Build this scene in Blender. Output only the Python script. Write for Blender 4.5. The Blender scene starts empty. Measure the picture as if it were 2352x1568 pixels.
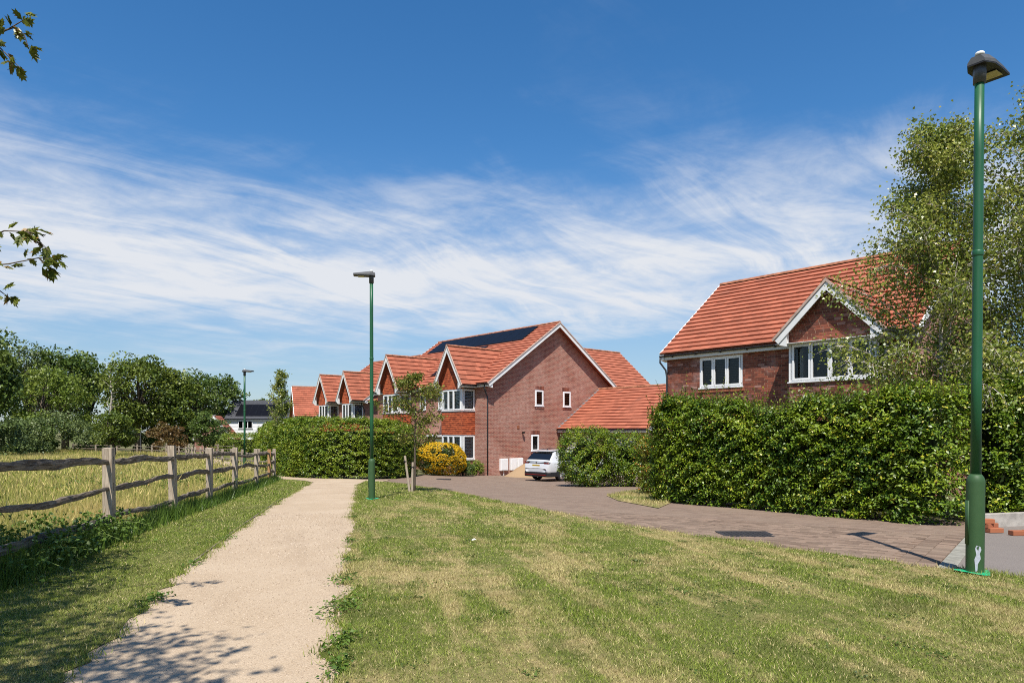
import bpy, bmesh, math, random
import numpy as np
from mathutils import Vector, Matrix
from mathutils.geometry import delaunay_2d_cdt

rng = np.random.default_rng(11)
random.seed(11)
sc = bpy.context.scene
col = sc.collection
R = math.radians

# ------------------------------------------------------------------ camera, sky, sun, exposure
FPX = 1568.0            # focal length in pixels of a 2352-wide picture (24 mm on full frame)
HX, HY = 1176.0, 990.0  # where the horizon meets the picture's middle
cam_d = bpy.data.cameras.new("camera")
cam_d.sensor_width = 36.0
cam_d.lens = 24.0
cam_d.shift_y = (HY - 784.0) / 2352.0
cam_d.clip_start = 0.05
cam_d.clip_end = 5000.0
cam = bpy.data.objects.new("camera", cam_d)
cam.location = (0, 0, 0)          # eye level is z = 0, the ground lies about 1.4 m below it
cam.rotation_euler = (R(90), 0, 0)
col.objects.link(cam)
sc.camera = cam

SUN_EL = R(60.0)
SUN_AZ = R(-4.5)                  # the sun stands behind the camera, a little to the left
sun_d = bpy.data.lights.new("sun", 'SUN')
sun_d.energy = 5.0
sun_d.angle = R(0.53)
sun_d.color = (1.0, 0.95, 0.87)
sun = bpy.data.objects.new("sun", sun_d)
ldir = Vector((-math.sin(SUN_AZ) * math.cos(SUN_EL), math.cos(SUN_AZ) * math.cos(SUN_EL), -math.sin(SUN_EL)))
sun.rotation_euler = ldir.to_track_quat('-Z', 'Y').to_euler()
sun.location = (0, -20, 40)
col.objects.link(sun)

world = bpy.data.worlds.new("World")
sc.world = world
world.use_nodes = True
wn, wl = world.node_tree.nodes, world.node_tree.links
wn.clear()


def wnode(t, **kw):
    n = wn.new(t)
    for k, v in kw.items():
        setattr(n, k, v)
    return n


def wmath(op, a, b=None, c=None, clamp=False):
    n = wnode('ShaderNodeMath', operation=op, use_clamp=clamp)
    for i, x in enumerate((a, b, c)):
        if x is None:
            continue
        if isinstance(x, (int, float)):
            n.inputs[i].default_value = x
        else:
            wl.new(x, n.inputs[i])
    return n.outputs[0]


w_out = wnode('ShaderNodeOutputWorld')
w_bg = wnode('ShaderNodeBackground')
w_bg.inputs['Strength'].default_value = 0.09
sky = wnode('ShaderNodeTexSky', sky_type='NISHITA')
sky.sun_disc = False
sky.sun_elevation = SUN_EL
sky.sun_rotation = R(180.0) - SUN_AZ
sky.altitude = 100
sky.air_density = 1.0
sky.dust_density = 0.3
sky.ozone_density = 3.0
tc = wnode('ShaderNodeTexCoord')
sep = wnode('ShaderNodeSeparateXYZ')
wl.new(tc.outputs['Generated'], sep.inputs[0])
dx, dy, dz = sep.outputs
zc = wmath('ADD', wmath('MAXIMUM', dz, 0.0), 0.07)
px_ = wmath('DIVIDE', dx, zc)
py_ = wmath('DIVIDE', dy, zc)
cmb = wnode('ShaderNodeCombineXYZ')
wl.new(px_, cmb.inputs[0]); wl.new(py_, cmb.inputs[1])


def wnoise(vec, scale, detail=6.0, rough=0.6, dist=0.0, loc=(0, 0, 0), rot=0.0, stretch=(1, 1, 1)):
    mr = wnode('ShaderNodeMapping')
    mr.inputs['Rotation'].default_value = (0, 0, rot)
    wl.new(vec, mr.inputs[0])
    mp = wnode('ShaderNodeMapping')
    mp.inputs['Location'].default_value = loc
    mp.inputs['Scale'].default_value = stretch
    wl.new(mr.outputs[0], mp.inputs[0])
    nz = wnode('ShaderNodeTexNoise')
    nz.inputs['Scale'].default_value = scale
    nz.inputs['Detail'].default_value = detail
    nz.inputs['Roughness'].default_value = rough
    nz.inputs['Distortion'].default_value = dist
    wl.new(mp.outputs[0], nz.inputs['Vector'])
    return nz.outputs[0]


def wramp(x, lo, hi):
    n = wnode('ShaderNodeMapRange', interpolation_type='SMOOTHSTEP')
    wl.new(x, n.inputs[0])
    n.inputs[1].default_value = lo
    n.inputs[2].default_value = hi
    return n.outputs[0]


# cirrus: a torn bank of cloud low over the land, fibres combed upwards from it, thin streaks above
warp = wnoise(cmb.outputs[0], 0.9, 3.0, 0.5, 0.0, (3.1, 7.7, 0))
wadd = wnode('ShaderNodeVectorMath', operation='MULTIPLY_ADD')
wcol = wnode('ShaderNodeTexNoise'); wcol.inputs['Scale'].default_value = 0.55; wcol.inputs['Detail'].default_value = 3.0
wl.new(cmb.outputs[0], wcol.inputs['Vector'])
wl.new(wcol.outputs[1], wadd.inputs[0]); wadd.inputs[1].default_value = (0.75, 0.75, 0); wl.new(cmb.outputs[0], wadd.inputs[2])
WV = wadd.outputs[0]
broad = wnoise(WV, 0.38, 5.0, 0.55, 0.3, (5.6, 2.9, 0), R(10), (0.50, 1.0, 1))
fibre = wnoise(WV, 1.0, 9.0, 0.62, 0.7, (0.7, 3.1, 0), R(35), (0.45, 1.35, 1))
comb = wnoise(WV, 1.9, 9.0, 0.64, 0.9, (4.2, 1.7, 0), R(-52), (0.4, 1.4, 1))
puff = wnoise(cmb.outputs[0], 2.1, 9.0, 0.62, 0.4, (9.1, 2.2, 0))
low = wmath('MULTIPLY', wramp(dz, 0.47, 0.21), wmath('ADD', 0.25, wmath('MULTIPLY', wramp(dz, 0.09, 0.20), 0.75)))
cover = wmath('ADD', wmath('MULTIPLY', broad, 0.85), wmath('ADD', wmath('MULTIPLY', fibre, 0.44), wmath('ADD', wmath('MULTIPLY', comb, 0.36), wmath('MULTIPLY', puff, 0.34))))
cover = wmath('ADD', cover, wmath('MULTIPLY', wmath('SUBTRACT', low, 0.58), 0.50))
CLOUD = wmath('MULTIPLY', wramp(cover, 0.82, 1.22), wmath('ADD', wmath('MULTIPLY', low, 0.80), 0.24))
CLOUD = wmath('MULTIPLY', CLOUD, wmath('ADD', 0.45, wmath('MULTIPLY', wramp(wmath('ADD', wmath('MULTIPLY', comb, 0.6), wmath('MULTIPLY', puff, 0.4)), 0.36, 0.60), 0.60)))
# a thin veil of brightness close to the horizon
veil = wmath('MULTIPLY', wramp(dz, 0.40, 0.0), 0.66)
mixw = wnode('ShaderNodeMix', data_type='RGBA')
wl.new(CLOUD, mixw.inputs['Factor'])
hsv = wnode('ShaderNodeHueSaturation')
hsv.inputs['Saturation'].default_value = 1.30
hsv.inputs['Value'].default_value = 1.22
wl.new(sky.outputs[0], hsv.inputs['Color'])
mixv = wnode('ShaderNodeMix', data_type='RGBA')
wl.new(veil, mixv.inputs['Factor']); wl.new(hsv.outputs[0], mixv.inputs['A'])
mixv.inputs['B'].default_value = (2.65, 3.55, 4.75, 1)
wl.new(mixv.outputs['Result'], mixw.inputs['A'])
mixw.inputs['B'].default_value = (6.25, 6.5, 6.95, 1)
wl.new(mixw.outputs['Result'], w_bg.inputs['Color'])
wl.new(w_bg.outputs[0], w_out.inputs[0])

sc.view_settings.view_transform = 'Standard'
sc.view_settings.look = 'None'
sc.view_settings.exposure = 0.45
sc.view_settings.gamma = 1.0
sc.view_settings.use_curve_mapping = False
try:
    sc.cycles.use_denoising = False
    sc.cycles.filter_width = 1.0
    sc.cycles.max_bounces = 8
    sc.cycles.transparent_max_bounces = 12
    sc.cycles.caustics_reflective = False
    sc.cycles.caustics_refractive = False
except Exception:
    pass

# ------------------------------------------------------------------ terrain
_gy = np.array([-400, -10, 0, 6, 10, 15, 20, 28, 40, 60, 100, 300, 4000.0])
_gz = np.array([-1.30, -1.37, -1.38, -1.41, -1.49, -1.60, -1.74, -1.99, -2.28, -2.6, -2.92, -3.4, -6.0])
_ty = np.arange(-420, 4000, 0.5)
_tz = np.interp(_ty, _gy, _gz)
_k = np.ones(13) / 13
_tz[20:3000] = np.convolve(_tz, _k, 'same')[20:3000]


def sstep(x, a, b):
    t = np.clip((np.asarray(x, float) - a) / (b - a), 0, 1)
    return t * t * (3 - 2 * t)


def G(x, y):
    """ground height (the land falls gently away from the camera, more so towards the houses)"""
    return np.interp(y, _ty, _tz) - 0.30 * sstep(y, 11, 33) * sstep(x, -8, 1) * (1 - 0.5 * sstep(y, 60, 120))


def PX(px, py, it=60):
    """picture point (2352 wide) -> point on the ground"""
    d = np.array([(px - HX) / FPX, 1.0, -(py - HY) / FPX])
    D = 8.0
    for _ in range(it):
        D = 0.5 * D + 0.5 * (float(G(d[0] * D, D)) / d[2])
    return (d[0] * D, D)


# ------------------------------------------------------------------ materials
def lin(r, g, b):
    f = lambda c: (c / 255 / 12.92) if c / 255 <= 0.04045 else ((c / 255 + 0.055) / 1.055) ** 2.4
    return (f(r), f(g), f(b), 1.0)


class NT:
    """small node-tree helper"""
    def __init__(self, name):
        self.m = bpy.data.materials.new(name)
        self.m.use_nodes = True
        self.t = self.m.node_tree
        self.n, self.l = self.t.nodes, self.t.links
        self.p = self.n['Principled BSDF']
        self.out = self.n['Material Output']

    def node(self, t, **kw):
        n = self.n.new(t)
        for k, v in kw.items():
            setattr(n, k, v)
        return n

    def put(self, sock, val):
        if hasattr(val, 'is_output') or isinstance(val, bpy.types.NodeSocket):
            self.l.new(val, sock)
        else:
            sock.default_value = val

    def noise(self, vec, scale, detail=4.0, rough=0.55, dist=0.0, stretch=None, rot=None):
        if stretch or rot:
            mr = self.node('ShaderNodeMapping')
            mr.inputs['Rotation'].default_value = rot or (0, 0, 0)
            self.l.new(vec, mr.inputs[0])
            mp = self.node('ShaderNodeMapping')
            mp.inputs['Scale'].default_value = stretch or (1, 1, 1)
            self.l.new(mr.outputs[0], mp.inputs[0])
            vec = mp.outputs[0]
        nz = self.node('ShaderNodeTexNoise')
        nz.inputs['Scale'].default_value = scale
        nz.inputs['Detail'].default_value = detail
        nz.inputs['Roughness'].default_value = rough
        nz.inputs['Distortion'].default_value = dist
        self.l.new(vec, nz.inputs['Vector'])
        return nz.outputs[0]

    def ramp(self, x, lo, hi):
        n = self.node('ShaderNodeMapRange', interpolation_type='SMOOTHSTEP')
        self.l.new(x, n.inputs[0])
        n.inputs[1].default_value = lo
        n.inputs[2].default_value = hi
        return n.outputs[0]

    def math(self, op, a, b=None):
        n = self.node('ShaderNodeMath', operation=op)
        self.put(n.inputs[0], a)
        if b is not None:
            self.put(n.inputs[1], b)
        return n.outputs[0]

    def mix(self, f, a, b, mode='MIX'):
        n = self.node('ShaderNodeMix', data_type='RGBA', blend_type=mode)
        self.put(n.inputs['Factor'], f)
        self.put(n.inputs['A'], a)
        self.put(n.inputs['B'], b)
        return n.outputs['Result']

    def pos(self):
        return self.node('ShaderNodeNewGeometry').outputs['Position']

    def obj(self):
        return self.node('ShaderNodeTexCoord').outputs['Object']

    def island(self):
        a = self.node('ShaderNodeNewGeometry').outputs['Random Per Island']
        b = self.node('ShaderNodeObjectInfo').outputs['Random']
        return self.math('FRACT', self.math('ADD', a, b))

    def bump(self, h, strength=0.3, dist=0.01):
        b = self.node('ShaderNodeBump')
        b.inputs['Strength'].default_value = strength
        b.inputs['Distance'].default_value = dist
        self.l.new(h, b.inputs['Height'])
        self.l.new(b.outputs[0], self.p.inputs['Normal'])

    def base(self, c):
        self.put(self.p.inputs['Base Color'], c)

    def rough(self, v):
        self.put(self.p.inputs['Roughness'], v)

    def spec(self, v):
        self.p.inputs['Specular IOR Level'].default_value = v


M = {}


def m_plain(key, rgb, rough=0.5, spec=0.5, var=0.12, scale=6.0, metal=0.0, bump=0.0, bscale=60):
    t = NT(key)
    nz = t.noise(t.obj(), scale, 5.0)
    c = tuple(rgb) + ((1.0,) if len(rgb) == 3 else ())
    lo = tuple(x * (1 - var) for x in c[:3]) + (1,)
    hi = tuple(min(1, x * (1 + var)) for x in c[:3]) + (1,)
    t.base(t.mix(t.ramp(nz, 0.3, 0.7), lo, hi))
    t.rough(rough)
    t.spec(spec)
    t.p.inputs['Metallic'].default_value = metal
    if bump:
        t.bump(t.noise(t.obj(), bscale, 4.0), bump, 0.01)
    M[key] = t.m
    return t


def m_leaf(key, cols, trans=0.25, rough=0.45, patch=0.5, spec=0.35, pscale=1.3):
    """leaves: colour differs from leaf to leaf and from clump to clump"""
    t = NT(key)
    isl = t.island()
    big = t.noise(t.pos(), pscale, 3.0)
    a = t.mix(isl, cols[0], cols[1])
    b = t.mix(t.ramp(big, 0.42, 0.62), a, cols[2])
    a2 = t.mix(patch, a, b)
    if len(cols) > 3:
        a2 = t.mix(t.math('GREATER_THAN', isl, 0.93), a2, cols[3])
    t.base(a2)
    t.rough(rough)
    t.spec(spec)
    tr = t.node('ShaderNodeBsdfTranslucent')
    t.put(tr.inputs['Color'], t.mix(0.55, a2, (0.55, 0.62, 0.05, 1), 'MULTIPLY'))
    brighten = t.node('ShaderNodeMix', data_type='RGBA', blend_type='MIX')
    ms = t.node('ShaderNodeMixShader')
    ms.inputs[0].default_value = trans
    t.n.remove(brighten)
    t.put(tr.inputs['Color'], a2)
    t.l.new(t.p.outputs[0], ms.inputs[1])
    t.l.new(tr.outputs[0], ms.inputs[2])
    t.l.new(ms.outputs[0], t.out.inputs[0])
    M[key] = t.m


def build_materials():
    # gravel path: pale hoggin with darker and lighter grit
    t = NT('gravel')
    p = t.pos()
    n1, n2, n3 = t.noise(p, 1.1, 6, 0.6), t.noise(p, 55, 5, 0.7), t.noise(p, 170, 3, 0.7)
    vor = t.node('ShaderNodeTexVoronoi'); vor.inputs['Scale'].default_value = 95.0
    t.l.new(p, vor.inputs['Vector'])
    stone = t.mix(vor.outputs['Color'], (0.29, 0.21, 0.135, 1), (0.54, 0.425, 0.30, 1))
    c = t.mix(t.ramp(n2, 0.35, 0.7), stone, (0.42, 0.32, 0.215, 1))
    c = t.mix(t.math('MULTIPLY', t.ramp(n3, 0.56, 0.70), 0.6), c, (0.17, 0.12, 0.08, 1))
    c = t.mix(t.math('MULTIPLY', t.ramp(n1, 0.36, 0.70), 0.55), c, (0.49, 0.39, 0.28, 1))
    n4 = t.noise(p, 0.8, 5, 0.65, 0.4, (1.6, 0.45, 1), (0, 0, R(-14)))
    c = t.mix(t.math('MULTIPLY', t.ramp(n4, 0.50, 0.70), 0.45), c, (0.33, 0.245, 0.165, 1))
    t.base(c); t.rough(0.95); t.spec(0.15)
    t.bump(t.math('ADD', vor.outputs['Distance'], t.math('MULTIPLY', n2, 0.8)), 0.55, 0.008)
    M['gravel'] = t.m
    t = NT('grit'); isl = t.island()
    t.base(t.mix(isl, (0.22, 0.16, 0.11, 1), (0.50, 0.41, 0.31, 1))); t.rough(0.95); t.spec(0.1)
    M['grit'] = t.m
    # mown lawn ground and grass blades: same patchy green / parched straw map
    for key, blade in (('lawn_soil', False), ('grass_blade', True)):
        t = NT(key)
        p = t.pos()
        big = t.noise(p, 0.55, 5, 0.62, 0.4)
        mid = t.noise(p, 3.6, 5, 0.7)
        stripe = t.noise(p, 1.0, 5, 0.62, 0.5, (2.3, 0.36, 1), (0, 0, R(-14)))
        dry = t.ramp(t.math('ADD', t.math('ADD', t.math('MULTIPLY', big, 0.34), t.math('MULTIPLY', mid, 0.32)), t.math('MULTIPLY', stripe, 0.56)), 0.545, 0.71)
        # greener under the trees' side and along the fence strip
        sp = t.node('ShaderNodeSeparateXYZ'); t.l.new(p, sp.inputs[0])
        left = t.ramp(sp.outputs[0], -1.6, -3.8)
        dry = t.math('MULTIPLY', dry, t.math('SUBTRACT', 1.0, t.math('MULTIPLY', left, 0.80)))
        if blade:
            isl = t.island()
            g = t.mix(isl, (0.095, 0.145, 0.014, 1), (0.32, 0.385, 0.055, 1))
            g = t.mix(t.math('MULTIPLY', t.ramp(t.noise(p, 1.4, 4, 0.65), 0.52, 0.64), 0.6), g, (0.10, 0.115, 0.028, 1))
            s = t.mix(isl, (0.32, 0.25, 0.095, 1), (0.68, 0.56, 0.28, 1))
            g = t.mix(t.math('GREATER_THAN', isl, 0.90), g, s)
            c = t.mix(t.math('MULTIPLY', dry, 0.78), g, s)
            t.base(c); t.rough(0.55); t.spec(0.25)
            tr = t.node('ShaderNodeBsdfTranslucent'); t.l.new(c, tr.inputs[0])
            ms = t.node('ShaderNodeMixShader'); ms.inputs[0].default_value = 0.25
            t.l.new(t.p.outputs[0], ms.inputs[1]); t.l.new(tr.outputs[0], ms.inputs[2])
            t.l.new(ms.outputs[0], t.out.inputs[0])
        else:
            f = t.noise(p, 40, 5, 0.7)
            g = t.mix(f, (0.055, 0.070, 0.018, 1), (0.17, 0.18, 0.050, 1))
            s = t.mix(f, (0.18, 0.135, 0.06, 1), (0.42, 0.335, 0.16, 1))
            t.base(t.mix(dry, g, s)); t.rough(0.95); t.spec(0.1)
            t.bump(f, 0.8, 0.02)
        M[key] = t.m
    # meadow: long grass gone to seed
    t = NT('meadow_grass')
    p = t.pos(); isl = t.island()
    big = t.noise(p, 0.30, 4, 0.6)
    g = t.mix(isl, (0.19, 0.24, 0.030, 1), (0.42, 0.44, 0.08, 1))
    s = t.mix(isl, (0.50, 0.37, 0.11, 1), (0.80, 0.64, 0.27, 1))
    sp = t.node('ShaderNodeSeparateXYZ'); t.l.new(p, sp.inputs[0])
    c = t.mix(t.ramp(t.math('ADD', big, t.math('MULTIPLY', isl, 0.34)), 0.50, 0.80), g, s)
    tip = t.node('ShaderNodeAttribute', attribute_name='tip').outputs['Fac']
    c = t.mix(t.ramp(t.math('ADD', tip, t.math('MULTIPLY', isl, 0.3)), 0.20, 0.90), t.mix(0.8, c, (0.14, 0.205, 0.028, 1)), c)
    c = t.mix(t.math('GREATER_THAN', isl, 0.985), c, (0.30, 0.07, 0.03, 1))
    t.base(c); t.rough(0.6); t.spec(0.2)
    tr = t.node('ShaderNodeBsdfTranslucent'); t.l.new(c, tr.inputs[0])
    ms = t.node('ShaderNodeMixShader'); ms.inputs[0].default_value = 0.3
    t.l.new(t.p.outputs[0], ms.inputs[1]); t.l.new(tr.outputs[0], ms.inputs[2])
    t.l.new(ms.outputs[0], t.out.inputs[0])
    M['meadow_grass'] = t.m
    t = NT('meadow_soil')
    p = t.pos()
    f = t.noise(p, 3.0, 8, 0.75)
    c = t.mix(t.ramp(f, 0.35, 0.65), (0.075, 0.10, 0.022, 1), (0.20, 0.19, 0.06, 1))
    t.base(c); t.rough(1.0); t.spec(0.05); t.bump(f, 1.0, 0.1)
    M['meadow_soil'] = t.m
    t = NT('earth')
    p = t.pos()
    f = t.noise(p, 0.6, 8, 0.7)
    t.base(t.mix(f, (0.07, 0.085, 0.03, 1), (0.19, 0.17, 0.085, 1))); t.rough(1.0); t.spec(0.05); t.bump(t.noise(p, 9, 6), 0.6, 0.05)
    M['earth'] = t.m
    # block paving far off, where the blocks are too small to build
    t = NT('paving_far')
    p = t.pos()
    br = t.node('ShaderNodeTexBrick')
    mp = t.node('ShaderNodeMapping'); mp.inputs['Rotation'].default_value = (0, 0, R(38))
    t.l.new(p, mp.inputs[0]); t.l.new(mp.outputs[0], br.inputs['Vector'])
    br.inputs['Scale'].default_value = 1.0
    br.inputs['Brick Width'].default_value = 0.2; br.inputs['Row Height'].default_value = 0.1
    br.inputs['Mortar Size'].default_value = 0.004; br.inputs['Mortar Smooth'].default_value = 0.3
    br.inputs['Color1'].default_value = (0.225, 0.158, 0.115, 1); br.inputs['Color2'].default_value = (0.165, 0.115, 0.085, 1)
    br.inputs['Mortar'].default_value = (0.22, 0.175, 0.14, 1)
    n1 = t.noise(p, 0.9, 5, 0.6); n2 = t.noise(p, 60, 3, 0.7); n3 = t.noise(p, 26, 4, 0.8)
    c = t.mix(t.math('MULTIPLY', t.ramp(n1, 0.4, 0.7), 0.35), br.outputs['Color'], (0.25, 0.19, 0.14, 1))
    c = t.mix(t.math('MULTIPLY', t.ramp(n2, 0.62, 0.70), 0.65), c, (0.52, 0.46, 0.38, 1))
    c = t.mix(t.math('MULTIPLY', t.ramp(n3, 0.60, 0.72), 0.4), c, (0.15, 0.11, 0.10, 1))
    t.base(c); t.rough(0.9); t.spec(0.2); t.bump(t.math('ADD', br.outputs['Fac'], n2), 0.3, 0.006)
    M['paving_far'] = t.m
    t = NT('paving_block')
    p = t.pos(); isl = t.island()
    n2 = t.noise(p, 70, 4, 0.7); n1 = t.noise(p, 0.9, 5, 0.6)
    c = t.mix(isl, (0.125, 0.086, 0.062, 1), (0.245, 0.172, 0.125, 1))
    c = t.mix(t.math('MULTIPLY', t.ramp(n1, 0.4, 0.7), 0.35), c, (0.25, 0.19, 0.14, 1))
    c = t.mix(t.math('MULTIPLY', t.ramp(n2, 0.60, 0.70), 0.6), c, (0.50, 0.44, 0.36, 1))
    t.base(c); t.rough(0.9); t.spec(0.2); t.bump(n2, 0.35, 0.004)
    M['paving_block'] = t.m
    t = NT('joint_sand')
    p = t.pos(); n2 = t.noise(p, 40, 4, 0.7)
    t.base(t.mix(n2, (0.12, 0.09, 0.07, 1), (0.28, 0.22, 0.16, 1))); t.rough(1.0)
    M['joint_sand'] = t.m
    t = NT('tarmac')
    p = t.pos(); n2 = t.noise(p, 120, 4, 0.8); n1 = t.noise(p, 1.5, 4)
    c = t.mix(t.ramp(n2, 0.35, 0.7), (0.11, 0.095, 0.088, 1), (0.25, 0.215, 0.19, 1))
    c = t.mix(t.math('MULTIPLY', n1, 0.4), c, (0.27, 0.235, 0.20, 1))
    t.base(c); t.rough(0.9); t.spec(0.25); t.bump(n2, 0.6, 0.006)
    M['tarmac'] = t.m
    m_plain('kerb_stone', (0.25, 0.24, 0.20), 0.9, 0.2, 0.18, 12, bump=0.2)
    m_plain('concrete', (0.36, 0.33, 0.29), 0.9, 0.2, 0.25, 6, bump=0.25)
    # brickwork too small to build brick by brick; x-z for fronts, y-z for gable ends
    for key, axes in (('brick_front', (0, 2)), ('brick_side', (1, 2))):
        t = NT(key)
        o = t.obj()
        sp = t.node('ShaderNodeSeparateXYZ'); t.l.new(o, sp.inputs[0])
        cb = t.node('ShaderNodeCombineXYZ')
        t.l.new(sp.outputs[axes[0]], cb.inputs[0]); t.l.new(sp.outputs[axes[1]], cb.inputs[1])
        br = t.node('ShaderNodeTexBrick')
        t.l.new(cb.outputs[0], br.inputs['Vector'])
        br.inputs['Scale'].default_value = 1.0
        br.inputs['Brick Width'].default_value = 0.225; br.inputs['Row Height'].default_value = 0.075
        br.inputs['Mortar Size'].default_value = 0.008; br.inputs['Mortar Smooth'].default_value = 0.1
        br.inputs['Color1'].default_value = (0.34, 0.115, 0.080, 1); br.inputs['Color2'].default_value = (0.19, 0.070, 0.054, 1)
        br.inputs['Mortar'].default_value = (0.47, 0.32, 0.23, 1)
        n1 = t.noise(o, 0.55, 6, 0.65); n2 = t.noise(o, 5.5, 6, 0.75, 0.0, (1, 1, 2.6))
        wash = t.math('MULTIPLY', t.ramp(n1, 0.36, 0.62), t.math('ADD', 0.10, t.math('MULTIPLY', t.ramp(n2, 0.38, 0.66), 0.75)))
        c = t.mix(wash, br.outputs['Color'], (0.48, 0.30, 0.24, 1))
        n3 = t.noise(o, 1.0, 3, 0.6, 0.0, (1.6, 1.6, 19.0))
        c = t.mix(t.math('MULTIPLY', t.ramp(n3, 0.46, 0.62), 0.26), c, (0.19, 0.070, 0.052, 1))
        t.base(c); t.rough(0.92); t.spec(0.15); t.bump(br.outputs['Fac'], -0.25, 0.006)
        M[key] = t.m
    t = NT('brick_piece')
    isl = t.island(); p = t.pos()
    c = t.mix(t.ramp(isl, 0.1, 0.9), (0.125, 0.042, 0.030, 1), (0.30, 0.092, 0.055, 1))
    n2 = t.noise(p, 45, 4, 0.7)
    c = t.mix(t.math('MULTIPLY', n2, 0.4), c, (0.21, 0.085, 0.06, 1))
    c = t.mix(t.math('MULTIPLY', t.ramp(t.noise(p, 1.6, 4, 0.7), 0.50, 0.70), 0.5), c, (0.36, 0.235, 0.21, 1))
    c = t.mix(t.math('MULTIPLY', t.math('GREATER_THAN', isl, 0.955), 0.5), c, (0.42, 0.28, 0.24, 1))
    t.base(c); t.rough(0.92); t.spec(0.15); t.bump(n2, 0.4, 0.004)
    M['brick_piece'] = t.m
    t = NT('brick_orange')
    isl = t.island(); p = t.pos()
    t.base(t.mix(isl, (0.25, 0.080, 0.036, 1), (0.38, 0.13, 0.058, 1))); t.rough(0.9); t.bump(t.noise(p, 50, 4), 0.3, 0.004)
    M['brick_orange'] = t.m
    m_plain('mortar', (0.40, 0.27, 0.185), 0.95, 0.1, 0.15, 9, bump=0.3)
    # clay-red concrete roof tiles with dark water marks
    t = NT('roof_tile')
    isl = t.island(); p = t.pos()
    c = t.mix(isl, (0.29, 0.092, 0.052, 1), (0.40, 0.130, 0.074, 1))
    n1 = t.noise(p, 1.1, 6, 0.7); n2 = t.noise(p, 28, 4, 0.7)
    c = t.mix(t.math('MULTIPLY', t.ramp(n1, 0.56, 0.72), 0.5), c, (0.22, 0.066, 0.04, 1))
    c = t.mix(t.math('MULTIPLY', t.ramp(n2, 0.55, 0.75), 0.22), c, (0.42, 0.16, 0.10, 1))
    c = t.mix(t.math('MULTIPLY', t.math('GREATER_THAN', isl, 0.985), 0.4), c, (0.12, 0.055, 0.042, 1))
    t.base(c); t.rough(0.85); t.spec(0.25); t.bump(n2, 0.25, 0.004)
    M['roof_tile'] = t.m
    t = NT('hung_tile')
    isl = t.island(); p = t.pos()
    c = t.mix(isl, (0.25, 0.058, 0.028, 1), (0.48, 0.115, 0.045, 1))
    t.base(c); t.rough(0.85); t.spec(0.2)
    M['hung_tile'] = t.m
    m_plain('ridge_clay', (0.33, 0.135, 0.075), 0.9, 0.2, 0.35, 5, bump=0.3)
    m_plain('verge_mortar', (0.46, 0.34, 0.28), 0.9, 0.2, 0.2, 5)
    m_plain('slate_tile', (0.070, 0.072, 0.080), 0.75, 0.3, 0.2, 5)
    m_plain('white_paint', (0.74, 0.74, 0.72), 0.45, 0.4, 0.05, 3)
    m_plain('upvc', (0.80, 0.80, 0.79), 0.3, 0.5, 0.03, 3)
    m_plain('fascia', (0.55, 0.55, 0.53), 0.5, 0.4, 0.06, 3)
    m_plain('black_plastic', (0.012, 0.012, 0.013), 0.35, 0.5, 0.2, 8)
    m_plain('grey_lead', (0.15, 0.155, 0.165), 0.5, 0.5, 0.2, 8)
    m_plain('pipe_grey', (0.035, 0.038, 0.043), 0.4, 0.5, 0.1, 8)
    m_plain('room_dark', (0.022, 0.022, 0.022), 0.9, 0.1, 0.1, 3)
    m_plain('blind', (0.42, 0.42, 0.40), 0.5, 0.3, 0.05, 3)
    m_plain('shutter', (0.78, 0.78, 0.76), 0.45, 0.3, 0.03, 3)
    m_plain('curtain', (0.16, 0.16, 0.165), 0.9, 0.1, 0.2, 9)
    t = NT('glass')
    gl = t.node('ShaderNodeBsdfGlossy'); gl.inputs['Roughness'].default_value = 0.02
    tr = t.node('ShaderNodeBsdfTransparent'); tr.inputs[0].default_value = (0.80, 0.84, 0.83, 1)
    fr = t.node('ShaderNodeFresnel'); fr.inputs[0].default_value = 1.55
    ms = t.node('ShaderNodeMixShader')
    t.l.new(fr.outputs[0], ms.inputs[0]); t.l.new(tr.outputs[0], ms.inputs[1]); t.l.new(gl.outputs[0], ms.inputs[2])
    t.l.new(ms.outputs[0], t.out.inputs[0])
    M['glass'] = t.m
    t = NT('solar_cell')
    o = t.obj()
    br = t.node('ShaderNodeTexBrick'); t.l.new(o, br.inputs['Vector']); br.offset = 0.0
    br.inputs['Scale'].default_value = 1.0; br.inputs['Brick Width'].default_value = 0.166; br.inputs['Row Height'].default_value = 0.166
    br.inputs['Mortar Size'].default_value = 0.003
    br.inputs['Color1'].default_value = (0.007, 0.007, 0.009, 1); br.inputs['Color2'].default_value = (0.006, 0.006, 0.008, 1)
    br.inputs['Mortar'].default_value = (0.016, 0.018, 0.024, 1)
    t.base(br.outputs['Color']); t.rough(0.3); t.spec(0.06)
    M['solar_cell'] = t.m
    # weathered split oak
    t = NT('weathered_wood')
    o = t.obj(); isl = t.node('ShaderNodeObjectInfo').outputs['Random']
    g1 = t.noise(o, 3.0, 8, 0.65, 0.6, (1, 14, 14)); g2 = t.noise(o, 9, 5, 0.7, 0.2, (0.6, 5, 5))
    c = t.mix(t.ramp(g1, 0.3, 0.72), (0.050, 0.038, 0.028, 1), (0.30, 0.245, 0.185, 1))
    c = t.mix(t.math('MULTIPLY', t.ramp(g2, 0.50, 0.72), 0.6), c, (0.45, 0.40, 0.34, 1))
    c = t.mix(t.math('MULTIPLY', isl, 0.28), c, (0.13, 0.095, 0.07, 1))
    t.base(c); t.rough(0.9); t.spec(0.15); t.bump(g1, 0.7, 0.012)
    M['weathered_wood'] = t.m
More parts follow.
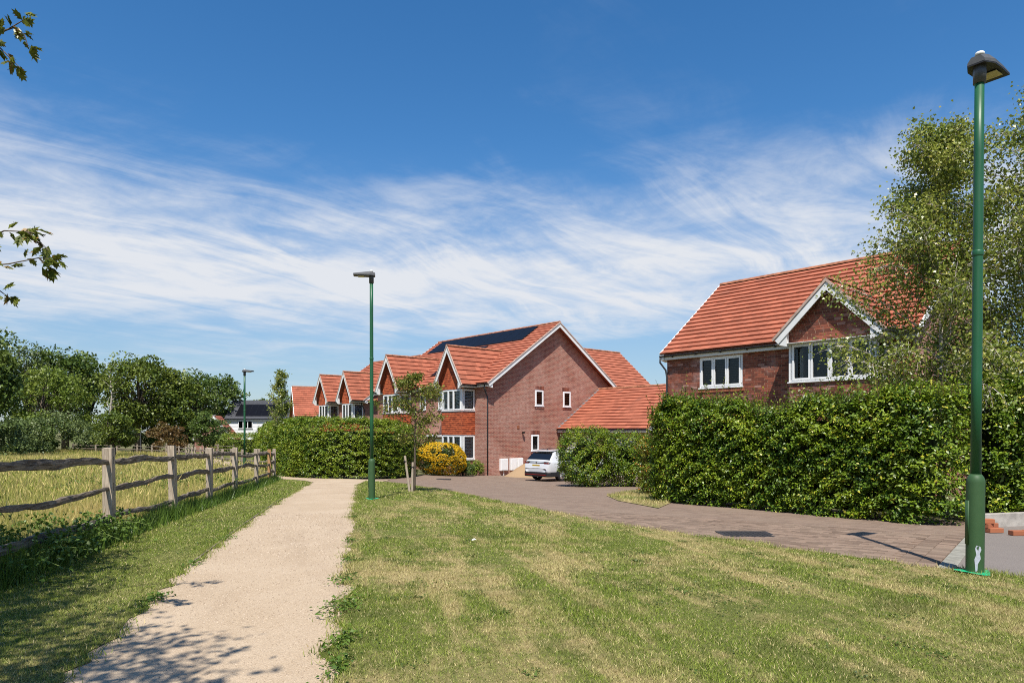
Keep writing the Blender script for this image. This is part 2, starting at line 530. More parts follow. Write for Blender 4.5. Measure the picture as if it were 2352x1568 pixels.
    for key, a, b in (('post_wood', (0.25, 0.20, 0.145, 1), (0.52, 0.43, 0.33, 1)), ('post_wood_new', (0.34, 0.19, 0.085, 1), (0.46, 0.27, 0.13, 1))):
        t = NT(key)
        o = t.obj()
        g1 = t.noise(o, 4.0, 8, 0.65, 0.5, (12, 12, 0.9)); g2 = t.noise(o, 2.2, 4, 0.6)
        c = t.mix(t.ramp(g1, 0.3, 0.7), a, b)
        c = t.mix(t.math('MULTIPLY', t.ramp(g2, 0.5, 0.75), 0.45), c, tuple(x * 0.55 for x in a[:3]) + (1,))
        t.base(c); t.rough(0.9); t.spec(0.15); t.bump(g1, 0.6, 0.008)
        M[key] = t.m
    # lamp columns: green enamel, darker and chalky on the base
    t = NT('green_enamel')
    o = t.obj()
    n1 = t.noise(o, 3, 5, 0.6)
    n2 = t.noise(o, 6, 5, 0.7, 0.2, (8, 8, 0.6))
    t.base(t.mix(t.math('MULTIPLY', t.ramp(n2, 0.45, 0.75), 0.5), t.mix(n1, (0.010, 0.080, 0.030, 1), (0.016, 0.100, 0.040, 1)), (0.030, 0.095, 0.050, 1))); t.rough(t.math('ADD', 0.34, t.math('MULTIPLY', n2, 0.22))); t.spec(0.45)
    M['green_enamel'] = t.m
    t = NT('green_base')
    o = t.obj()
    n1 = t.noise(o, 9, 6, 0.7); n2 = t.noise(o, 90, 3, 0.7)
    c = t.mix(n1, (0.028, 0.072, 0.024, 1), (0.050, 0.105, 0.040, 1))
    t.base(c); t.rough(0.55); t.spec(0.35); t.bump(n2, 0.12, 0.002)
    M['green_base'] = t.m
    m_plain('fresh_green', (0.02, 0.36, 0.16), 0.4, 0.4, 0.25, 20)
    m_plain('lantern_black', (0.022, 0.020, 0.018), 0.45, 0.4, 0.15, 9)
    m_plain('lantern_grey', (0.085, 0.085, 0.085), 0.5, 0.4, 0.1, 9)
    m_plain('bracket_grey', (0.055, 0.058, 0.065), 0.4, 0.5, 0.1, 9)
    m_plain('lens_yellow', (0.46, 0.41, 0.20), 0.3, 0.5, 0.1, 30)
    m_plain('photocell_white', (0.8, 0.79, 0.74), 0.4, 0.4, 0.03, 9)
    m_plain('sticker_grey', (0.42, 0.44, 0.50), 0.7, 0.3, 0.15, 30)
    m_plain('cast_iron', (0.035, 0.032, 0.032), 0.6, 0.4, 0.3, 30)
    m_plain('car_white', (0.56, 0.57, 0.58), 0.22, 0.5, 0.01, 3)
    M['car_white'].node_tree.nodes['Principled BSDF'].inputs['Coat Weight'].default_value = 0.6
    m_plain('car_black', (0.018, 0.018, 0.02), 0.45, 0.4, 0.1, 9)
    m_plain('car_glass', (0.008, 0.009, 0.011), 0.06, 0.6, 0.0, 3)
    m_plain('car_grey', (0.23, 0.245, 0.25), 0.3, 0.5, 0.05, 9)
    m_plain('car_red', (0.25, 0.012, 0.012), 0.25, 0.5, 0.1, 9)
    m_plain('chrome', (0.75, 0.75, 0.76), 0.15, 0.5, 0.0, 9, metal=1.0)
    m_plain('rubber', (0.015, 0.015, 0.015), 0.8, 0.2, 0.2, 20)
    m_plain('plate_yellow', (0.42, 0.27, 0.02), 0.5, 0.3, 0.05, 9)
    t = NT('sand')
    p = t.pos(); n2 = t.noise(p, 45, 5, 0.7); n1 = t.noise(p, 3, 5)
    c = t.mix(n2, (0.30, 0.20, 0.115, 1), (0.42, 0.295, 0.175, 1))
    t.base(t.mix(t.math('MULTIPLY', n1, 0.4), c, (0.24, 0.155, 0.085, 1))); t.rough(1.0); t.spec(0.1); t.bump(n2, 0.5, 0.02)
    M['sand'] = t.m
    t = NT('weatherboard'); o = t.obj()
    t.base(t.mix(t.noise(o, 2, 4), (0.74, 0.74, 0.73, 1), (0.80, 0.80, 0.79, 1))); t.rough(0.5)
    M['weatherboard'] = t.m
    # bark
    for key, a, b, st in (('bark_brown', (0.055, 0.042, 0.032, 1), (0.15, 0.12, 0.09, 1), (8, 8, 1.2)),
                          ('bark_pale', (0.16, 0.13, 0.10, 1), (0.36, 0.31, 0.25, 1), (5, 5, 3)),
                          ('bark_birch', (0.20, 0.15, 0.12, 1), (0.62, 0.57, 0.52, 1), (2, 2, 7))):
        t = NT(key)
        o = t.pos(); n1 = t.noise(o, 3.0, 6, 0.7, 0.3, st)
        t.base(t.mix(t.ramp(n1, 0.35, 0.6), a, b)); t.rough(0.9); t.spec(0.15); t.bump(n1, 0.5, 0.02)
        M[key] = t.m
    m_plain('twig_shade', (0.020, 0.027, 0.010), 0.95, 0.05, 0.5, 9)  # green-black: the shade deep inside hedges and bushes is put into the colour
    m_plain('twig', (0.085, 0.06, 0.035), 0.9, 0.1, 0.3, 9)
    m_plain('dead_wood', (0.42, 0.38, 0.32), 0.9, 0.1, 0.25, 9)
    m_plain('stem_green', (0.16, 0.22, 0.04), 0.6, 0.3, 0.2, 9)
    m_leaf('leaf_hedge', [(0.045, 0.100, 0.007, 1), (0.150, 0.235, 0.013, 1), (0.25, 0.325, 0.017, 1), (0.38, 0.36, 0.03, 1)], 0.16, 0.42, 0.6, 0.45)
    m_leaf('leaf_hedge_corner', [(0.060, 0.120, 0.009, 1), (0.175, 0.255, 0.016, 1), (0.27, 0.335, 0.022, 1), (0.38, 0.36, 0.04, 1)], 0.18, 0.42, 0.6, 0.45)
    m_leaf('leaf_birch', [(0.085, 0.135, 0.022, 1), (0.30, 0.355, 0.055, 1), (0.38, 0.385, 0.07, 1), (0.58, 0.52, 0.15, 1)], 0.38, 0.36, 0.5, 0.5)
    m_leaf('leaf_young', [(0.11, 0.145, 0.022, 1), (0.24, 0.27, 0.045, 1), (0.28, 0.26, 0.05, 1), (0.36, 0.19, 0.07, 1)], 0.28, 0.4, 0.5)
    m_leaf('leaf_oak', [(0.070, 0.115, 0.016, 1), (0.165, 0.215, 0.030, 1), (0.215, 0.25, 0.040, 1)], 0.25, 0.45, 0.6, 0.4, 0.25)
    m_leaf('leaf_oak_dark', [(0.050, 0.095, 0.016, 1), (0.13, 0.19, 0.032, 1), (0.17, 0.22, 0.04, 1)], 0.25, 0.45, 0.6, 0.4, 0.25)
    m_leaf('leaf_ash', [(0.10, 0.155, 0.020, 1), (0.20, 0.265, 0.036, 1), (0.24, 0.28, 0.046, 1)], 0.3, 0.45, 0.6, 0.4, 0.25)
    m_leaf('leaf_willow', [(0.075, 0.118, 0.034, 1), (0.155, 0.21, 0.062, 1), (0.19, 0.23, 0.08, 1)], 0.25, 0.45, 0.6, 0.4, 0.35)
    m_leaf('leaf_copper', [(0.12, 0.065, 0.022, 1), (0.20, 0.115, 0.035, 1), (0.13, 0.12, 0.03, 1)], 0.25, 0.45, 0.6, 0.4, 0.5)
    m_leaf('leaf_bright', [(0.10, 0.16, 0.018, 1), (0.20, 0.26, 0.028, 1), (0.25, 0.28, 0.03, 1)], 0.25, 0.45, 0.6, 0.4, 0.5)
    m_leaf('leaf_shrub', [(0.045, 0.09, 0.016, 1), (0.10, 0.15, 0.03, 1), (0.13, 0.17, 0.05, 1)], 0.2, 0.4, 0.5)
    m_leaf('leaf_photinia', [(0.06, 0.12, 0.012, 1), (0.18, 0.25, 0.02, 1), (0.40, 0.19, 0.03, 1), (0.6, 0.2, 0.05, 1)], 0.2, 0.4, 0.4)
    m_leaf('petal_yellow', [(0.62, 0.37, 0.008, 1), (0.76, 0.50, 0.015, 1), (0.70, 0.44, 0.01, 1)], 0.25, 0.6, 0.3)
    m_leaf('meadow_green', [(0.11, 0.17, 0.018, 1), (0.25, 0.32, 0.04, 1), (0.34, 0.34, 0.07, 1)], 0.25, 0.5, 0.6, 0.3, 0.6)
    m_leaf('leaf_clover', [(0.045, 0.085, 0.014, 1), (0.10, 0.155, 0.026, 1), (0.09, 0.10, 0.03, 1)], 0.2, 0.5, 0.6, 0.3, 1.5)
    m_leaf('leaf_bramble', [(0.055, 0.115, 0.016, 1), (0.12, 0.20, 0.03, 1), (0.16, 0.23, 0.035, 1)], 0.25, 0.4, 0.5)
    m_leaf('leaf_oak_near', [(0.075, 0.105, 0.014, 1), (0.16, 0.18, 0.026, 1), (0.14, 0.16, 0.025, 1), (0.30, 0.17, 0.04, 1)], 0.28, 0.4, 0.5)


build_materials()


# ------------------------------------------------------------------ mesh helpers
def link(o, parent=None):
    col.objects.link(o)
    if parent is not None:
        o.parent = parent
    return o


def tag(o, label=None, cat=None, group=None, kind=None):
    if label: o['label'] = label
    if cat: o['category'] = cat
    if group: o['group'] = group
    if kind: o['kind'] = kind
    return o


def empty(name, loc=(0, 0, 0), rz=0.0):
    o = bpy.data.objects.new(name, None)
    o.empty_display_size = 0.3
    o.location = loc
    o.rotation_euler = (0, 0, rz)
    return link(o)


def np_obj(name, V, F, mat, parent=None, smooth=False, kind=None):
    """V (n,3) array, F (m,k) array of equal-sized faces"""
    V = np.ascontiguousarray(V, dtype=np.float32)
    F = np.ascontiguousarray(F, dtype=np.int32)
    me = bpy.data.meshes.new(name)
    k = F.shape[1]
    me.vertices.add(len(V)); me.vertices.foreach_set('co', V.ravel())
    me.loops.add(F.size); me.loops.foreach_set('vertex_index', F.ravel())
    me.polygons.add(len(F))
    me.polygons.foreach_set('loop_start', np.arange(0, F.size, k, dtype=np.int32))
    try:
        me.polygons.foreach_set('loop_total', np.full(len(F), k, dtype=np.int32))
    except Exception:
        pass
    if smooth:
        me.polygons.foreach_set('use_smooth', np.ones(len(F), dtype=bool))
    me.update(calc_edges=True)
    me.materials.append(M[mat])
    o = bpy.data.objects.new(name, me)
    if kind: o['kind'] = kind
    return link(o, parent)


class MB:
    """collects simple shapes, builds ONE mesh"""
    def __init__(self):
        self.v, self.f = [], []

    def add(self, vs, fs):
        n = len(self.v)
        self.v += [tuple(p) for p in vs]
        self.f += [tuple(n + i for i in f) for f in fs]
        return self

    def box(self, x0, x1, y0, y1, z0, z1):
        vs = [(x, y, z) for z in (z0, z1) for y in (y0, y1) for x in (x0, x1)]
        return self.add(vs, [(0, 2, 3, 1), (4, 5, 7, 6), (0, 1, 5, 4), (2, 6, 7, 3), (0, 4, 6, 2), (1, 3, 7, 5)])

    def obox(self, o, ax, ay, az):
        """oriented box from corner o with edge vectors"""
        o, ax, ay, az = map(Vector, (o, ax, ay, az))
        vs = [o + ax * i + ay * j + az * k for k in (0, 1) for j in (0, 1) for i in (0, 1)]
        return self.add(vs, [(0, 2, 3, 1), (4, 5, 7, 6), (0, 1, 5, 4), (2, 6, 7, 3), (0, 4, 6, 2), (1, 3, 7, 5)])

    def prism(self, poly, d):
        """closed polygon (list of 3-D points) pushed along vector d"""
        d = Vector(d); n = len(poly)
        a = [Vector(p) for p in poly]; b = [p + d for p in a]
        fs = [tuple(range(n))[::-1], tuple(range(n, 2 * n))]
        fs += [(i, (i + 1) % n, n + (i + 1) % n, n + i) for i in range(n)]
        return self.add(a + b, fs)

    def tube(self, pts, rad, n=8, caps=True, squash=(1, 1)):
        pts = [Vector(p) for p in pts]
        if not hasattr(rad, '__len__'): rad = [rad] * len(pts)
        base = len(self.v)
        ref = Vector((0, 0, 1))
        for i, p in enumerate(pts):
            d = (pts[min(i + 1, len(pts) - 1)] - pts[max(i - 1, 0)]).normalized()
            if abs(d.dot(ref)) > 0.95: r0 = Vector((1, 0, 0))
            else: r0 = ref
            s = d.cross(r0).normalized(); t = s.cross(d).normalized()
            for k in range(n):
                a = 2 * math.pi * k / n
                self.v.append(tuple(p + s * math.cos(a) * rad[i] * squash[0] + t * math.sin(a) * rad[i] * squash[1]))
        for i in range(len(pts) - 1):
            for k in range(n):
                self.f.append((base + i * n + k, base + i * n + (k + 1) % n, base + (i + 1) * n + (k + 1) % n, base + (i + 1) * n + k))
        if caps:
            self.f.append(tuple(base + k for k in range(n))[::-1])
            self.f.append(tuple(base + (len(pts) - 1) * n + k for k in range(n)))
        return self

    def lathe(self, prof, n=20, c=(0, 0)):
        """prof: list of (r, z)"""
        return self.tube([(c[0], c[1], z) for r, z in prof], [max(r, 1e-4) for r, z in prof], n)

    def build(self, name, mat, parent=None, smooth=False, kind=None, bevel=0.0):
        me = bpy.data.meshes.new(name)
        me.from_pydata(self.v, [], self.f)
        if smooth:
            me.polygons.foreach_set('use_smooth', np.ones(len(me.polygons), dtype=bool))
        me.update()
        if mat: me.materials.append(M[mat])
        o = bpy.data.objects.new(name, me)
        if kind: o['kind'] = kind
        if bevel:
            b = o.modifiers.new('bevel', 'BEVEL'); b.width = bevel; b.segments = 2; b.limit_method = 'ANGLE'
        return link(o, parent)


def lathe_obj(name, prof, mat, parent, n=20, smooth=True):
    o = MB().lathe(prof, n).build(name, mat, parent)
    me = o.data
    for p in me.polygons:
        p.use_smooth = smooth and len(p.vertices) == 4
    return o


def sheet(name, poly, dz, mat, res=0.6, kind='structure', far=None):
    """a ground sheet that follows the terrain inside polygon poly"""
    poly = [tuple(p) for p in poly]
    dens = []
    for i in range(len(poly)):
        a, b = np.array(poly[i]), np.array(poly[(i + 1) % len(poly)])
        n = max(1, int(np.linalg.norm(b - a) / res))
        for k in range(n):
            dens.append(tuple(a + (b - a) * k / n))
    P = np.array(dens)
    x0, y0 = P.min(0); x1, y1 = P.max(0)
    gx, gy = np.meshgrid(np.arange(x0, x1, res), np.arange(y0, y1, res))
    pts = np.stack([gx.ravel(), gy.ravel()], 1) + 1e-3
    pts = pts[inside(pts, P)]
    vs = [Vector(p) for p in dens] + [Vector(p) for p in pts]
    ed = [(i, (i + 1) % len(dens)) for i in range(len(dens))]
    rv, re, rf, *_ = delaunay_2d_cdt(vs, ed, [], 1, 1e-5)
    V = np.array([(p.x, p.y) for p in rv])
    Z = G(V[:, 0], V[:, 1]) + dz
    o = np_obj(name, np.column_stack([V, Z]), np.array([f for f in rf if len(f) == 3]), mat, smooth=True)
    # make sure it faces up
    me = o.data
    if len(me.polygons) and sum(p.normal.z for p in me.polygons) < 0:
        me.flip_normals()
    tag(o, kind=kind)
    return o


def inside(pts, poly):
    poly = np.asarray(poly); x, y = pts[:, 0], pts[:, 1]
    r = np.zeros(len(pts), bool)
    j = len(poly) - 1
    for i in range(len(poly)):
        xi, yi = poly[i]; xj, yj = poly[j]
        c = ((yi > y) != (yj > y)) & (x < (xj - xi) * (y - yi) / (yj - yi + 1e-12) + xi)
        r ^= c
        j = i
    return r


def wobble(pts, amp, step=0.35, seed=0):
    """ragged version of a polyline"""
    r = np.random.default_rng(seed)
    out = []
    for i in range(len(pts) - 1):
        a, b = np.array(pts[i], float), np.array(pts[i + 1], float)
        L = np.linalg.norm(b - a); n = max(1, int(L / step))
        nrm = np.array([-(b - a)[1], (b - a)[0]]) / max(L, 1e-6)
        for k in range(n):
            p = a + (b - a) * k / n
            out.append(tuple(p + nrm * r.normal(0, amp)))
    out.append(tuple(pts[-1]))
    return out


def sines(P, seed, f0=1.0, n=5):
    r = np.random.default_rng(seed)
    s = np.zeros(len(P)); a = 1.0; tot = 0
    for i in range(n):
        for _ in range(3):
            k = r.normal(size=P.shape[1]); k /= np.linalg.norm(k)
            s += a * np.sin(P @ k * f0 * 2 ** i + r.uniform(0, 6.28)); tot += a * 0.7
        a *= 0.6
    return s / tot


def unit(a):
    return a / (np.linalg.norm(a, axis=-1, keepdims=True) + 1e-9)


def leaves(name, C, D, N, L, wr, mat, parent, fold=0.25, kind='stuff'):
    """one folded kite per leaf: C base points, D axis, N rough normal, L length, wr width/length"""
    D = unit(D); S = unit(np.cross(D, N)); U = unit(np.cross(S, D))
    L = np.broadcast_to(np.asarray(L, float), (len(C),))[:, None]
    W = L * wr
    a = C
    mid = C + D * L * 0.42
    l = mid - S * W * 0.5 + U * W * fold
    r = mid + S * W * 0.5 + U * W * fold
    tip = C + D * L - U * L * 0.12
    V = np.stack([a, r, tip, l], 1).reshape(-1, 3)
    F = np.arange(len(C) * 4).reshape(-1, 4)
    return np_obj(name, V, F, mat, parent, kind=kind)


# ------------------------------------------------------------------ layout of the ground
PATH_L = [(-0.2, -4.5)] + [PX(*p) for p in ((140, 1568), (270, 1450), (400, 1330), (490, 1258), (570, 1200), (640, 1152), (690, 1121), (710, 1112))]
PATH_R = [(1.1, -4.5)] + [PX(*p) for p in ((790, 1568), (772, 1480), (784, 1400), (797, 1310), (808, 1230), (816, 1170), (821, 1130), (825, 1111))]
LAWN_E = [PX(*p) for p in ((838, 1104), (930, 1110), (1010, 1124), (1090, 1140), (1160, 1155), (1290, 1180), (1420, 1204), (1560, 1224), (1700, 1243), (1900, 1272), (2100, 1299), (2230, 1312))] + [(6.2, 5.75), (9.0, 4.2), (14, 2.0)]
FENCE = [(-4.62, 5.6), (-5.5, 9.33), (-6.15, 12.4), (-6.65, 15.0), (-7.35, 18.1), (-8.3, 22.2), (-9.2, 25.9), (-9.75, 28.0)]
FENCE2 = [(-9.75, 28.0), (-11.3, 30.4), (-12.9, 32.7), (-14.6, 35.5), (-16.4, 38.6), (-18.2, 41.6), (-20.0, 44.7), (-21.8, 47.8), (-23.6, 50.8), (-25.3, 54.0), (-27.0, 57.6), (-29.4, 61.6), (-32.0, 65.6), (-35.2, 69.5), (-38.5, 73.0), (-42.0, 76.5), (-46.0, 79.5), (-50, 82), (-54, 84)]


def grid_ground():
    xs = np.concatenate([[-3500, -1500, -700, -350, -200], np.arange(-140, -30, 6), np.arange(-30, 30, 0.8), np.arange(30, 120, 6), [200, 350, 700, 1500, 3500]])
    ys = np.concatenate([[-300, -100, -40, -20], np.arange(-10, 50, 0.8), np.arange(50, 140, 4), [180, 260, 400, 800, 1500, 3600]])
    X, Y = np.meshgrid(xs, ys)
    Z = G(X, Y) - 0.06
    V = np.stack([X.ravel(), Y.ravel(), Z.ravel()], 1)
    nx, ny = len(xs), len(ys)
    i = np.arange(nx - 1)[None, :] + np.arange(ny - 1)[:, None] * nx
    i = i.ravel()
    F = np.stack([i, i + 1, i + nx + 1, i + nx], 1)
    tag(np_obj('ground', V, F, 'earth', smooth=True), kind='structure')


grid_ground()

lawn_left_edge = wobble(PATH_L, 0.045, 0.16, 1)
lawn_right_edge = wobble(PATH_R, 0.05, 0.16, 2)
lawn_road_edge = wobble(LAWN_E, 0.05, 0.3, 3)
LEFT_TIP = [PX(717, 1109), PX(700, 1105), PX(672, 1102), PX(645, 1101)]
meadow_line = [(p[0] - 0.10, p[1]) for p in FENCE]
LAWN_LEFT = lawn_left_edge + LEFT_TIP + [(-9.6, 27.7)] + meadow_line[::-1][1:] + [(-3.2, 0.0), (-2.2, -4.5)]
LAWN_RIGHT = lawn_right_edge + lawn_road_edge + [(14, -4.5)]
sheet('path', [(p[0] - 0.15, p[1]) for p in PATH_L] + [PX(722, 1108), PX(700, 1103), PX(648, 1100)]
      + [(-10.2, 29.2), (-11.9, 31.9), (-15.5, 38.0), (-19.0, 44.0), (-24.0, 52.8), (-28.5, 61.0), (-34.3, 69.6), (-41, 77), (-53, 85.5), (-53, 88.5),
         (-40, 80.2), (-32.5, 71.6), (-26.5, 62.2), (-22.0, 54.0), (-17.2, 44.9), (-13.4, 38.4), (-10.6, 33.4), (-8.8, 30.2), (-7.2, 29.0), (-5.4, 28.6)]
      + [PX(900, 1100), PX(880, 1105)] + [(p[0] + 0.18, p[1]) for p in PATH_R[::-1]], 0.004, 'gravel', 0.5)
sheet('lawn', LAWN_RIGHT, 0.010, 'lawn_soil', 0.5)
sheet('lawn', LAWN_LEFT, 0.010, 'lawn_soil', 0.5)
MEADOW = [(-2.4, -4.5), (-3.4, 0.0)] + meadow_line[:-1] + [(-9.9, 28.1)] + [(p[0] - 0.15, p[1] - 0.1) for p in FENCE2[1:]] + [(-58, 92), (-75, 99), (-130, 99), (-130, 20), (-60, -4.5)]
sheet('meadow', MEADOW, -0.01, 'meadow_soil', 1.6)
LAWN_FAR = [(-13.0, 38.9), (-16.9, 45.4), (-21.6, 54.6), (-26.0, 62.6), (-32.0, 72.0), (-39.5, 80.8), (-46, 95), (-20, 95), (-18, 60), (-14, 44)]
sheet('lawn', LAWN_FAR, 0.012, 'lawn_soil', 1.5)

KERB0, KERB1 = np.array(PX(2168, 1303)), np.array(PX(2226, 1236))
kdir = unit((KERB1 - KERB0)[None])[0]
KERB1 = KERB0 + kdir * 3.1
kperp = np.array([-kdir[1], kdir[0]])      # points away from the tarmac, along the road
ROAD = [PX(838, 1104), (-6.5, 27.4), (-6.9, 29.0), (-5.2, 30.5), (-4.6, 35.6), (-2.5, 38.3), (1.2, 41.2), (5, 46), (12, 36.5), (8.5, 31), (4.9, 22.5), (4.6, 18), (6.0, 15.0)] + [tuple(KERB1 + kdir * 2.2 + kperp * 0.02), tuple(KERB0 - kdir * 0.5 + kperp * 0.02)] \
    + [(p[0] + 0.02, p[1] - 0.18) for p in LAWN_E[-5::-1]]
sheet('road', ROAD, -0.012, 'paving_far', 0.8)
TARMAC = [tuple(KERB0 - kdir * 0.5 + kperp * 0.0), tuple(KERB1 + kdir * 2.2), (9.5, 13.6), (14, 11), (22, 6), (20, 0), (9, 4.0), (6.2, 5.6), (5.0, 6.5)]
sheet('driveway', TARMAC, -0.006, 'tarmac', 0.6)
VERGE = [PX(1392, 1137), PX(1440, 1128), PX(1520, 1122), (4.9, 21), (4.2, 17.2), PX(1512, 1166), PX(1470, 1158), PX(1420, 1149)]
sheet('verge', VERGE, 0.0, 'lawn_soil', 0.5)


# ------------------------------------------------------------------ block paving
def paving():
    road = bpy.data.objects['road']
    # area of blocks near the camera: from the kerb along the road, rows square to the kerb
    L, W = 0.2, 0.1
    recs = []
    lawn_poly = np.array(LAWN_RIGHT)
    for j in range(-4, 46):          # across: along kdir
        for i in range(0, 46):       # along the road: kperp
            if i < 2:                # two soldier courses against the kerb
                continue
            a = KERB0 + kperp * (0.07 + 0.2 * 2 + (i - 2) * L + (0.1 if j % 2 else 0)) + kdir * (j * W)
            recs.append((a, kperp, kdir))
    for i in range(2):
        for j in range(-8, 90):
            a = KERB0 + kperp * (0.07 + i * 0.2) + kdir * (j * W * 0.5 * 2)
            recs.append((a, kperp, kdir))
    C = np.array([r[0] + kperp * L / 2 + kdir * W / 2 for r in recs])
    ok = ~inside(C, lawn_poly)
    # keep to the road, stop at the hedge foot and where they get too small to tell apart
    hedge = np.array([(2.9, 18.6), (3.7, 16.9), (5.4, 13.6), (6.9, 10.9), (7.4, 10.2), (9, 12), (6, 20)])
    ok &= ~inside(C, hedge) & (C[:, 1] < 13.5) & (C[:, 0] > 0)
    s = (C - KERB0) @ kdir
    ok &= s < 3.1
    idx = np.where(ok)[0]
    idx = idx[np.argsort(C[idx, 1])]
    # one shared block with chamfered top
    hx, hy, ch = L / 2 - 0.003, W / 2 - 0.003, 0.006
    vs = [(-hx, -hy, -0.03), (hx, -hy, -0.03), (hx, hy, -0.03), (-hx, hy, -0.03), (-hx, -hy, -ch), (hx, -hy, -ch), (hx, hy, -ch), (-hx, hy, -ch),
          (-hx + ch, -hy + ch, 0), (hx - ch, -hy + ch, 0), (hx - ch, hy - ch, 0), (-hx + ch, hy - ch, 0)]
    fs = [(0, 1, 5, 4), (1, 2, 6, 5), (2, 3, 7, 6), (3, 0, 4, 7), (4, 5, 9, 8), (5, 6, 10, 9), (6, 7, 11, 10), (7, 4, 8, 11), (8, 9, 10, 11)]
    me = bpy.data.meshes.new('paving_block'); me.from_pydata(vs, [], fs); me.materials.append(M['paving_block'])
    ang = math.atan2(kperp[1], kperp[0])
    ca, sa = math.cos(ang), math.sin(ang)
    Vb = np.array(vs); bv, bf = [], []
    for n, i in enumerate(idx):
        c = C[i]
        z = float(G(c[0], c[1])) + 0.002 + rng.normal(0, 0.0016)
        if n < 300:
            o = bpy.data.objects.new('paving_block', me)
            o.location = (c[0], c[1], z); o.rotation_euler = (rng.normal(0, 0.006), rng.normal(0, 0.006), ang + rng.normal(0, 0.006))
            link(o, road)
        else:
            v = Vb.copy(); x = v[:, 0] * ca - v[:, 1] * sa; y = v[:, 0] * sa + v[:, 1] * ca
            base = len(bv) * 12
            bv.append(np.column_stack([x + c[0], y + c[1], v[:, 2] + z])); bf.append(np.array(fs) + base)
    if bv:
        np_obj('paving_blocks', np.concatenate(bv), np.concatenate(bf), 'paving_block', road, kind='stuff')
    # flush kerb of pale concrete blocks, the edge of the tarmac
    for k in range(6):
        a = KERB0 + kdir * (k * 0.72 - 0.1)
        m = MB()
        c = a + kdir * 0.355
        z = float(G(c[0], c[1]))
        a = a + kperp * 0.06
        m.obox((a[0], a[1], z - 0.1), (kdir[0] * 0.71, kdir[1] * 0.71, -0.012), (kperp[0] * -0.16, kperp[1] * -0.16, 0), (0, 0, 0.112))
        m.build('kerb_block', 'kerb_stone', bpy.data.objects['driveway'], bevel=0.008)
    # darker drain cover set in the blocks
    for (px, py, w, l, lab) in ((1716, 1227, 0.62, 0.75, 'dark iron inspection cover set in the paving beside the tall hedge'), (1018, 1100, 0.6, 0.7, 'small dark iron inspection cover in the road before the yellow bush')):
        x, y = PX(px, py)
        r = empty('inspection_cover', (x, y, float(G(x, y)) + 0.004), ang + R(38))
        tag(r, lab, 'manhole cover', 'inspection covers in the road')
        MB().box(-l / 2, l / 2, -w / 2, w / 2, -0.03, 0.002).build('frame', 'cast_iron', r)
        m = MB()
        nn = 9
        for i in range(nn):
            for j in range(nn):
                cx, cy = -l / 2 + 0.06 + (l - 0.12) * (i + 0.5) / nn, -w / 2 + 0.05 + (w - 0.1) * (j + 0.5) / nn
                m.box(cx - 0.028, cx + 0.028, cy - 0.02, cy + 0.02, 0.002, 0.007)
        m.build('tread_pattern', 'cast_iron', r, kind='stuff')


paving()


# ------------------------------------------------------------------ houses
UX, UY = 0.659, -0.752            # local +x of every house (along the fronts, towards the camera side)
HROT = math.atan2(UY, UX)


def hw(origin, x, y, z=None):
    """house-local -> world"""
    c, s = math.cos(HROT), math.sin(HROT)
    return (origin[0] + c * x - s * y, origin[1] + s * x + c * y)


def wall_face(m, o, ex, ez, n, W, H, holes, reveal=0.09, x0=0.0, z0=0.0):
    """rectangular wall face with openings; ex, ez in-plane axes, n outward normal"""
    o, ex, ez, n = Vector(o), Vector(ex), Vector(ez), Vector(n)
    xs = sorted({x0, W} | {h[0] for h in holes} | {h[1] for h in holes})
    zs = sorted({z0, H} | {h[2] for h in holes} | {h[3] for h in holes})
    P = lambda x, z, d=0.0: o + ex * x + ez * z - n * d
    flip = ex.cross(ez).dot(n) < 0
    def quad(a, b, c, d):
        m.add([a, b, c, d], [(0, 3, 2, 1) if flip else (0, 1, 2, 3)])
    for i in range(len(xs) - 1):
        for j in range(len(zs) - 1):
            cx, cz = (xs[i] + xs[i + 1]) / 2, (zs[j] + zs[j + 1]) / 2
            if any(h[0] < cx < h[1] and h[2] < cz < h[3] for h in holes): continue
            quad(P(xs[i], zs[j]), P(xs[i + 1], zs[j]), P(xs[i + 1], zs[j + 1]), P(xs[i], zs[j + 1]))
    for (a, b, c, d) in holes:
        quad(P(a, c), P(a, c, reveal), P(b, c, reveal), P(b, c))
        quad(P(a, d), P(b, d), P(b, d, reveal), P(a, d, reveal))
        quad(P(a, c), P(a, d), P(a, d, reveal), P(a, c, reveal))
        quad(P(b, c), P(b, c, reveal), P(b, d, reveal), P(b, d))


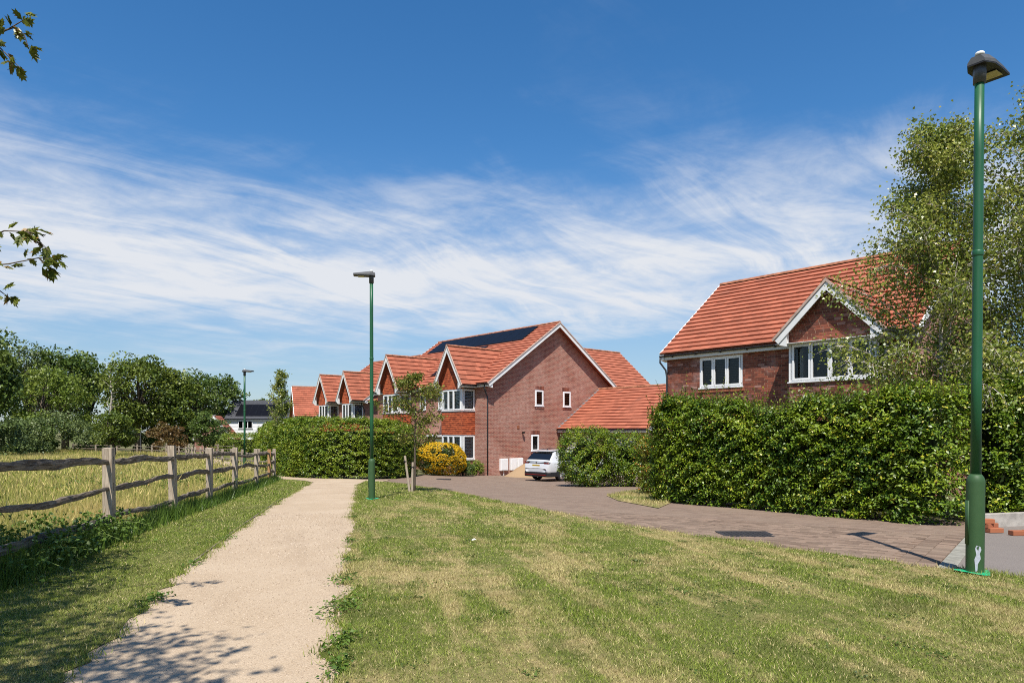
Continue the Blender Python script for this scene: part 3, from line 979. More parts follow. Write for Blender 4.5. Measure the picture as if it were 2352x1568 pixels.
def window(parent, o, ex, n, w, h, panes, depth=0.06, sill=True, blind=None, open_pane=None, name='window', sillmat='upvc'):
    """casement window: o = lower-left corner on the wall face, ex along the wall, n outward, panes = relative widths"""
    o, ex, n = Vector(o), Vector(ex), Vector(n)
    ez = Vector((0, 0, 1))
    m = MB()
    d0 = -depth
    fw = 0.055
    tot = sum(panes)
    def bar(m, x0, x1, z0, z1, a, b):
        m.obox(o + ex * x0 + ez * z0 + n * a, ex * (x1 - x0), n * (b - a), ez * (z1 - z0))
    bar(m, 0, w, 0, fw, d0, d0 + 0.06); bar(m, 0, w, h - fw, h, d0, d0 + 0.06)
    bar(m, 0, fw, fw, h - fw, d0, d0 + 0.06); bar(m, w - fw, w, fw, h - fw, d0, d0 + 0.06)
    x = fw
    spans = []
    inner = w - 2 * fw
    for i, p in enumerate(panes):
        pw = inner * p / tot
        spans.append((x, x + pw)); x += pw
        if i < len(panes) - 1:
            bar(m, x - 0.025, x + 0.025, fw, h - fw, d0, d0 + 0.06)
    wo = m.build(name, 'upvc', parent)
    for i, (a, b) in enumerate(spans):
        s = MB()
        sw = 0.05
        a2, b2, c2, e2 = a + 0.012, b - 0.012, fw - 0.006, h - fw + 0.006
        lift = 0.028
        bar(s, a2, b2, c2, c2 + sw, d0 + 0.03, d0 + 0.06 + lift); bar(s, a2, b2, e2 - sw, e2, d0 + 0.03, d0 + 0.06 + lift)
        bar(s, a2, a2 + sw, c2 + sw, e2 - sw, d0 + 0.03, d0 + 0.06 + lift); bar(s, b2 - sw, b2, c2 + sw, e2 - sw, d0 + 0.03, d0 + 0.06 + lift)
        s.build('sash', 'upvc', wo)
        g = MB()
        p0 = o + ex * (a2 + sw) + ez * (c2 + sw) + n * (d0 + 0.045)
        gx, gz = ex * (b2 - a2 - 2 * sw), ez * (e2 - c2 - 2 * sw)
        g.add([p0, p0 + gx, p0 + gx + gz, p0 + gz], [(0, 1, 2, 3)])
        g.build('pane', 'glass', wo)
        if blind:
            bm = MB()
            bx0, bx1 = a2 + sw - 0.02, b2 - sw + 0.02
            z0, z1 = fw, h - fw
            if blind == 'venetian':
                k = 0
                z = z0
                while z < z1:
                    bm.obox(o + ex * bx0 + ez * z + n * (d0 - 0.06), ex * (bx1 - bx0), n * -0.022 + ez * 0.004, ez * 0.003)
                    z += 0.055
            elif blind == 'shutter':
                z = z0
                while z < z1:
                    bm.obox(o + ex * bx0 + ez * z + n * (d0 - 0.05), ex * (bx1 - bx0), n * -0.05 + ez * 0.045, ez * 0.01)
                    z += 0.085
                bm.obox(o + ex * bx0 + ez * z0 + n * (d0 - 0.05), ex * 0.05, n * -0.03, ez * (z1 - z0))
                bm.obox(o + ex * (bx1 - 0.05) + ez * z0 + n * (d0 - 0.05), ex * 0.05, n * -0.03, ez * (z1 - z0))
            elif blind == 'curtain':
                bm.obox(o + ex * bx0 + ez * z0 + n * (d0 - 0.12), ex * (bx1 - bx0) * 0.35, n * -0.03, ez * (z1 - z0))
            elif blind == 'roller':
                bm.obox(o + ex * bx0 + ez * (z0 + (z1 - z0) * 0.42) + n * (d0 - 0.07), ex * (bx1 - bx0), n * -0.01, ez * (z1 - z0) * 0.58)
            bm.build('blind', {'venetian': 'blind', 'shutter': 'shutter', 'curtain': 'curtain', 'roller': 'blind'}[blind], wo, kind='stuff')
    if sill:
        sm = MB()
        sm.obox(o + ex * -0.03 + ez * -0.035 + n * -0.05, ex * (w + 0.06), n * 0.11, ez * 0.034)
        sm.build('sill', sillmat, wo)
    return wo


def tile_array(o, ex, es, n, Wd, Ls, tw, th, skip=None):
    """tile boxes on a slope: o at the lower-left of the slope, ex along the eave, es up the slope, n normal. Returns list of (origin, tilted axes)"""
    o, ex, es, n = Vector(o), Vector(ex), Vector(es), Vector(n)
    rows = int(round(Ls / th)); nt = int(round(Wd / tw))
    th, tw = Ls / rows, Wd / nt
    out = []
    for j in range(rows):
        off = tw / 2 if j % 2 else 0.0
        for i in range(nt + (1 if j % 2 else 0)):
            x0 = max(0.0, i * tw - off); x1 = min(Wd, (i + 1) * tw - off)
            if x1 - x0 < 0.02: continue
            if skip and skip((x0 + x1) / 2, (j + 0.5) * th): continue
            out.append((x0, x1, j * th, th))
    return out


def tile_geom(m, o, ex, es, n, t, thick=0.050, gap=0.0025):
    x0, x1, s, th = t
    # lower edge proud, upper edge tucked under the next course
    base = o + ex * (x0 + gap) + es * (s - 0.03) + n * 0.046
    ax = ex * (x1 - x0 - 2 * gap)
    ay = es * (th + 0.06) - n * 0.056
    m.obox(base - n * 0.0, ax, ay, n * thick)


def slope(parent, name, o, ex, es, n, Wd, Ls, tw=0.33, th=0.34, mat='roof_tile', skip=None, pieces=0, order=None):
    """a tiled roof slope: 'pieces' largest tiles as objects, the rest joined"""
    o, ex, es, n = Vector(o), Vector(ex), Vector(es), Vector(n)
    deck = MB()
    deck.obox(o + n * -0.06, ex * Wd, es * Ls, n * 0.058)
    d = deck.build(name, mat, parent)
    ts = tile_array(o, ex, es, n, Wd, Ls, tw, th, skip)
    if pieces:
        ts.sort(key=order or (lambda t: 0))
    m = MB(); cache = {}
    for k, t in enumerate(ts):
        if k < pieces:
            key = (round(t[1] - t[0], 3), round(t[3], 3))
            if key not in cache:
                q = MB(); tile_geom(q, Vector((0, 0, 0)), ex, es, n, (0, t[1] - t[0], 0, t[3]))
                me = bpy.data.meshes.new('tile'); me.from_pydata(q.v, [], q.f); me.materials.append(M[mat]); cache[key] = me
            ob = bpy.data.objects.new('tile', cache[key])
            ob.location = o + ex * t[0] + es * t[2] + n * float(rng.normal(0, 0.0015))
            link(ob, d)
        else:
            tile_geom(m, o + n * float(rng.normal(0, 0.0012)), ex, es, n, t)
    if m.v:
        m.build('tiles', mat, d, kind='stuff')
    return d


def ridge_tiles(parent, a, b, r=0.12, mat='ridge_clay', each=0.45, cap=True):
    a, b = Vector(a), Vector(b)
    L = (b - a).length; d = (b - a) / L
    side = d.cross(Vector((0, 0, 1))).normalized()
    nseg = max(1, int(round(L / each)))
    first = None
    for k in range(nseg):
        m = MB()
        p = a + d * (L * k / nseg); q = a + d * (L * (k + 1) / nseg + 0.0)
        ring = []
        up = Vector((0, 0, 1))
        r2 = r + (0.004 if k % 2 else 0.0)
        for pt in (p, q):
            ring.append([pt + side * math.cos(t) * r2 + up * (math.sin(t) * r2 * 0.85 - r2 * 0.25) for t in [math.pi * i / 6 for i in range(7)]])
        vs = ring[0] + ring[1]
        fs = [(i, i + 1, 8 + i, 7 + i) for i in range(6)] + [tuple(range(7)), tuple(range(7, 14))[::-1]]
        m.add(vs, fs)
        m.build('ridge_tile', mat, parent)


def hung_tiles(parent, o, ex, n, poly_w, z0, z1, halfw, tw=0.165, th=0.115, name='tile_hanging'):
    """vertical tile hanging; halfw(z) -> (xmin, xmax) of the panel at height z"""
    o, ex, n = Vector(o), Vector(ex), Vector(n); ez = Vector((0, 0, 1))
    m = MB(); j = 0; z = z0
    while z < z1 - 0.02:
        a, b = halfw(z + th * 0.5)
        x = a - (tw / 2 if j % 2 else 0)
        while x < b:
            xa, xb = max(a, x + 0.002), min(b, x + tw - 0.002)
            if xb - xa > 0.02:
                k = random.uniform(0, 0.006)
                m.obox(o + ex * xa + ez * z + n * (0.012 + k), ex * (xb - xa), ez * (th + 0.03) - n * 0.014, n * 0.014)
            x += tw
        z += th; j += 1
    return m.build(name, 'hung_tile', parent, kind='stuff')


def bargeboard(parent, foot, apex, out, width=0.2, thick=0.03, box=True, verge=True):
    """white board under a verge from foot to apex, 'out' = outward normal of the gable"""
    foot, apex, out = Vector(foot), Vector(apex), Vector(out)
    d = (apex - foot); up = Vector((0, 0, 1))
    nrm = (up - d * (up.dot(d) / d.length_squared)).normalized()
    m = MB()
    m.prism([foot - nrm * width, apex - up * (width / nrm.z), apex, foot], out * thick)
    m.build('bargeboard', 'white_paint', parent)
    if box:
        hdir = Vector((d.x, d.y, 0)).normalized()
        f = foot
        bx = MB()
        bx.prism([f - nrm * 0.0, f - nrm * width * 1.05, f - nrm * width * 1.05 + up * -0.03 + hdir * 0.02, f + hdir * 0.36 + up * (-width * 0.95 - 0.05), f + hdir * 0.36 + up * (d.z / Vector((d.x, d.y, 0)).length * 0.36 - 0.05)], out * -0.14)
        bx.build('eaves_box', 'white_paint', parent)
    if verge:
        v = MB()
        v.prism([foot + nrm * 0.005 - d.normalized() * 0.04, apex + up * 0.006, apex + up * (0.07 / nrm.z), foot + nrm * 0.07 - d.normalized() * 0.04], out * (thick + 0.03))
        v.build('verge_strip', 'verge_mortar', parent)


def gutter(parent, a, b, r=0.06, fascia=0.2, out=(0, -1, 0), brackets=True):
    a, b, out = Vector(a), Vector(b), Vector(out)
    d = (b - a).normalized(); L = (b - a).length
    f = MB()
    f.obox(a - out * 0.02 + Vector((0, 0, -fascia)), d * L, out * 0.02, (0, 0, fascia))
    f.build('fascia', 'white_paint', parent)
    m = MB()
    prof = [out * (0.005 + r + r * math.cos(t)) + Vector((0, 0, -0.02 - r * math.sin(t))) for t in [math.pi * i / 6 for i in range(7)]]
    vs = [a + p for p in prof] + [b + p for p in prof]
    m.add(vs, [(i, i + 1, 8 + i, 7 + i) for i in range(6)] + [tuple(range(7)), tuple(range(7, 14))])
    if brackets:
        k = 0.5
        while k < L:
            m.obox(a + d * k + Vector((0, 0, -0.1)), d * 0.03, out * 0.1, (0, 0, 0.04))
            k += 0.95
    g = m.build('gutter', 'black_plastic', parent)
    return g


EZ = Vector((0, 0, 1))


def gable_bay(house, x0, x1, p, zsill, zhead, zfoot, zapex, back, over=0.33, hung=True, front_panes=(1, 1, 1), blind='shutter', lower=None, brick=False, zg=-3.0, tw=0.33, detail=True):
    """square two-storey bay with a steep gable roof on a house front (local y = 0); x0..x1 wide, p deep"""
    w = x1 - x0; xc = (x0 + x1) / 2
    front = Vector((0, -1, 0)); ex = Vector((1, 0, 0))
    hw_ = w / 2 + over - 0.05
    # walls of the bay: below, between and above the windows
    m = MB()
    holes = [(0.0, w, zsill, zhead)]
    zs = [(zg, zsill)] if not lower else [(zg, lower[0]), (lower[1], zsill)]
    matw = 'brick_front' if not brick else 'mortar'
    for k, (za, zb) in enumerate(zs):
        b = MB().box(x0, x1, -p, 0.0, za, zb)
        b.build('bay_wall', matw if k == 0 else 'brick_front', house)
    # gable triangle above the head
    pitch = (zapex - zfoot) / (hw_)
    zt = zhead + 0.0
    tri_h = zfoot + (hw_ - w / 2) * pitch - 0.12
    poly = [(x0, -p + 0.01, zt), (x1, -p + 0.01, zt), (x1, -p + 0.01, max(zt + 0.02, tri_h)), (xc, -p + 0.01, zapex - 0.12), (x0, -p + 0.01, max(zt + 0.02, tri_h))]
    MB().prism(poly, (0, 0.12, 0)).build('gable_wall', 'mortar' if brick else 'brick_front', house)
    if hung:
        def hwid(z):
            if z < tri_h: return (x0, x1)
            q = w / 2 * max(0.0, (zapex - 0.14 - z)) / max(0.01, (zapex - 0.14 - tri_h)); return (xc - q, xc + q)
        hung_tiles(house, (0, -p, 0), ex, front, w, zhead + 0.02, zapex - 0.2, hwid)
        if lower:
            hung_tiles(house, (0, -p, 0), ex, front, w, lower[1] + 0.02, zsill - 0.10, lambda z: (x0, x1))
            hung_tiles(house, (x1, -p, 0), Vector((0, 1, 0)), Vector((1, 0, 0)), p, lower[1] + 0.02, zsill - 0.10, lambda z: (0.0, p))
            MB().box(x0 - 0.03, x1 + 0.03, -p - 0.03, 0.0, zsill - 0.10, zsill - 0.035).build('lead_flashing', 'grey_lead', house)
    # windows: front, right side, and plain left side
    hh = zhead - zsill
    def bay_glazing(za, hh, bl, panes):
        window(house, (x0 + 0.05, -p, za), ex, front, w - 0.10, hh, panes, depth=0.06, sill=True, blind=bl)
        window(house, (x1, -p + 0.05, za), Vector((0, 1, 0)), Vector((1, 0, 0)), p - 0.05, hh, (1,), depth=0.06, sill=True, blind=bl)
        window(house, (x0, -0.0, za), Vector((0, -1, 0)), Vector((-1, 0, 0)), p - 0.05, hh, (1,), depth=0.06, sill=True, blind=None)
        for (cx, cy) in ((x0, -p), (x1 - 0.10, -p)):
            MB().box(cx, cx + 0.10, -p, -p + 0.10, za, za + hh).build('corner_post', 'upvc', house)
    bay_glazing(zsill, hh, blind, front_panes)
    if lower:
        bay_glazing(lower[0], lower[1] - lower[0], blind, front_panes)
    # roof of the bay: two steep slopes running back into the main roof
    sl = math.hypot(hw_, zapex - zfoot)
    yo = -p - over + 0.1
    for sgn in (-1, 1):
        foot = Vector((xc + sgn * hw_, 0, zfoot)); apex = Vector((xc, 0, zapex))
        es = (apex - foot).normalized()
        nn = Vector((sgn * (zapex - zfoot), 0, hw_)).normalized()
        exs = Vector((0, 1, 0)) if sgn > 0 else Vector((0, -1, 0))
        o = foot + Vector((0, yo if sgn > 0 else back, 0))
        slope(house, 'bay_roof', o, exs, es, nn, back - yo, sl, tw=tw)
        bargeboard(house, foot + Vector((0, yo + 0.02, -0.03)), apex + Vector((0, yo + 0.02, -0.03)), (0, -1, 0), 0.17, 0.03)
    ridge_tiles(house, (xc, yo - 0.03, zapex + 0.05), (xc, back, zapex + 0.05), 0.11)
    # soffits closing the eaves
    MB().box(x0 - (hw_ - w / 2), x1 + (hw_ - w / 2), yo + 0.03, 0.0, zfoot - 0.16, zfoot - 0.145).build('soffit', 'white_paint', house) if not hung else None
    MB().box(x1, x1 + (hw_ - w / 2) - 0.02, yo + 0.05, 0.0, zfoot - 0.155, zfoot - 0.14).build('soffit', 'white_paint', house) if hung else None
    gutter(house, (x1 + hw_ - w / 2, yo + 0.05, zfoot - 0.02), (x1 + hw_ - w / 2, -0.1, zfoot - 0.02), 0.05, 0.12, (1, 0, 0), False)


def solar_panel(parent, o, ex, es, n, w, l):
    o, ex, es, n = map(Vector, (o, ex, es, n))
    m = MB(); m.obox(o + n * 0.09, ex * w, es * l, n * 0.035)
    fr = m.build('solar_panel', 'black_plastic', parent)
    me = bpy.data.meshes.new('solar_cells')
    me.from_pydata([(0, 0, 0), (w - 0.03, 0, 0), (w - 0.03, l - 0.03, 0), (0, l - 0.03, 0)], [], [(0, 1, 2, 3)])
    me.materials.append(M['solar_cell'])
    c = bpy.data.objects.new('solar_cells', me)
    mt = Matrix((ex, es, n)).transposed().to_4x4()
    mt.translation = o + n * 0.128 + ex * 0.015 + es * 0.015
    c.matrix_local = mt
    link(c, fr)
    return fr


def main_roof(house, x0, x1, depth, ze, zr, tw=0.33, th=0.34, over=0.2, vo=0.15, skip=None, pieces=0, order=None, left_barge=False, right_barge=True, back=True):
    """ridge along local x; front eave at y = -over"""
    yr = depth / 2
    pit = (zr - ze) / (yr + over)
    f = Vector((x0 - vo, -over, ze)); sl = math.hypot(yr + over, zr - ze)
    es = Vector((0, yr + over, zr - ze)).normalized(); n = Vector((0, -(zr - ze), yr + over)).normalized()
    fr = slope(house, 'roof', f, (1, 0, 0), es, n, x1 - x0 + 2 * vo, sl, tw, th, skip=skip, pieces=pieces, order=order)
    if back:
        bk = Vector((x1 + vo, depth + over, ze)); es2 = Vector((0, -(yr + over), zr - ze)).normalized(); n2 = Vector((0, (zr - ze), yr + over)).normalized()
        slope(house, 'roof', bk, (-1, 0, 0), es2, n2, x1 - x0 + 2 * vo, sl, tw, th)
    ridge_tiles(house, (x0 - vo, yr, zr + 0.06), (x1 + vo, yr, zr + 0.06))
    for flag, x, out in ((left_barge, x0 - vo, -1), (right_barge, x1 + vo, 1)):
        if flag:
            for yy in (-over, depth + over):
                bargeboard(house, (x, yy, ze - 0.03), (x, yr, zr - 0.03), (out, 0, 0), 0.19, 0.03)
        else:
            for yy in (-over, depth + over):
                v = MB(); d = Vector((0, yr - yy, zr - ze)); nn = Vector((0, -(zr - ze) * (1 if yy < yr else -1), abs(yr - yy))).normalized()
                v.prism([Vector((x, yy, ze)) - nn * 0.08, Vector((x, yr, zr)) - nn * 0.08, Vector((x, yr, zr)) + nn * 0.065, Vector((x, yy, ze)) + nn * 0.065], (0.05 * out, 0, 0))
                v.build('verge_strip', 'white_paint', house)
    gutter(house, (x0 - vo, -over, ze - 0.02), (x1 + vo, -over, ze - 0.02), 0.055, 0.17)
    MB().box(x0 - vo + 0.02, x1 + vo - 0.02, -over + 0.01, 0.0, ze - 0.19, ze - 0.175).build('soffit', 'white_paint', house)
    return fr


def house_shell(house, x0, x1, depth, zg, ze, zr, front_holes, gable_holes, front_mat='brick_front', side_mat='brick_side', gable_left=True):
    """outer walls; front at y = 0 facing -y, right gable at x = x1 facing +x"""
    m = MB()
    wall_face(m, (0, 0, 0), (1, 0, 0), (0, 0, 1), (0, -1, 0), x1, ze - 0.0, front_holes, 0.10, x0, zg)
    m.build('wall', front_mat, house)
    m = MB()
    wall_face(m, (x1, 0, 0), (0, 1, 0), (0, 0, 1), (1, 0, 0), depth, ze - 0.0, gable_holes, 0.10, 0.0, zg)
    m.add([(x1, 0, ze), (x1, depth, ze), (x1, depth / 2, zr - 0.1)], [(0, 1, 2)])
    m.build('wall', side_mat, house)
    m = MB()
    m.add([(x0, depth, zg), (x0, 0, zg), (x0, 0, ze), (x0, depth / 2, zr - 0.1), (x0, depth, ze)], [(0, 1, 2, 3, 4)])
    m.build('wall', side_mat, house)
    m = MB()
    m.add([(x1, depth, zg), (x0, depth, zg), (x0, depth, ze), (x1, depth, ze)], [(0, 1, 2, 3)])
    m.build('wall', front_mat, house)
    # floors and a cross wall, so rooms are dark
    m = MB()
    m.box(x0 + 0.15, x1 - 0.15, 0.2, depth - 0.2, ze - 2.55, ze - 2.45)
    m.box(x0 + 0.15, x1 - 0.15, 0.2, depth - 0.2, ze - 0.12, ze - 0.06)
    m.box(x0 + 0.15, x1 - 0.15, depth * 0.45, depth * 0.45 + 0.1, zg, ze - 0.13)
    m.build('floors', 'room_dark', house)


def brick_courses(area_fns, o, ex, n, zlo, zhi, holes, limits, bl=0.215, bh=0.065, j=0.010):
    """positions of bricks on a face: limits(z) -> (xmin, xmax)"""
    out = []
    z = zlo; k = 0
    while z < zhi - 0.03:
        a, b = limits(z + bh / 2)
        x = a - (0.1125 if k % 2 else 0.0)
        while x < b:
            xa, xb = max(a, x), min(b, x + bl)
            segs = [(xa, xb)]
            for h in holes:
                if h[2] < z + bh * 0.5 < h[3]:
                    ns = []
                    for (p, q) in segs:
                        if q <= h[0] or p >= h[1]: ns.append((p, q)); continue
                        if p < h[0]: ns.append((p, h[0]))
                        if q > h[1]: ns.append((h[1], q))
                    segs = ns
            for (p, q) in segs:
                if q - p > 0.03: out.append((p, q, z))
            x += bl + j
        z += bh + j; k += 1
    return out


def near_house():
    org = (5.55, 24.4)
    h = empty('brick_house', (org[0], org[1], 0.0), HROT)
    tag(h, 'red brick house with plain tiled roof and brick gabled bay behind the tall hedge', 'house')
    zg, ze, zr, D, W = -2.75, 2.72, 5.72, 7.5, 8.0
    zs = 2.57   # soffit
    bx0, bx1, bp = 4.91, 7.33, 0.80
    win = (1.34, 2.95, 1.47, 2.50)
    lowwin = (1.3, 3.0, -1.4, -0.2)
    house_shell(h, 0, W, D, zg, ze, zr, [win, lowwin, (bx0 + 0.05, bx1 - 0.05, 1.45, 2.55)], [(2.0, 2.7, 1.5, 2.5)], front_mat='mortar')
    window(h, (win[0], 0, win[2]), (1, 0, 0), (0, -1, 0), win[1] - win[0], win[3] - win[2], (0.95, 1, 1), blind='venetian')
    window(h, (lowwin[0], 0, lowwin[2]), (1, 0, 0), (0, -1, 0), 1.7, 1.2, (1, 1, 1), blind='venetian')
    window(h, (W, 2.0, 1.5), (0, 1, 0), (1, 0, 0), 0.7, 1.0, (1,))
    # roof: tiles one by one on the street side, except where the bay's roof covers them
    def skip(x, s):
        zz = ze + s * 0.625; xc = 6.12
        return False
    xc = (bx0 + bx1) / 2
    def order(t):
        x = (t[0] + t[1]) / 2 - 0.15; yy = t[2] * 0.8 - 0.2; zz = ze + t[2] * 0.6
        hid = abs(x - xc) < 1.6 - (zz - 2.7) and zz < 4.3
        return (1 if hid else 0, x * 0.0 + (0 if x < 6.9 else 1), -t[2] * 0 + abs(x - 3.4))
    main_roof(h, 0, W, D, ze, zr, tw=0.40, th=0.29, over=0.16, vo=0.16, pieces=300, order=order, left_barge=False, right_barge=False)
    # the bay
    gable_bay(h, bx0, bx1, bp, 1.45, 2.56, 2.72, 4.22, 2.6, over=0.36, hung=False, front_panes=(1, 1, 1, 1), blind='venetian', lower=None, brick=True, zg=zg, tw=0.40)
    # bricks, one by one where they show
    bricks = []
    def soft(z): return (0.0, bx0)
    for (p, q, z) in brick_courses(None, None, None, None, 0.20, zs, [(win[0], win[1], win[2] - 0.115, win[3] + 0.02)], lambda z: (0.0, W)):
        if bx0 - 0.02 < p and q < bx1 + 0.02: continue
        bricks.append(((p, 0, z), (1, 0, 0), (0, -1, 0), q - p))
    for (p, q, z) in brick_courses(None, None, None, None, 0.20, 1.41, [], lambda z: (bx0, bx1)):
        bricks.append(((p, -bp, z), (1, 0, 0), (0, -1, 0), q - p))
    for (p, q, z) in brick_courses(None, None, None, None, 0.20, 1.41, [], lambda z: (0, bp)):
        bricks.append(((bx1, -bp + p, z), (0, 1, 0), (1, 0, 0), q - p))
    for (p, q, z) in brick_courses(None, None, None, None, 0.20, 1.41, [], lambda z: (0, bp)):
        bricks.append(((bx0, -p, z), (0, -1, 0), (-1, 0, 0), q - p))
    hwv = (bx1 - bx0) / 2 + 0.31; pitch = 1.5 / hwv
    for (p, q, z) in brick_courses(None, None, None, None, 2.60, 4.0, [], lambda z: (xc - min(1.21, max(0.0, (4.04 - z) / pitch)), xc + min(1.21, max(0.0, (4.04 - z) / pitch)))):
        bricks.append(((p, -bp + 0.01, z), (1, 0, 0), (0, -1, 0), q - p))
    bricks.sort(key=lambda b: abs(b[0][0] - 4.6) + (2 if b[0][2] < 0.75 else 0))
    cache = {}; m = MB()
    wall = bpy.data.objects[[c.name for c in h.children if c.name.startswith('wall')][0]]
    for k, (p, ex, n, L) in enumerate(bricks):
        p, ex, n = Vector(p), Vector(ex), Vector(n)
        pr = 0.006 + float(rng.uniform(-0.0015, 0.003))
        if k < 300:
            key = (round(L, 2), tuple(ex))
            if key not in cache:
                q = MB(); q.obox(n * -0.01, ex * (round(L, 2)), n * 0.016, (0, 0, 0.065))
                me = bpy.data.meshes.new('brick'); me.from_pydata(q.v, [], q.f); me.materials.append(M['brick_piece']); cache[key] = me
            o = bpy.data.objects.new('brick', cache[key]); o.location = p + n * (pr - 0.006)
            link(o, wall)
        else:
            m.obox(p - n * 0.01, ex * L, n * (0.01 + pr), (0, 0, 0.065))
    m.build('brickwork', 'brick_piece', wall, kind='stuff')
    # brick-on-edge sill course below the upper window
    for k in range(22):
        a = win[0] - 0.06 + k * (1.73 / 22)
        MB().box(a, a + 0.069, -0.035, 0.02, win[2] - 0.155, win[2] - 0.04).build('sill_brick', 'brick_orange', h)
    # downpipe swan-neck at the left corner
    MB().tube([(-0.12, -0.26, ze - 0.1), (-0.12, -0.26, ze - 0.28), (-0.02, -0.06, ze - 0.55), (0.02, -0.05, ze - 0.8), (0.02, -0.05, zg)], 0.034, 8).build('downpipe', 'pipe_grey', h, smooth=True)
    MB().prism([(-0.16, -0.22, ze - 0.03), (-0.16, 0.12, ze - 0.03 + 0.25), (-0.16, 0.12, ze - 0.25), (-0.16, -0.22, ze - 0.19)], (0.16, 0, 0)).build('eaves_box', 'white_paint', h)
    # front door and ground-floor bay window, seen only in gaps of the hedge
    MB().box(3.5, 4.45, -0.03, 0.0, -2.5, -0.4).build('door', 'white_paint', h)


near_house()


def semi_house(org, x0, zg, ze, zr, D, bays, label, gable=None, solar=False, detail=True, entry=None, back_len=None, left_barge=False):
    """pair of houses: front along local x from x0 (far) to 0 (near corner), steep gabled bays"""
    h = empty('brick_house', (org[0], org[1], 0.0), HROT)
    tag(h, label, 'house', 'red roofed brick houses along the road')
    gh = list(gable or [])
    fh = []
    for (bx0, bx1, dz) in bays:
        fh.append((bx0 + 0.05, bx1 - 0.05, 1.20 + dz, 2.42 + dz)); fh.append((bx0 + 0.05, bx1 - 0.05, -1.62 + dz, -0.22 + dz))
    if entry:
        for e in entry: fh.append(e)
    house_shell(h, x0, 0.0, D, zg, ze, zr, fh, gh)
    main_roof(h, x0, 0.0, D, ze, zr, over=0.22, vo=0.40, left_barge=left_barge, right_barge=True)
    for g in gh:
        window(h, (0, g[0], g[2]), (0, 1, 0), (1, 0, 0), g[1] - g[0], g[3] - g[2], (1,), blind='curtain' if detail else None)
        m = MB()
        for k in range(9):
            a = g[0] - 0.06 + k * (g[1] - g[0] + 0.12) / 9
            m.box(-0.02, 0.012, a, a + (g[1] - g[0] + 0.12) / 9 - 0.012, g[3] + 0.02, g[3] + 0.235)
        m.build('brick_lintel', 'brick_piece', h, kind='stuff')
        m = MB()
        for k in range(9):
            a = g[0] - 0.03 + k * (g[1] - g[0] + 0.06) / 9
            m.box(-0.02, 0.035, a, a + (g[1] - g[0] + 0.06) / 9 - 0.01, g[2] - 0.15, g[2] - 0.045)
        m.build('brick_sill', 'brick_piece', h, kind='stuff')
    for e in (entry or []):
        window(h, (e[0], 0, e[2]), (1, 0, 0), (0, -1, 0), e[1] - e[0], e[3] - e[2], (1, 1), blind='shutter')
    for (bx0, bx1, dz) in bays:
        gable_bay(h, bx0, bx1, 0.93, 1.20 + dz, 2.42 + dz, 2.66 + dz, 4.92 + dz, 4.2, over=0.45, hung=True, front_panes=(0.9, 0.8, 1.1), blind='shutter', lower=(-1.62 + dz, -0.22 + dz), zg=zg)
    # downpipe at the near corner
    MB().tube([(0.1, -0.24, ze - 0.1), (0.1, -0.24, ze - 0.3), (0.045, -0.06, ze - 0.6), (0.045, 0.04, ze - 0.75), (0.045, 0.04, zg)], 0.036, 8).build('downpipe', 'pipe_grey', h, smooth=True)
    return h


A_ORG = (-1.45, 38.8)
ZGA = -2.85
hA = semi_house(A_ORG, -12.1, ZGA, 2.72, 6.68, 11.0, [(-3.05, -1.08, 0.0), (-9.8, -7.83, 0.0)],
                'long brick house with rooftop solar panels and a tall gable end by the sand heap',
                gable=[(3.77, 4.49, 1.53, 2.50), (6.18, 6.89, 1.53, 2.50), (3.46, 4.11, -1.19, -0.20)],
                entry=[(-4.75, -4.05, 1.35, 2.45), (-6.8, -6.1, 1.35, 2.45)])


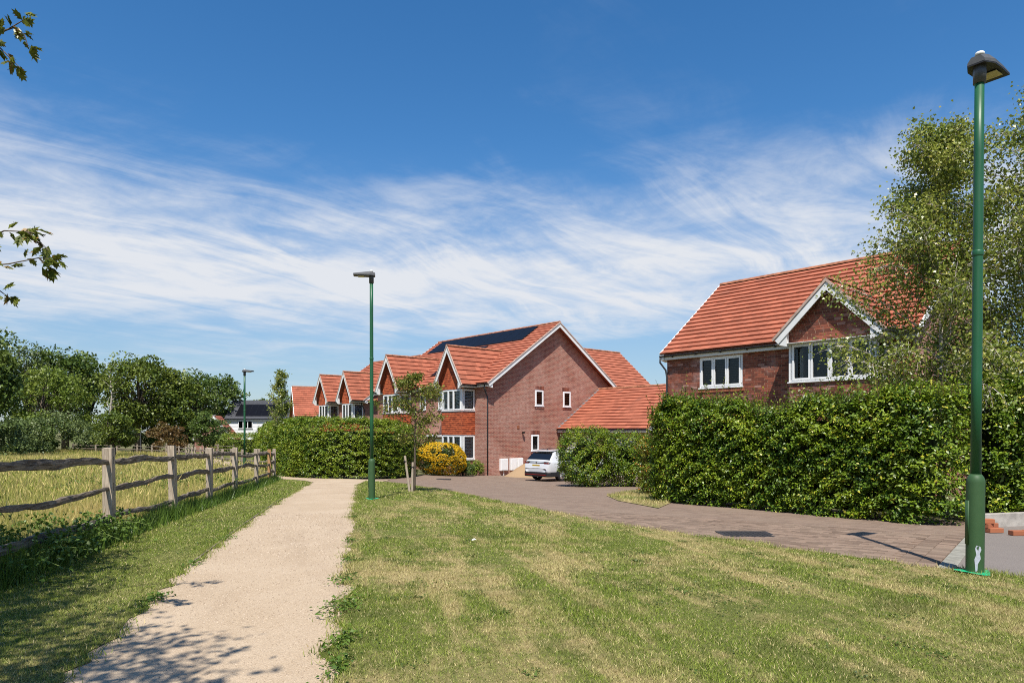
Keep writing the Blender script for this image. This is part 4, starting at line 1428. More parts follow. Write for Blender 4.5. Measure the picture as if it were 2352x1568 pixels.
def house_a_extras(h):
    over, ze, zr, D = 0.22, 2.72, 6.68, 11.0
    run = D / 2 + over
    es = Vector((0, run, zr - ze)).normalized(); n = Vector((0, -(zr - ze), run)).normalized()
    f = Vector((0, -over, ze))
    Ls = math.hypot(run, zr - ze)
    pw = 1.04
    for k in range(10):
        x = -1.25 - (k + 1) * pw
        solar_panel(h, f + Vector((x, 0, 0)) + es * (Ls - 1.92), (1, 0, 0), es, n, pw - 0.02, 1.72)
    for k in range(3):
        x = -4.35 - (k + 1) * pw
        solar_panel(h, f + Vector((x, 0, 0)) + es * (Ls - 3.82), (1, 0, 0), es, n, pw - 0.02, 1.72)
    for k in range(2):
        x = -4.75 - (k + 1) * pw
        solar_panel(h, f + Vector((x, 0, 0)) + es * (Ls - 5.60), (1, 0, 0), es, n, pw - 0.02, 1.72)
    # meter boxes, vent, wall lamp and plinth on the gable end
    for (y0, y1, z0, z1) in ((0.95, 1.50, -2.28, -1.58), (1.72, 2.18, -2.28, -1.58), (2.26, 2.68, -2.28, -1.58)):
        b = MB().box(0.0, 0.16, y0, y1, z0, z1).build('meter_box', 'upvc', h, bevel=0.012)
        MB().box(0.162, 0.170, y0 + 0.04, y1 - 0.04, z0 + 0.05, z1 - 0.04).build('door', 'upvc', b)
        MB().tube([(0.08, (y0 + y1) / 2, z0), (0.08, (y0 + y1) / 2, ZGA + 0.1)], 0.02, 6).build('pipe', 'upvc', b)
    MB().box(0.0, 0.02, 2.33, 2.50, 0.14, 0.33).build('air_vent', 'brick_orange', h)
    lamp = MB().tube([(0.0, 2.72, -0.10), (0.14, 2.72, -0.06)], 0.03, 8).build('wall_lamp', 'lantern_black', h)
    MB().tube([(0.14, 2.72, -0.02), (0.14, 2.72, -0.14)], [0.09, 0.06], 10).build('lamp_shade', 'lantern_black', lamp)
    # front door with canopy between the bays
    d = MB().box(-5.0, -4.0, -0.04, 0.0, ZGA, -0.45).build('door', 'white_paint', h)
    MB().box(-4.28, -4.22, -0.06, -0.04, -1.75, -1.15).build('handle', 'car_black', d)
    MB().box(-5.3, -3.75, -0.75, 0.0, -0.34, -0.22).build('door_canopy', 'white_paint', h)
    # corner brick pier strip
    MB().box(-0.95, -0.02, -0.012, 0.0, ZGA, 2.5).build('brick_pier', 'brick_front', h)


house_a_extras(hA)


def garage():
    ox, oy = hw(A_ORG, 0.0, 5.87)
    g = empty('garage', (ox, oy, 0.0), HROT)
    tag(g, 'low red tiled double garage against the tall gable end, behind the parked car', 'garage', 'red roofed brick houses along the road')
    W, L = 7.3, 6.9
    ze, zr, zg = 0.12, 2.72, ZGA
    m = MB()
    wall_face(m, (0, 0, 0), (1, 0, 0), (0, 0, 1), (0, -1, 0), L, ze, [(0.6, 3.0, zg, -0.35), (3.7, 6.2, zg, -0.35)], 0.12, 0.02, zg)
    m.build('wall', 'brick_front', g)
    m = MB()
    m.add([(L, 0, zg), (L, W, zg), (L, W, ze), (L, W / 2, zr - 0.1), (L, 0, ze)], [(0, 1, 2, 3, 4)])
    m.add([(L, W, zg), (0.05, W, zg), (0.05, W, ze), (L, W, ze)], [(0, 1, 2, 3)])
    m.build('wall', 'brick_side', g)
    for (a, b) in ((0.6, 3.0), (3.7, 6.2)):
        d = MB().box(a, b, 0.08, 0.12, zg, -0.35).build('garage_door', 'white_paint', g)
        mm = MB()
        for k in range(9):
            mm.box(a + 0.05, b - 0.05, 0.065, 0.08, zg + 0.1 + k * 0.26, zg + 0.33 + k * 0.26)
        mm.build('door_panels', 'white_paint', d, kind='stuff')
    over = 0.22
    run = W / 2 + over
    es = Vector((0, run, zr - ze)).normalized(); n = Vector((0, -(zr - ze), run)).normalized()
    sl = math.hypot(run, zr - ze)
    slope(g, 'roof', (0.03, -over, ze), (1, 0, 0), es, n, L + 0.12, sl)
    es2 = Vector((0, -run, zr - ze)).normalized(); n2 = Vector((0, (zr - ze), run)).normalized()
    slope(g, 'roof', (L + 0.15, W + over, ze), (-1, 0, 0), es2, n2, L + 0.12, sl)
    ridge_tiles(g, (0.05, W / 2, zr + 0.06), (L + 0.15, W / 2, zr + 0.06))
    for yy in (-over, W + over):
        bargeboard(g, (L + 0.15, yy, ze - 0.03), (L + 0.15, W / 2, zr - 0.03), (1, 0, 0), 0.18, 0.03)
    gutter(g, (0.05, -over, ze - 0.02), (L + 0.15, -over, ze - 0.02), 0.055, 0.16)
    # lead flashing up the abutment
    MB().obox(Vector((0.02, -over, ze)) + n * 0.05, (0.16, 0, 0), es * sl, n * 0.03).build('flashing', 'grey_lead', g)


garage()


def rear_house():
    ox, oy = hw(A_ORG, -1.4, 10.9)
    h = empty('brick_house', (ox, oy, 0.0), HROT)
    tag(h, 'red roofed wing rising behind the tall gable end and above the garage', 'house', 'red roofed brick houses along the road')
    # ridge runs along local y; slope faces +x
    L, hwid, ze, zr = 6.6, 3.6, 2.75, 6.15
    MB().box(-2 * hwid, 0, 0.1, L, ZGA, ze).build('wall', 'brick_side', h)
    MB().prism([(-2 * hwid, 0.1, ze), (0, 0.1, ze), (-hwid, 0.1, zr - 0.1)], (0, L - 0.1, 0)).build('gable_wall', 'brick_front', h)
    for sg in (1, -1):
        run = hwid + 0.25
        foot = Vector((-hwid + sg * run, 0, ze)); es = Vector((-sg * run, 0, zr - ze)).normalized(); n = Vector((sg * (zr - ze), 0, run)).normalized()
        o = foot + Vector((0, -0.1 if sg > 0 else L + 0.15, 0))
        slope(h, 'roof', o, (0, 1 if sg > 0 else -1, 0), es, n, L + 0.25, math.hypot(run, zr - ze))
        v = MB(); v.prism([foot + Vector((0, L + 0.15, -0.12)), Vector((-hwid, L + 0.15, zr - 0.12)), Vector((-hwid, L + 0.15, zr + 0.05)), foot + Vector((0, L + 0.15, 0.05))], (0, 0.05, 0)); v.build('verge_strip', 'white_paint', h)
    ridge_tiles(h, (-hwid, -0.1, zr + 0.06), (-hwid, L + 0.15, zr + 0.06))


rear_house()

# second pair further along, and the last house at the bend
C_ORG = hw(A_ORG, -18.6, 2.5)
hC = semi_house(C_ORG, -7.6, -3.1, 2.45, 6.35, 10.6, [(-1.85, 0.0 - 0.05, -0.22), (-6.05, -4.2, -0.22)],
                'smaller pair of brick houses whose two tile hung gables rise above the rounded hedge', gable=[(4.2, 4.9, 1.3, 2.2)], detail=False)


def end_house():
    """last house, where the road bends: one broad roof whose ridge runs square to the others"""
    rot = HROT - R(20)
    c, q = math.cos(rot), math.sin(rot)
    ex, ey = (-21.3, 66.0)                       # front end of the ridge
    h = empty('brick_house', (ex, ey, 0.0), rot)
    tag(h, 'farthest red roofed house with a broad plain roof beyond the tile hung gables', 'house', 'red roofed brick houses along the road')
    zg, ze, zr, hwid, L = -3.4, 1.35, 4.25, 3.7, 8.0
    MB().box(-hwid, hwid, 0.2, L, zg, ze).build('wall', 'brick_side', h)
    MB().prism([(-hwid, 0.2, ze), (hwid, 0.2, ze), (0, 0.2, zr - 0.1)], (0, L - 0.2, 0)).build('gable_wall', 'brick_front', h)
    for sg in (1, -1):
        run = hwid + 0.25
        foot = Vector((sg * run, 0, ze)); es = Vector((-sg * run, 0, zr - ze)).normalized(); n = Vector((sg * (zr - ze), 0, run)).normalized()
        slope(h, 'roof', foot + Vector((0, 0 if sg > 0 else L, 0)), (0, 1 if sg > 0 else -1, 0), es, n, L, math.hypot(run, zr - ze))
        v = MB(); v.prism([foot + Vector((0, 0, -0.15)), Vector((0, 0, zr - 0.15)), Vector((0, 0, zr + 0.05)), foot + Vector((0, 0, 0.05))], (0, -0.05, 0)); v.build('verge_strip', 'white_paint', h)
    ridge_tiles(h, (0, 0, zr + 0.06), (0, L, zr + 0.06))
    gutter(h, (hwid + 0.25, 0, ze), (hwid + 0.25, L, ze), 0.05, 0.15, (1, 0, 0), False)
    # low gabled porch range on the near side
    MB().prism([(hwid + 1.2, 1.2, zg), (hwid + 1.2, 6.0, zg), (hwid + 1.2, 6.0, 0.9), (hwid + 1.2, 3.6, 2.4), (hwid + 1.2, 1.2, 0.9)], (-1.3, 0, 0)).build('side_wing', 'brick_side', h)
    bargeboard(h, (hwid + 1.35, 0.95, 0.78), (hwid + 1.35, 3.6, 2.46), (1, 0, 0), 0.19, 0.03)
    bargeboard(h, (hwid + 1.35, 6.25, 0.78), (hwid + 1.35, 3.6, 2.46), (1, 0, 0), 0.19, 0.03)
    run = 2.65; es = Vector((0, run, 1.68)).normalized(); n = Vector((0, -1.68, run)).normalized()
    slope(h, 'wing_roof', (hwid - 1.6, 0.95, 0.80), (1, 0, 0), es, n, 2.95, math.hypot(run, 1.68))


end_house()


def white_house():
    x, y = (503 - HX) / FPX * 115, 115.0
    zg = float(G(x, y)) - 0.2
    h = empty('weatherboard_house', (x + 1.2, y, 0.0), R(4))
    tag(h, 'white boarded house with dark slate roof and solar panels far beyond the hedge', 'house')
    W, D, ze, zr = 13.0, 8.5, 2.05, 5.3
    MB().box(0, W, 0.05, D, zg, ze).build('wall', 'weatherboard', h)
    for k in range(22):
        z = zg + 0.1 + k * 0.235
        if z + 0.235 > ze: break
        MB().prism([(0, 0.05, z), (0, 0.0, z), (0, 0.028, z + 0.23), (0, 0.05, z + 0.23)], (W, 0, 0)).build('weatherboard', 'weatherboard', h)
    MB().prism([(0, 0.05, ze), (0, D, ze), (0, D / 2, zr - 0.1)], (W, 0, 0)).build('gable_wall', 'weatherboard', h)
    run = D / 2 + 0.3; es = Vector((0, run, zr - ze)).normalized(); n = Vector((0, -(zr - ze), run)).normalized()
    sl = math.hypot(run, zr - ze)
    slope(h, 'roof', (-0.25, -0.3, ze), (1, 0, 0), es, n, W + 0.5, sl, 0.45, 0.34, mat='slate_tile')
    es2 = Vector((0, -run, zr - ze)).normalized(); n2 = Vector((0, zr - ze, run)).normalized()
    slope(h, 'roof', (W + 0.25, D + 0.3, ze), (-1, 0, 0), es2, n2, W + 0.5, sl, 0.45, 0.34, mat='slate_tile')
    for k in range(8):
        for j in range(2):
            solar_panel(h, Vector((1.4 + k * 1.06, -0.3, ze)) + es * (0.75 + j * 1.78), (1, 0, 0), es, n, 1.04, 1.74)
    gutter(h, (-0.25, -0.3, ze), (W + 0.25, -0.3, ze), 0.06, 0.2)
    for (a, b, z0, z1) in ((2.0, 4.4, 0.45, 1.75), (6.5, 8.6, 0.45, 1.75), (1.2, 2.6, -2.4, -1.0)):
        MB().box(a + 0.05, b - 0.05, 0.0 - 0.02, 0.04, z0, z1).build('window_back', 'room_dark', h)
        window(h, (a, -0.05, z0), (1, 0, 0), (0, -1, 0), b - a, z1 - z0, (1, 1, 1), depth=0.0)
    ridge_tiles(h, (-0.25, D / 2, zr + 0.06), (W + 0.25, D / 2, zr + 0.06), mat='slate_tile', each=1.5)


white_house()


def small_gable_house():
    y = 100.0; x = (491 - HX) / FPX * y
    h = empty('garage', (x, y, 0.0), R(14))
    tag(h, 'small brick gable with white verges half hidden by trees beside the white boarded house', 'garage')
    zg = float(G(x, y)) - 0.3
    MB().prism([(-2.6, 0, zg), (2.6, 0, zg), (2.6, 0, -0.9), (0, 0, 2.2), (-2.6, 0, -0.9)], (0, 6, 0)).build('wall', 'brick_front', h)
    for sg in (-1, 1):
        foot = Vector((sg * 2.9, 0, -1.2)); apex = Vector((0, 0, 2.3))
        es = (apex - foot).normalized(); n = Vector((sg * 3.5, 0, 2.9)).normalized()
        slope(h, 'roof', foot + Vector((0, -0.2 if sg > 0 else 6.2, 0)), (0, 1 if sg > 0 else -1, 0), es, n, 6.4, (apex - foot).length)
        bargeboard(h, foot + Vector((0, -0.2, -0.02)), apex + Vector((0, -0.2, -0.02)), (0, -1, 0), 0.25, 0.04, box=False)


small_gable_house()


# ------------------------------------------------------------------ post-and-rail fences
def cleft_rail(a, b, h, t, seed, bow=0.05):
    """split rail between two points, uneven along its length"""
    r = np.random.default_rng(seed)
    a, b = Vector(a), Vector(b)
    d = b - a; L = d.length; dn = d.normalized()
    side = dn.cross(EZ).normalized(); up = side.cross(dn).normalized()
    n = 22
    ph = r.uniform(0, 6.28, 6); am = r.uniform(0.4, 1.0, 6)
    vs, fs = [], []
    sag = r.uniform(-1, 1) * bow
    for i in range(n + 1):
        s = i / n
        env = math.sin(math.pi * s)
        oz = sag * env + env * (0.030 * am[0] * math.sin(4.5 * s + ph[0]) + 0.013 * am[1] * math.sin(12 * s + ph[1]) + r.normal(0, 0.004))
        oy = env * (0.022 * am[2] * math.sin(4 * s + ph[2]) + 0.010 * am[3] * math.sin(11 * s + ph[3]))
        k = 0.62 + 0.38 * min(1.0, min(s, 1 - s) * 7)
        hh = h * k * (1 + 0.16 * am[4] * math.sin(9 * s + ph[4]) + r.normal(0, 0.06))
        tt = t * (0.8 + 0.2 * k) * (1 + 0.14 * am[5] * math.sin(7 * s + ph[5]) + r.normal(0, 0.03))
        c = a + d * s + up * oz + side * oy
        ring = [(-0.5, -0.38), (-0.1, -0.52), (0.42, -0.45), (0.5, 0.05), (0.30, 0.48), (-0.18, 0.5), (-0.5, 0.22)]
        for (p, q) in ring:
            vs.append(c + side * (p * tt + r.normal(0, 0.003)) + up * (q * hh + r.normal(0, 0.004)))
    m = len(ring)
    for i in range(n):
        for k in range(m):
            fs.append((i * m + k, i * m + (k + 1) % m, (i + 1) * m + (k + 1) % m, (i + 1) * m + k))
    fs.append(tuple(range(m))[::-1]); fs.append(tuple(n * m + k for k in range(m)))
    # shift to local origin so the wood grain runs along local x
    q = MB()
    rot = Matrix((dn, side, up))
    q.add([rot @ (v - a) for v in vs], fs)
    return q, Matrix((dn, side, up)).transposed().to_4x4(), a


def fence_post(name, p, face, hgt, mat, parent, slots, seed):
    """sawn post with mortise slots on the face towards the path"""
    r = np.random.default_rng(seed)
    x, y = p
    z = float(G(x, y))
    w, d = 0.155 + r.normal(0, 0.006), 0.115 + r.normal(0, 0.005)
    m = MB()
    ft = Vector((face[0], face[1], 0)).normalized(); sd = Vector((-ft.y, ft.x, 0))
    o = ft * (d / 2)
    H = hgt + r.normal(0, 0.015)
    holes = [(w / 2 + r.normal(0, 0.008) - 0.017, w / 2 + 0.017, zz - 0.052, zz + 0.052) for zz in slots]
    wall_face(m, o - sd * w / 2, sd, EZ, ft, w, H, holes, 0.07, 0.0, -0.4)
    for hl in holes:
        q = o - sd * w / 2 - ft * 0.07
        m.add([q + sd * hl[0] + EZ * hl[2], q + sd * hl[1] + EZ * hl[2], q + sd * hl[1] + EZ * hl[3], q + sd * hl[0] + EZ * hl[3]], [(0, 1, 2, 3)])
    a, b = o - sd * w / 2, o + sd * w / 2
    c, e = -ft * (d / 2) + sd * w / 2, -ft * (d / 2) - sd * w / 2
    t0 = [v + EZ * (H + dz) for v, dz in zip((a, b, c, e), (0, 0, 0.004, -0.004))]
    b0 = [v - EZ * 0.4 for v in (a, b, c, e)]
    m.add(t0 + b0, [(0, 1, 2, 3), (1, 5, 6, 2), (2, 6, 7, 3), (3, 7, 4, 0)])
    ob = m.build('post', mat, parent)
    ob.location = (x, y, z)
    ob.rotation_euler = (r.normal(0, 0.012), r.normal(0, 0.012), 0)
    return ob


def fence(pts, label, side, near=True, hgt=1.25, start=0):
    x, y = pts[0]
    f = empty('post_and_rail_fence', (0, 0, 0))
    tag(f, label, 'fence', 'split oak post and rail fences round the meadow')
    zs = (1.08, 0.70, 0.31)
    for i, p in enumerate(pts):
        q0 = pts[max(i - 1, 0)]; q1 = pts[min(i + 1, len(pts) - 1)]
        dx, dy = q1[0] - q0[0], q1[1] - q0[1]
        face = (dy * side, -dx * side)
        if i >= start:
            fence_post('post', p, face, hgt, 'post_wood_new' if (near and i == 6) else 'post_wood', f, [0.30 + 0.0, 0.72, 1.08] if near and i < 5 else [], 100 + i + int(abs(x) * 10))
    for i in range(len(pts) - 1):
        a, b = pts[i], pts[i + 1]
        za, zb = float(G(*a)), float(G(*b))
        for k, zz in enumerate(zs):
            j0, j1 = rng.normal(0, 0.02, 2)
            q, mt, org = cleft_rail((a[0], a[1], za + zz + j0), (b[0], b[1], zb + zz + j1), 0.088 + rng.normal(0, 0.012), 0.055, 1000 + i * 7 + k + int(abs(a[1]) * 13), bow=0.035)
            o = q.build('rail', 'weathered_wood', f)
            mt.translation = org
            o.matrix_local = mt
    return f


fence(FENCE, 'weathered split rail fence running beside the gravel path, one newer orange post', 1)
fence(FENCE2, 'weathered split rail fence turning away from the path round the meadow corner', 1, near=False, start=1)
fence([(-22, 57.5), (-25.2, 58.2), (-29.0, 60.0), (-31.5, 62.5)][:0] or [(-31, 76), (-34, 79), (-37, 82), (-40, 84.5), (-44, 87)], 'far stretch of split rail fence across the path beside the copper bush', 1, near=False)


# ------------------------------------------------------------------ lamp columns
def lamp_column(px, py, hgt, head_ang, label, detail=True, xy=None, tilt=0.0, sticker=False):
    x, y = xy or PX(px, py)
    z = float(G(x, y))
    r = empty('street_lamp', (x, y, z))
    r.rotation_euler = (0, tilt, 0)
    tag(r, label, 'street lamp', 'green street lamps')
    hb = 0.98
    b = lathe_obj('base_section', [(0.080, -0.2), (0.080, 0.02), (0.081, 0.60), (0.081, hb - 0.06), (0.079, hb - 0.03), (0.068, hb), (0.049, hb + 0.025)], 'green_base', r, 24)
    lathe_obj('shaft', [(0.0475, hb), (0.0465, 2.0), (0.043, hgt - 0.9), (0.042, hgt - 0.16)], 'green_enamel', r, 20)
    lathe_obj('joint_ring', [(0.046, hgt * 0.62), (0.050, hgt * 0.62 + 0.01), (0.050, hgt * 0.62 + 0.05), (0.046, hgt * 0.62 + 0.06)], 'green_enamel', r, 20)
    if detail:
        # access door, a curved plate on the side
        m = MB(); n = 6
        a0 = R(163)
        vs = []
        for zz in (0.30, 0.74):
            for k in range(n + 1):
                a = a0 - R(32) + R(64) * k / n
                vs.append((0.087 * math.cos(a), 0.087 * math.sin(a), zz))
        m.add(vs, [(k, k + 1, n + 2 + k, n + 1 + k) for k in range(n)])
        d = m.build('access_door', 'green_base', b, smooth=True)
        sd = d.modifiers.new('thick', 'SOLIDIFY'); sd.thickness = 0.014
        # torn sticker
        m = MB(); prof = [(0.06, 0.30), (0.095, 0.29), (0.105, 0.26), (0.09, 0.22), (0.10, 0.17), (0.075, 0.12), (0.07, 0.05), (0.055, 0.04), (0.05, 0.10), (0.045, 0.16), (0.06, 0.21), (0.05, 0.27)]
        # the outline is wrapped round the base
        vs = []
        for (s, zz) in prof:
            a = R(-106) + (s - 0.075) / 0.081
            vs.append((0.0822 * math.cos(a), 0.0822 * math.sin(a), zz))
        m.add(vs, [tuple(range(len(prof)))])
        if sticker: m.build('sticker_remnant', 'sticker_grey', b)
    # splash of fresh green paint round the foot
    m = MB(); k = 26; vs = [(0, 0, 0.036)]
    rr = np.random.default_rng(5)
    for i in range(k):
        a = 2 * math.pi * i / k; q = 0.155 + 0.03 * math.sin(3 * a) + rr.normal(0, 0.012)
        vs.append((q * math.cos(a), q * math.sin(a), 0.030 + rr.normal(0, 0.003)))
    m.add(vs, [(0, 1 + i, 1 + (i + 1) % k) for i in range(k)])
    m.build('painted_foot', 'fresh_green', r)
    # lantern on a short spigot
    L = empty('tmp'); col.objects.unlink(L); bpy.data.objects.remove(L)
    ca, sa = math.cos(head_ang), math.sin(head_ang)
    def T(p): return (p[0] * ca - p[1] * sa, p[0] * sa + p[1] * ca, p[2])
    m = MB().tube([(0, 0, hgt - 0.22), (0, 0, hgt - 0.05), (0.02 * ca, 0.02 * sa, hgt + 0.0)], [0.056, 0.058, 0.05], 14)
    m.build('spigot', 'bracket_grey', r, smooth=True)
    # body: rounded back, flat underside, tapering to a thin front edge
    out = []
    nst = 9
    secs = []
    for i in range(nst):
        s = i / (nst - 1)
        xx = -0.09 + 0.52 * s
        wd = 0.125 * (0.62 + 0.38 * min(1, s * 4)) * (1 - 0.10 * max(0, s - 0.6) / 0.4)
        top = 0.10 * (1 - 0.80 * s) * (0.55 + 0.45 * min(1, s * 5)) + 0.018
        zb = hgt - 0.045 + 0.01 * s
        secs.append([(xx, -wd, zb), (xx, -wd * 0.98, zb + top * 0.35), (xx, -wd * 0.55, zb + top), (xx, wd * 0.55, zb + top), (xx, wd * 0.98, zb + top * 0.35), (xx, wd, zb)])
    vs = [T(p) for s_ in secs for p in s_]
    fs = []
    for i in range(nst - 1):
        for k in range(5):
            fs.append((i * 6 + k, (i + 1) * 6 + k, (i + 1) * 6 + k + 1, i * 6 + k + 1))
    fs.append(tuple(range(6))); fs.append(tuple((nst - 1) * 6 + k for k in range(6))[::-1])
    m = MB().add(vs, fs)
    head = m.build('lantern', 'lantern_grey', r)
    # dark underside tray
    m = MB()
    ring = [secs[i][0] for i in range(nst)] + [secs[i][5] for i in range(nst - 1, -1, -1)]
    lo = [T((p[0], p[1] * 0.985, p[2] - 0.012)) for p in ring]; hi = [T((p[0], p[1] * 0.985, p[2] + 0.004)) for p in ring]
    n2 = len(lo)
    m.add(lo + hi, [tuple(range(n2))[::-1], tuple(range(n2, 2 * n2))] + [(i, (i + 1) % n2, n2 + (i + 1) % n2, n2 + i) for i in range(n2)])
    m.build('underside', 'lantern_black', head)
    m = MB(); zb = hgt - 0.062
    p = [(0.17, -0.085, zb), (0.32, -0.085, zb), (0.32, 0.085, zb), (0.17, 0.085, zb)]
    m.prism([T(q) for q in p], (0, 0, -0.006)); m.build('lens', 'lens_yellow', head)
    o = lathe_obj('photocell', [(0.042, 0.0), (0.042, 0.025), (0.034, 0.034)], 'photocell_white', head, 14)
    o.location = (T((0.0, 0, 0))[0], T((0.0, 0, 0))[1], hgt + 0.06)
    return r


lamp_column(2239, 1318, 5.14, R(35), 'tall green street lamp with torn sticker and fresh green paint round its foot', True, tilt=R(0.55), sticker=True)
lamp_column(854, 1147, 5.52, R(190), 'green street lamp at the tip of the lawn beside the young staked tree', True, tilt=R(-0.1))
lamp_column(0, 0, 4.85, R(-15), 'green street lamp standing beyond the fence corner before the white boarded house', False, xy=(-12.3, 31.4))
for (px, D, lab, a) in ((480, 92, 'far green street lamp among the trees left of the small brick gable', R(180)), (322, 90, None, 0)):
    if lab:
        lamp_column(0, 0, 5.0, a, lab, False, xy=((px + 14 - HX) / FPX * D, D))
x_, y_ = (323 - HX) / FPX * 84, 84.0
sp = empty('marker_post', (x_, y_, float(G(x_, y_))))
tag(sp, 'thin pale marker post standing at the dark wood edge behind the meadow', 'post')
MB().tube([(0, 0, -0.3), (0, 0, 2.6)], [0.05, 0.045], 8).build('shaft', 'bracket_grey', sp)
MB().tube([(0, 0, 2.6), (0, 0, 2.66)], [0.06, 0.02], 8).build('cap', 'photocell_white', sp)


# ------------------------------------------------------------------ grass
def blades(name, P, H, W, lean, mat, parent=None):
    n = len(P)
    a = rng.uniform(0, 2 * np.pi, n); b = rng.uniform(0, 2 * np.pi, n)
    s = np.stack([np.cos(a), np.sin(a), np.zeros(n)], 1) * (W / 2)[:, None]
    t = np.stack([np.cos(b) * lean * H, np.sin(b) * lean * H, H * np.sqrt(np.maximum(0.05, 1 - lean ** 2))], 1)
    V = np.stack([P - s, P + s, P + t], 1).reshape(-1, 3)
    F = np.arange(n * 3).reshape(-1, 3)
    o = np_obj(name, V, F, mat, parent, kind='stuff')
    at = o.data.attributes.new('tip', 'FLOAT', 'POINT')
    at.data.foreach_set('value', np.tile(np.array([0, 0, 1], dtype=np.float32), n))
    return o


def scatter_poly(poly, density_fn, xlim, ylim, n_try):
    x = rng.uniform(*xlim, n_try); y = rng.uniform(*ylim, n_try)
    p = np.stack([x, y], 1)
    keep = rng.uniform(0, 1, n_try) < density_fn(x, y)
    # only what the camera's surroundings can show
    keep &= np.abs(x) < 0.95 * y + 2.2
    p = p[keep]
    return p[inside(p, poly)]


def lawn_grass():
    polyR, polyL = np.array(LAWN_RIGHT), np.array(LAWN_LEFT)
    for nm, poly, lab in (('lawn_grass', polyR, 'short parched lawn grass right of the path'), ('lawn_grass', polyL, 'short green lawn grass between the path and the fence')):
        x0, y0 = poly.min(0); x1, y1 = poly.max(0)
        zones = [((max(x0, -6), min(x1, 7)), (2.6, 6.0), 9000, 0.028, 0.0052), ((max(x0, -7), min(x1, 9)), (6.0, 10.0), 4600, 0.029, 0.0075), ((max(x0, -9), min(x1, 9)), (10, 17), 1600, 0.032, 0.012), ((max(x0, -11), min(x1, 6)), (17, 28.5), 480, 0.05, 0.018)]
        PP, HH, WW = [], [], []
        for xl, yl, dens, h, w in zones:
            if xl[1] <= xl[0]: continue
            A = (xl[1] - xl[0]) * (yl[1] - yl[0])
            p = scatter_poly(poly, lambda x, y: np.ones_like(x), xl, yl, int(A * dens))
            q = np.column_stack([p, np.zeros(len(p))])
            tuft = np.clip(1 + 0.55 * sines(p, 3, 2.2, 4), 0.4, 1.9)
            PP.append(p); HH.append(h * tuft * rng.uniform(0.6, 1.25, len(p))); WW.append(w * rng.uniform(0.7, 1.3, len(p)))
        P = np.concatenate(PP); H = np.concatenate(HH); W = np.concatenate(WW)
        Z = G(P[:, 0], P[:, 1]) + 0.008
        o = blades(nm, np.column_stack([P, Z]), H, W, rng.uniform(0.35, 0.93, len(P)), 'grass_blade')
        tag(o, lab, 'grass', kind='stuff')
    # longer tufts along the edges of path, round lamp foot
    E = []
    for edge, amp in ((lawn_right_edge, 0.05), (lawn_left_edge, 0.05), (lawn_road_edge, 0.05)):
        e = np.array(edge)
        for k in range(len(e) - 1):
            if e[k, 1] < 2.5 or e[k, 1] > 24: continue
            n = int(260 * np.linalg.norm(e[k + 1] - e[k]) * (1 + 1.2 * (sines(e[k:k + 1], 9, 1.5, 3)[0])))
            if n <= 0: continue
            t = rng.uniform(0, 1, n)[:, None]
            E.append(e[k] * (1 - t) + e[k + 1] * t + rng.normal(0, amp, (n, 2)))
    lx, ly = PX(2239, 1318)
    E.append(np.array([lx + 0.08, ly - 0.02]) + rng.normal(0, 0.13, (700, 2)))
    P = np.concatenate(E)
    o = blades('lawn_grass', np.column_stack([P, G(P[:, 0], P[:, 1]) + 0.01]), rng.uniform(0.02, 0.065, len(P)), rng.uniform(0.004, 0.009, len(P)), rng.uniform(0.2, 0.9, len(P)), 'grass_blade')
    tag(o, 'longer grass tufts fringing the lawn edges', 'grass', kind='stuff')
    # verge by the drive
    p = scatter_poly(np.array(VERGE), lambda x, y: np.ones_like(x), (1, 7), (14, 24), 16000)
    o = blades('lawn_grass', np.column_stack([p, G(p[:, 0], p[:, 1]) + 0.015]), rng.uniform(0.04, 0.09, len(p)), rng.uniform(0.01, 0.02, len(p)), rng.uniform(0.2, 0.8, len(p)), 'grass_blade')
    tag(o, 'patch of grass at the end of the tall hedge', 'grass', kind='stuff')


lawn_grass()


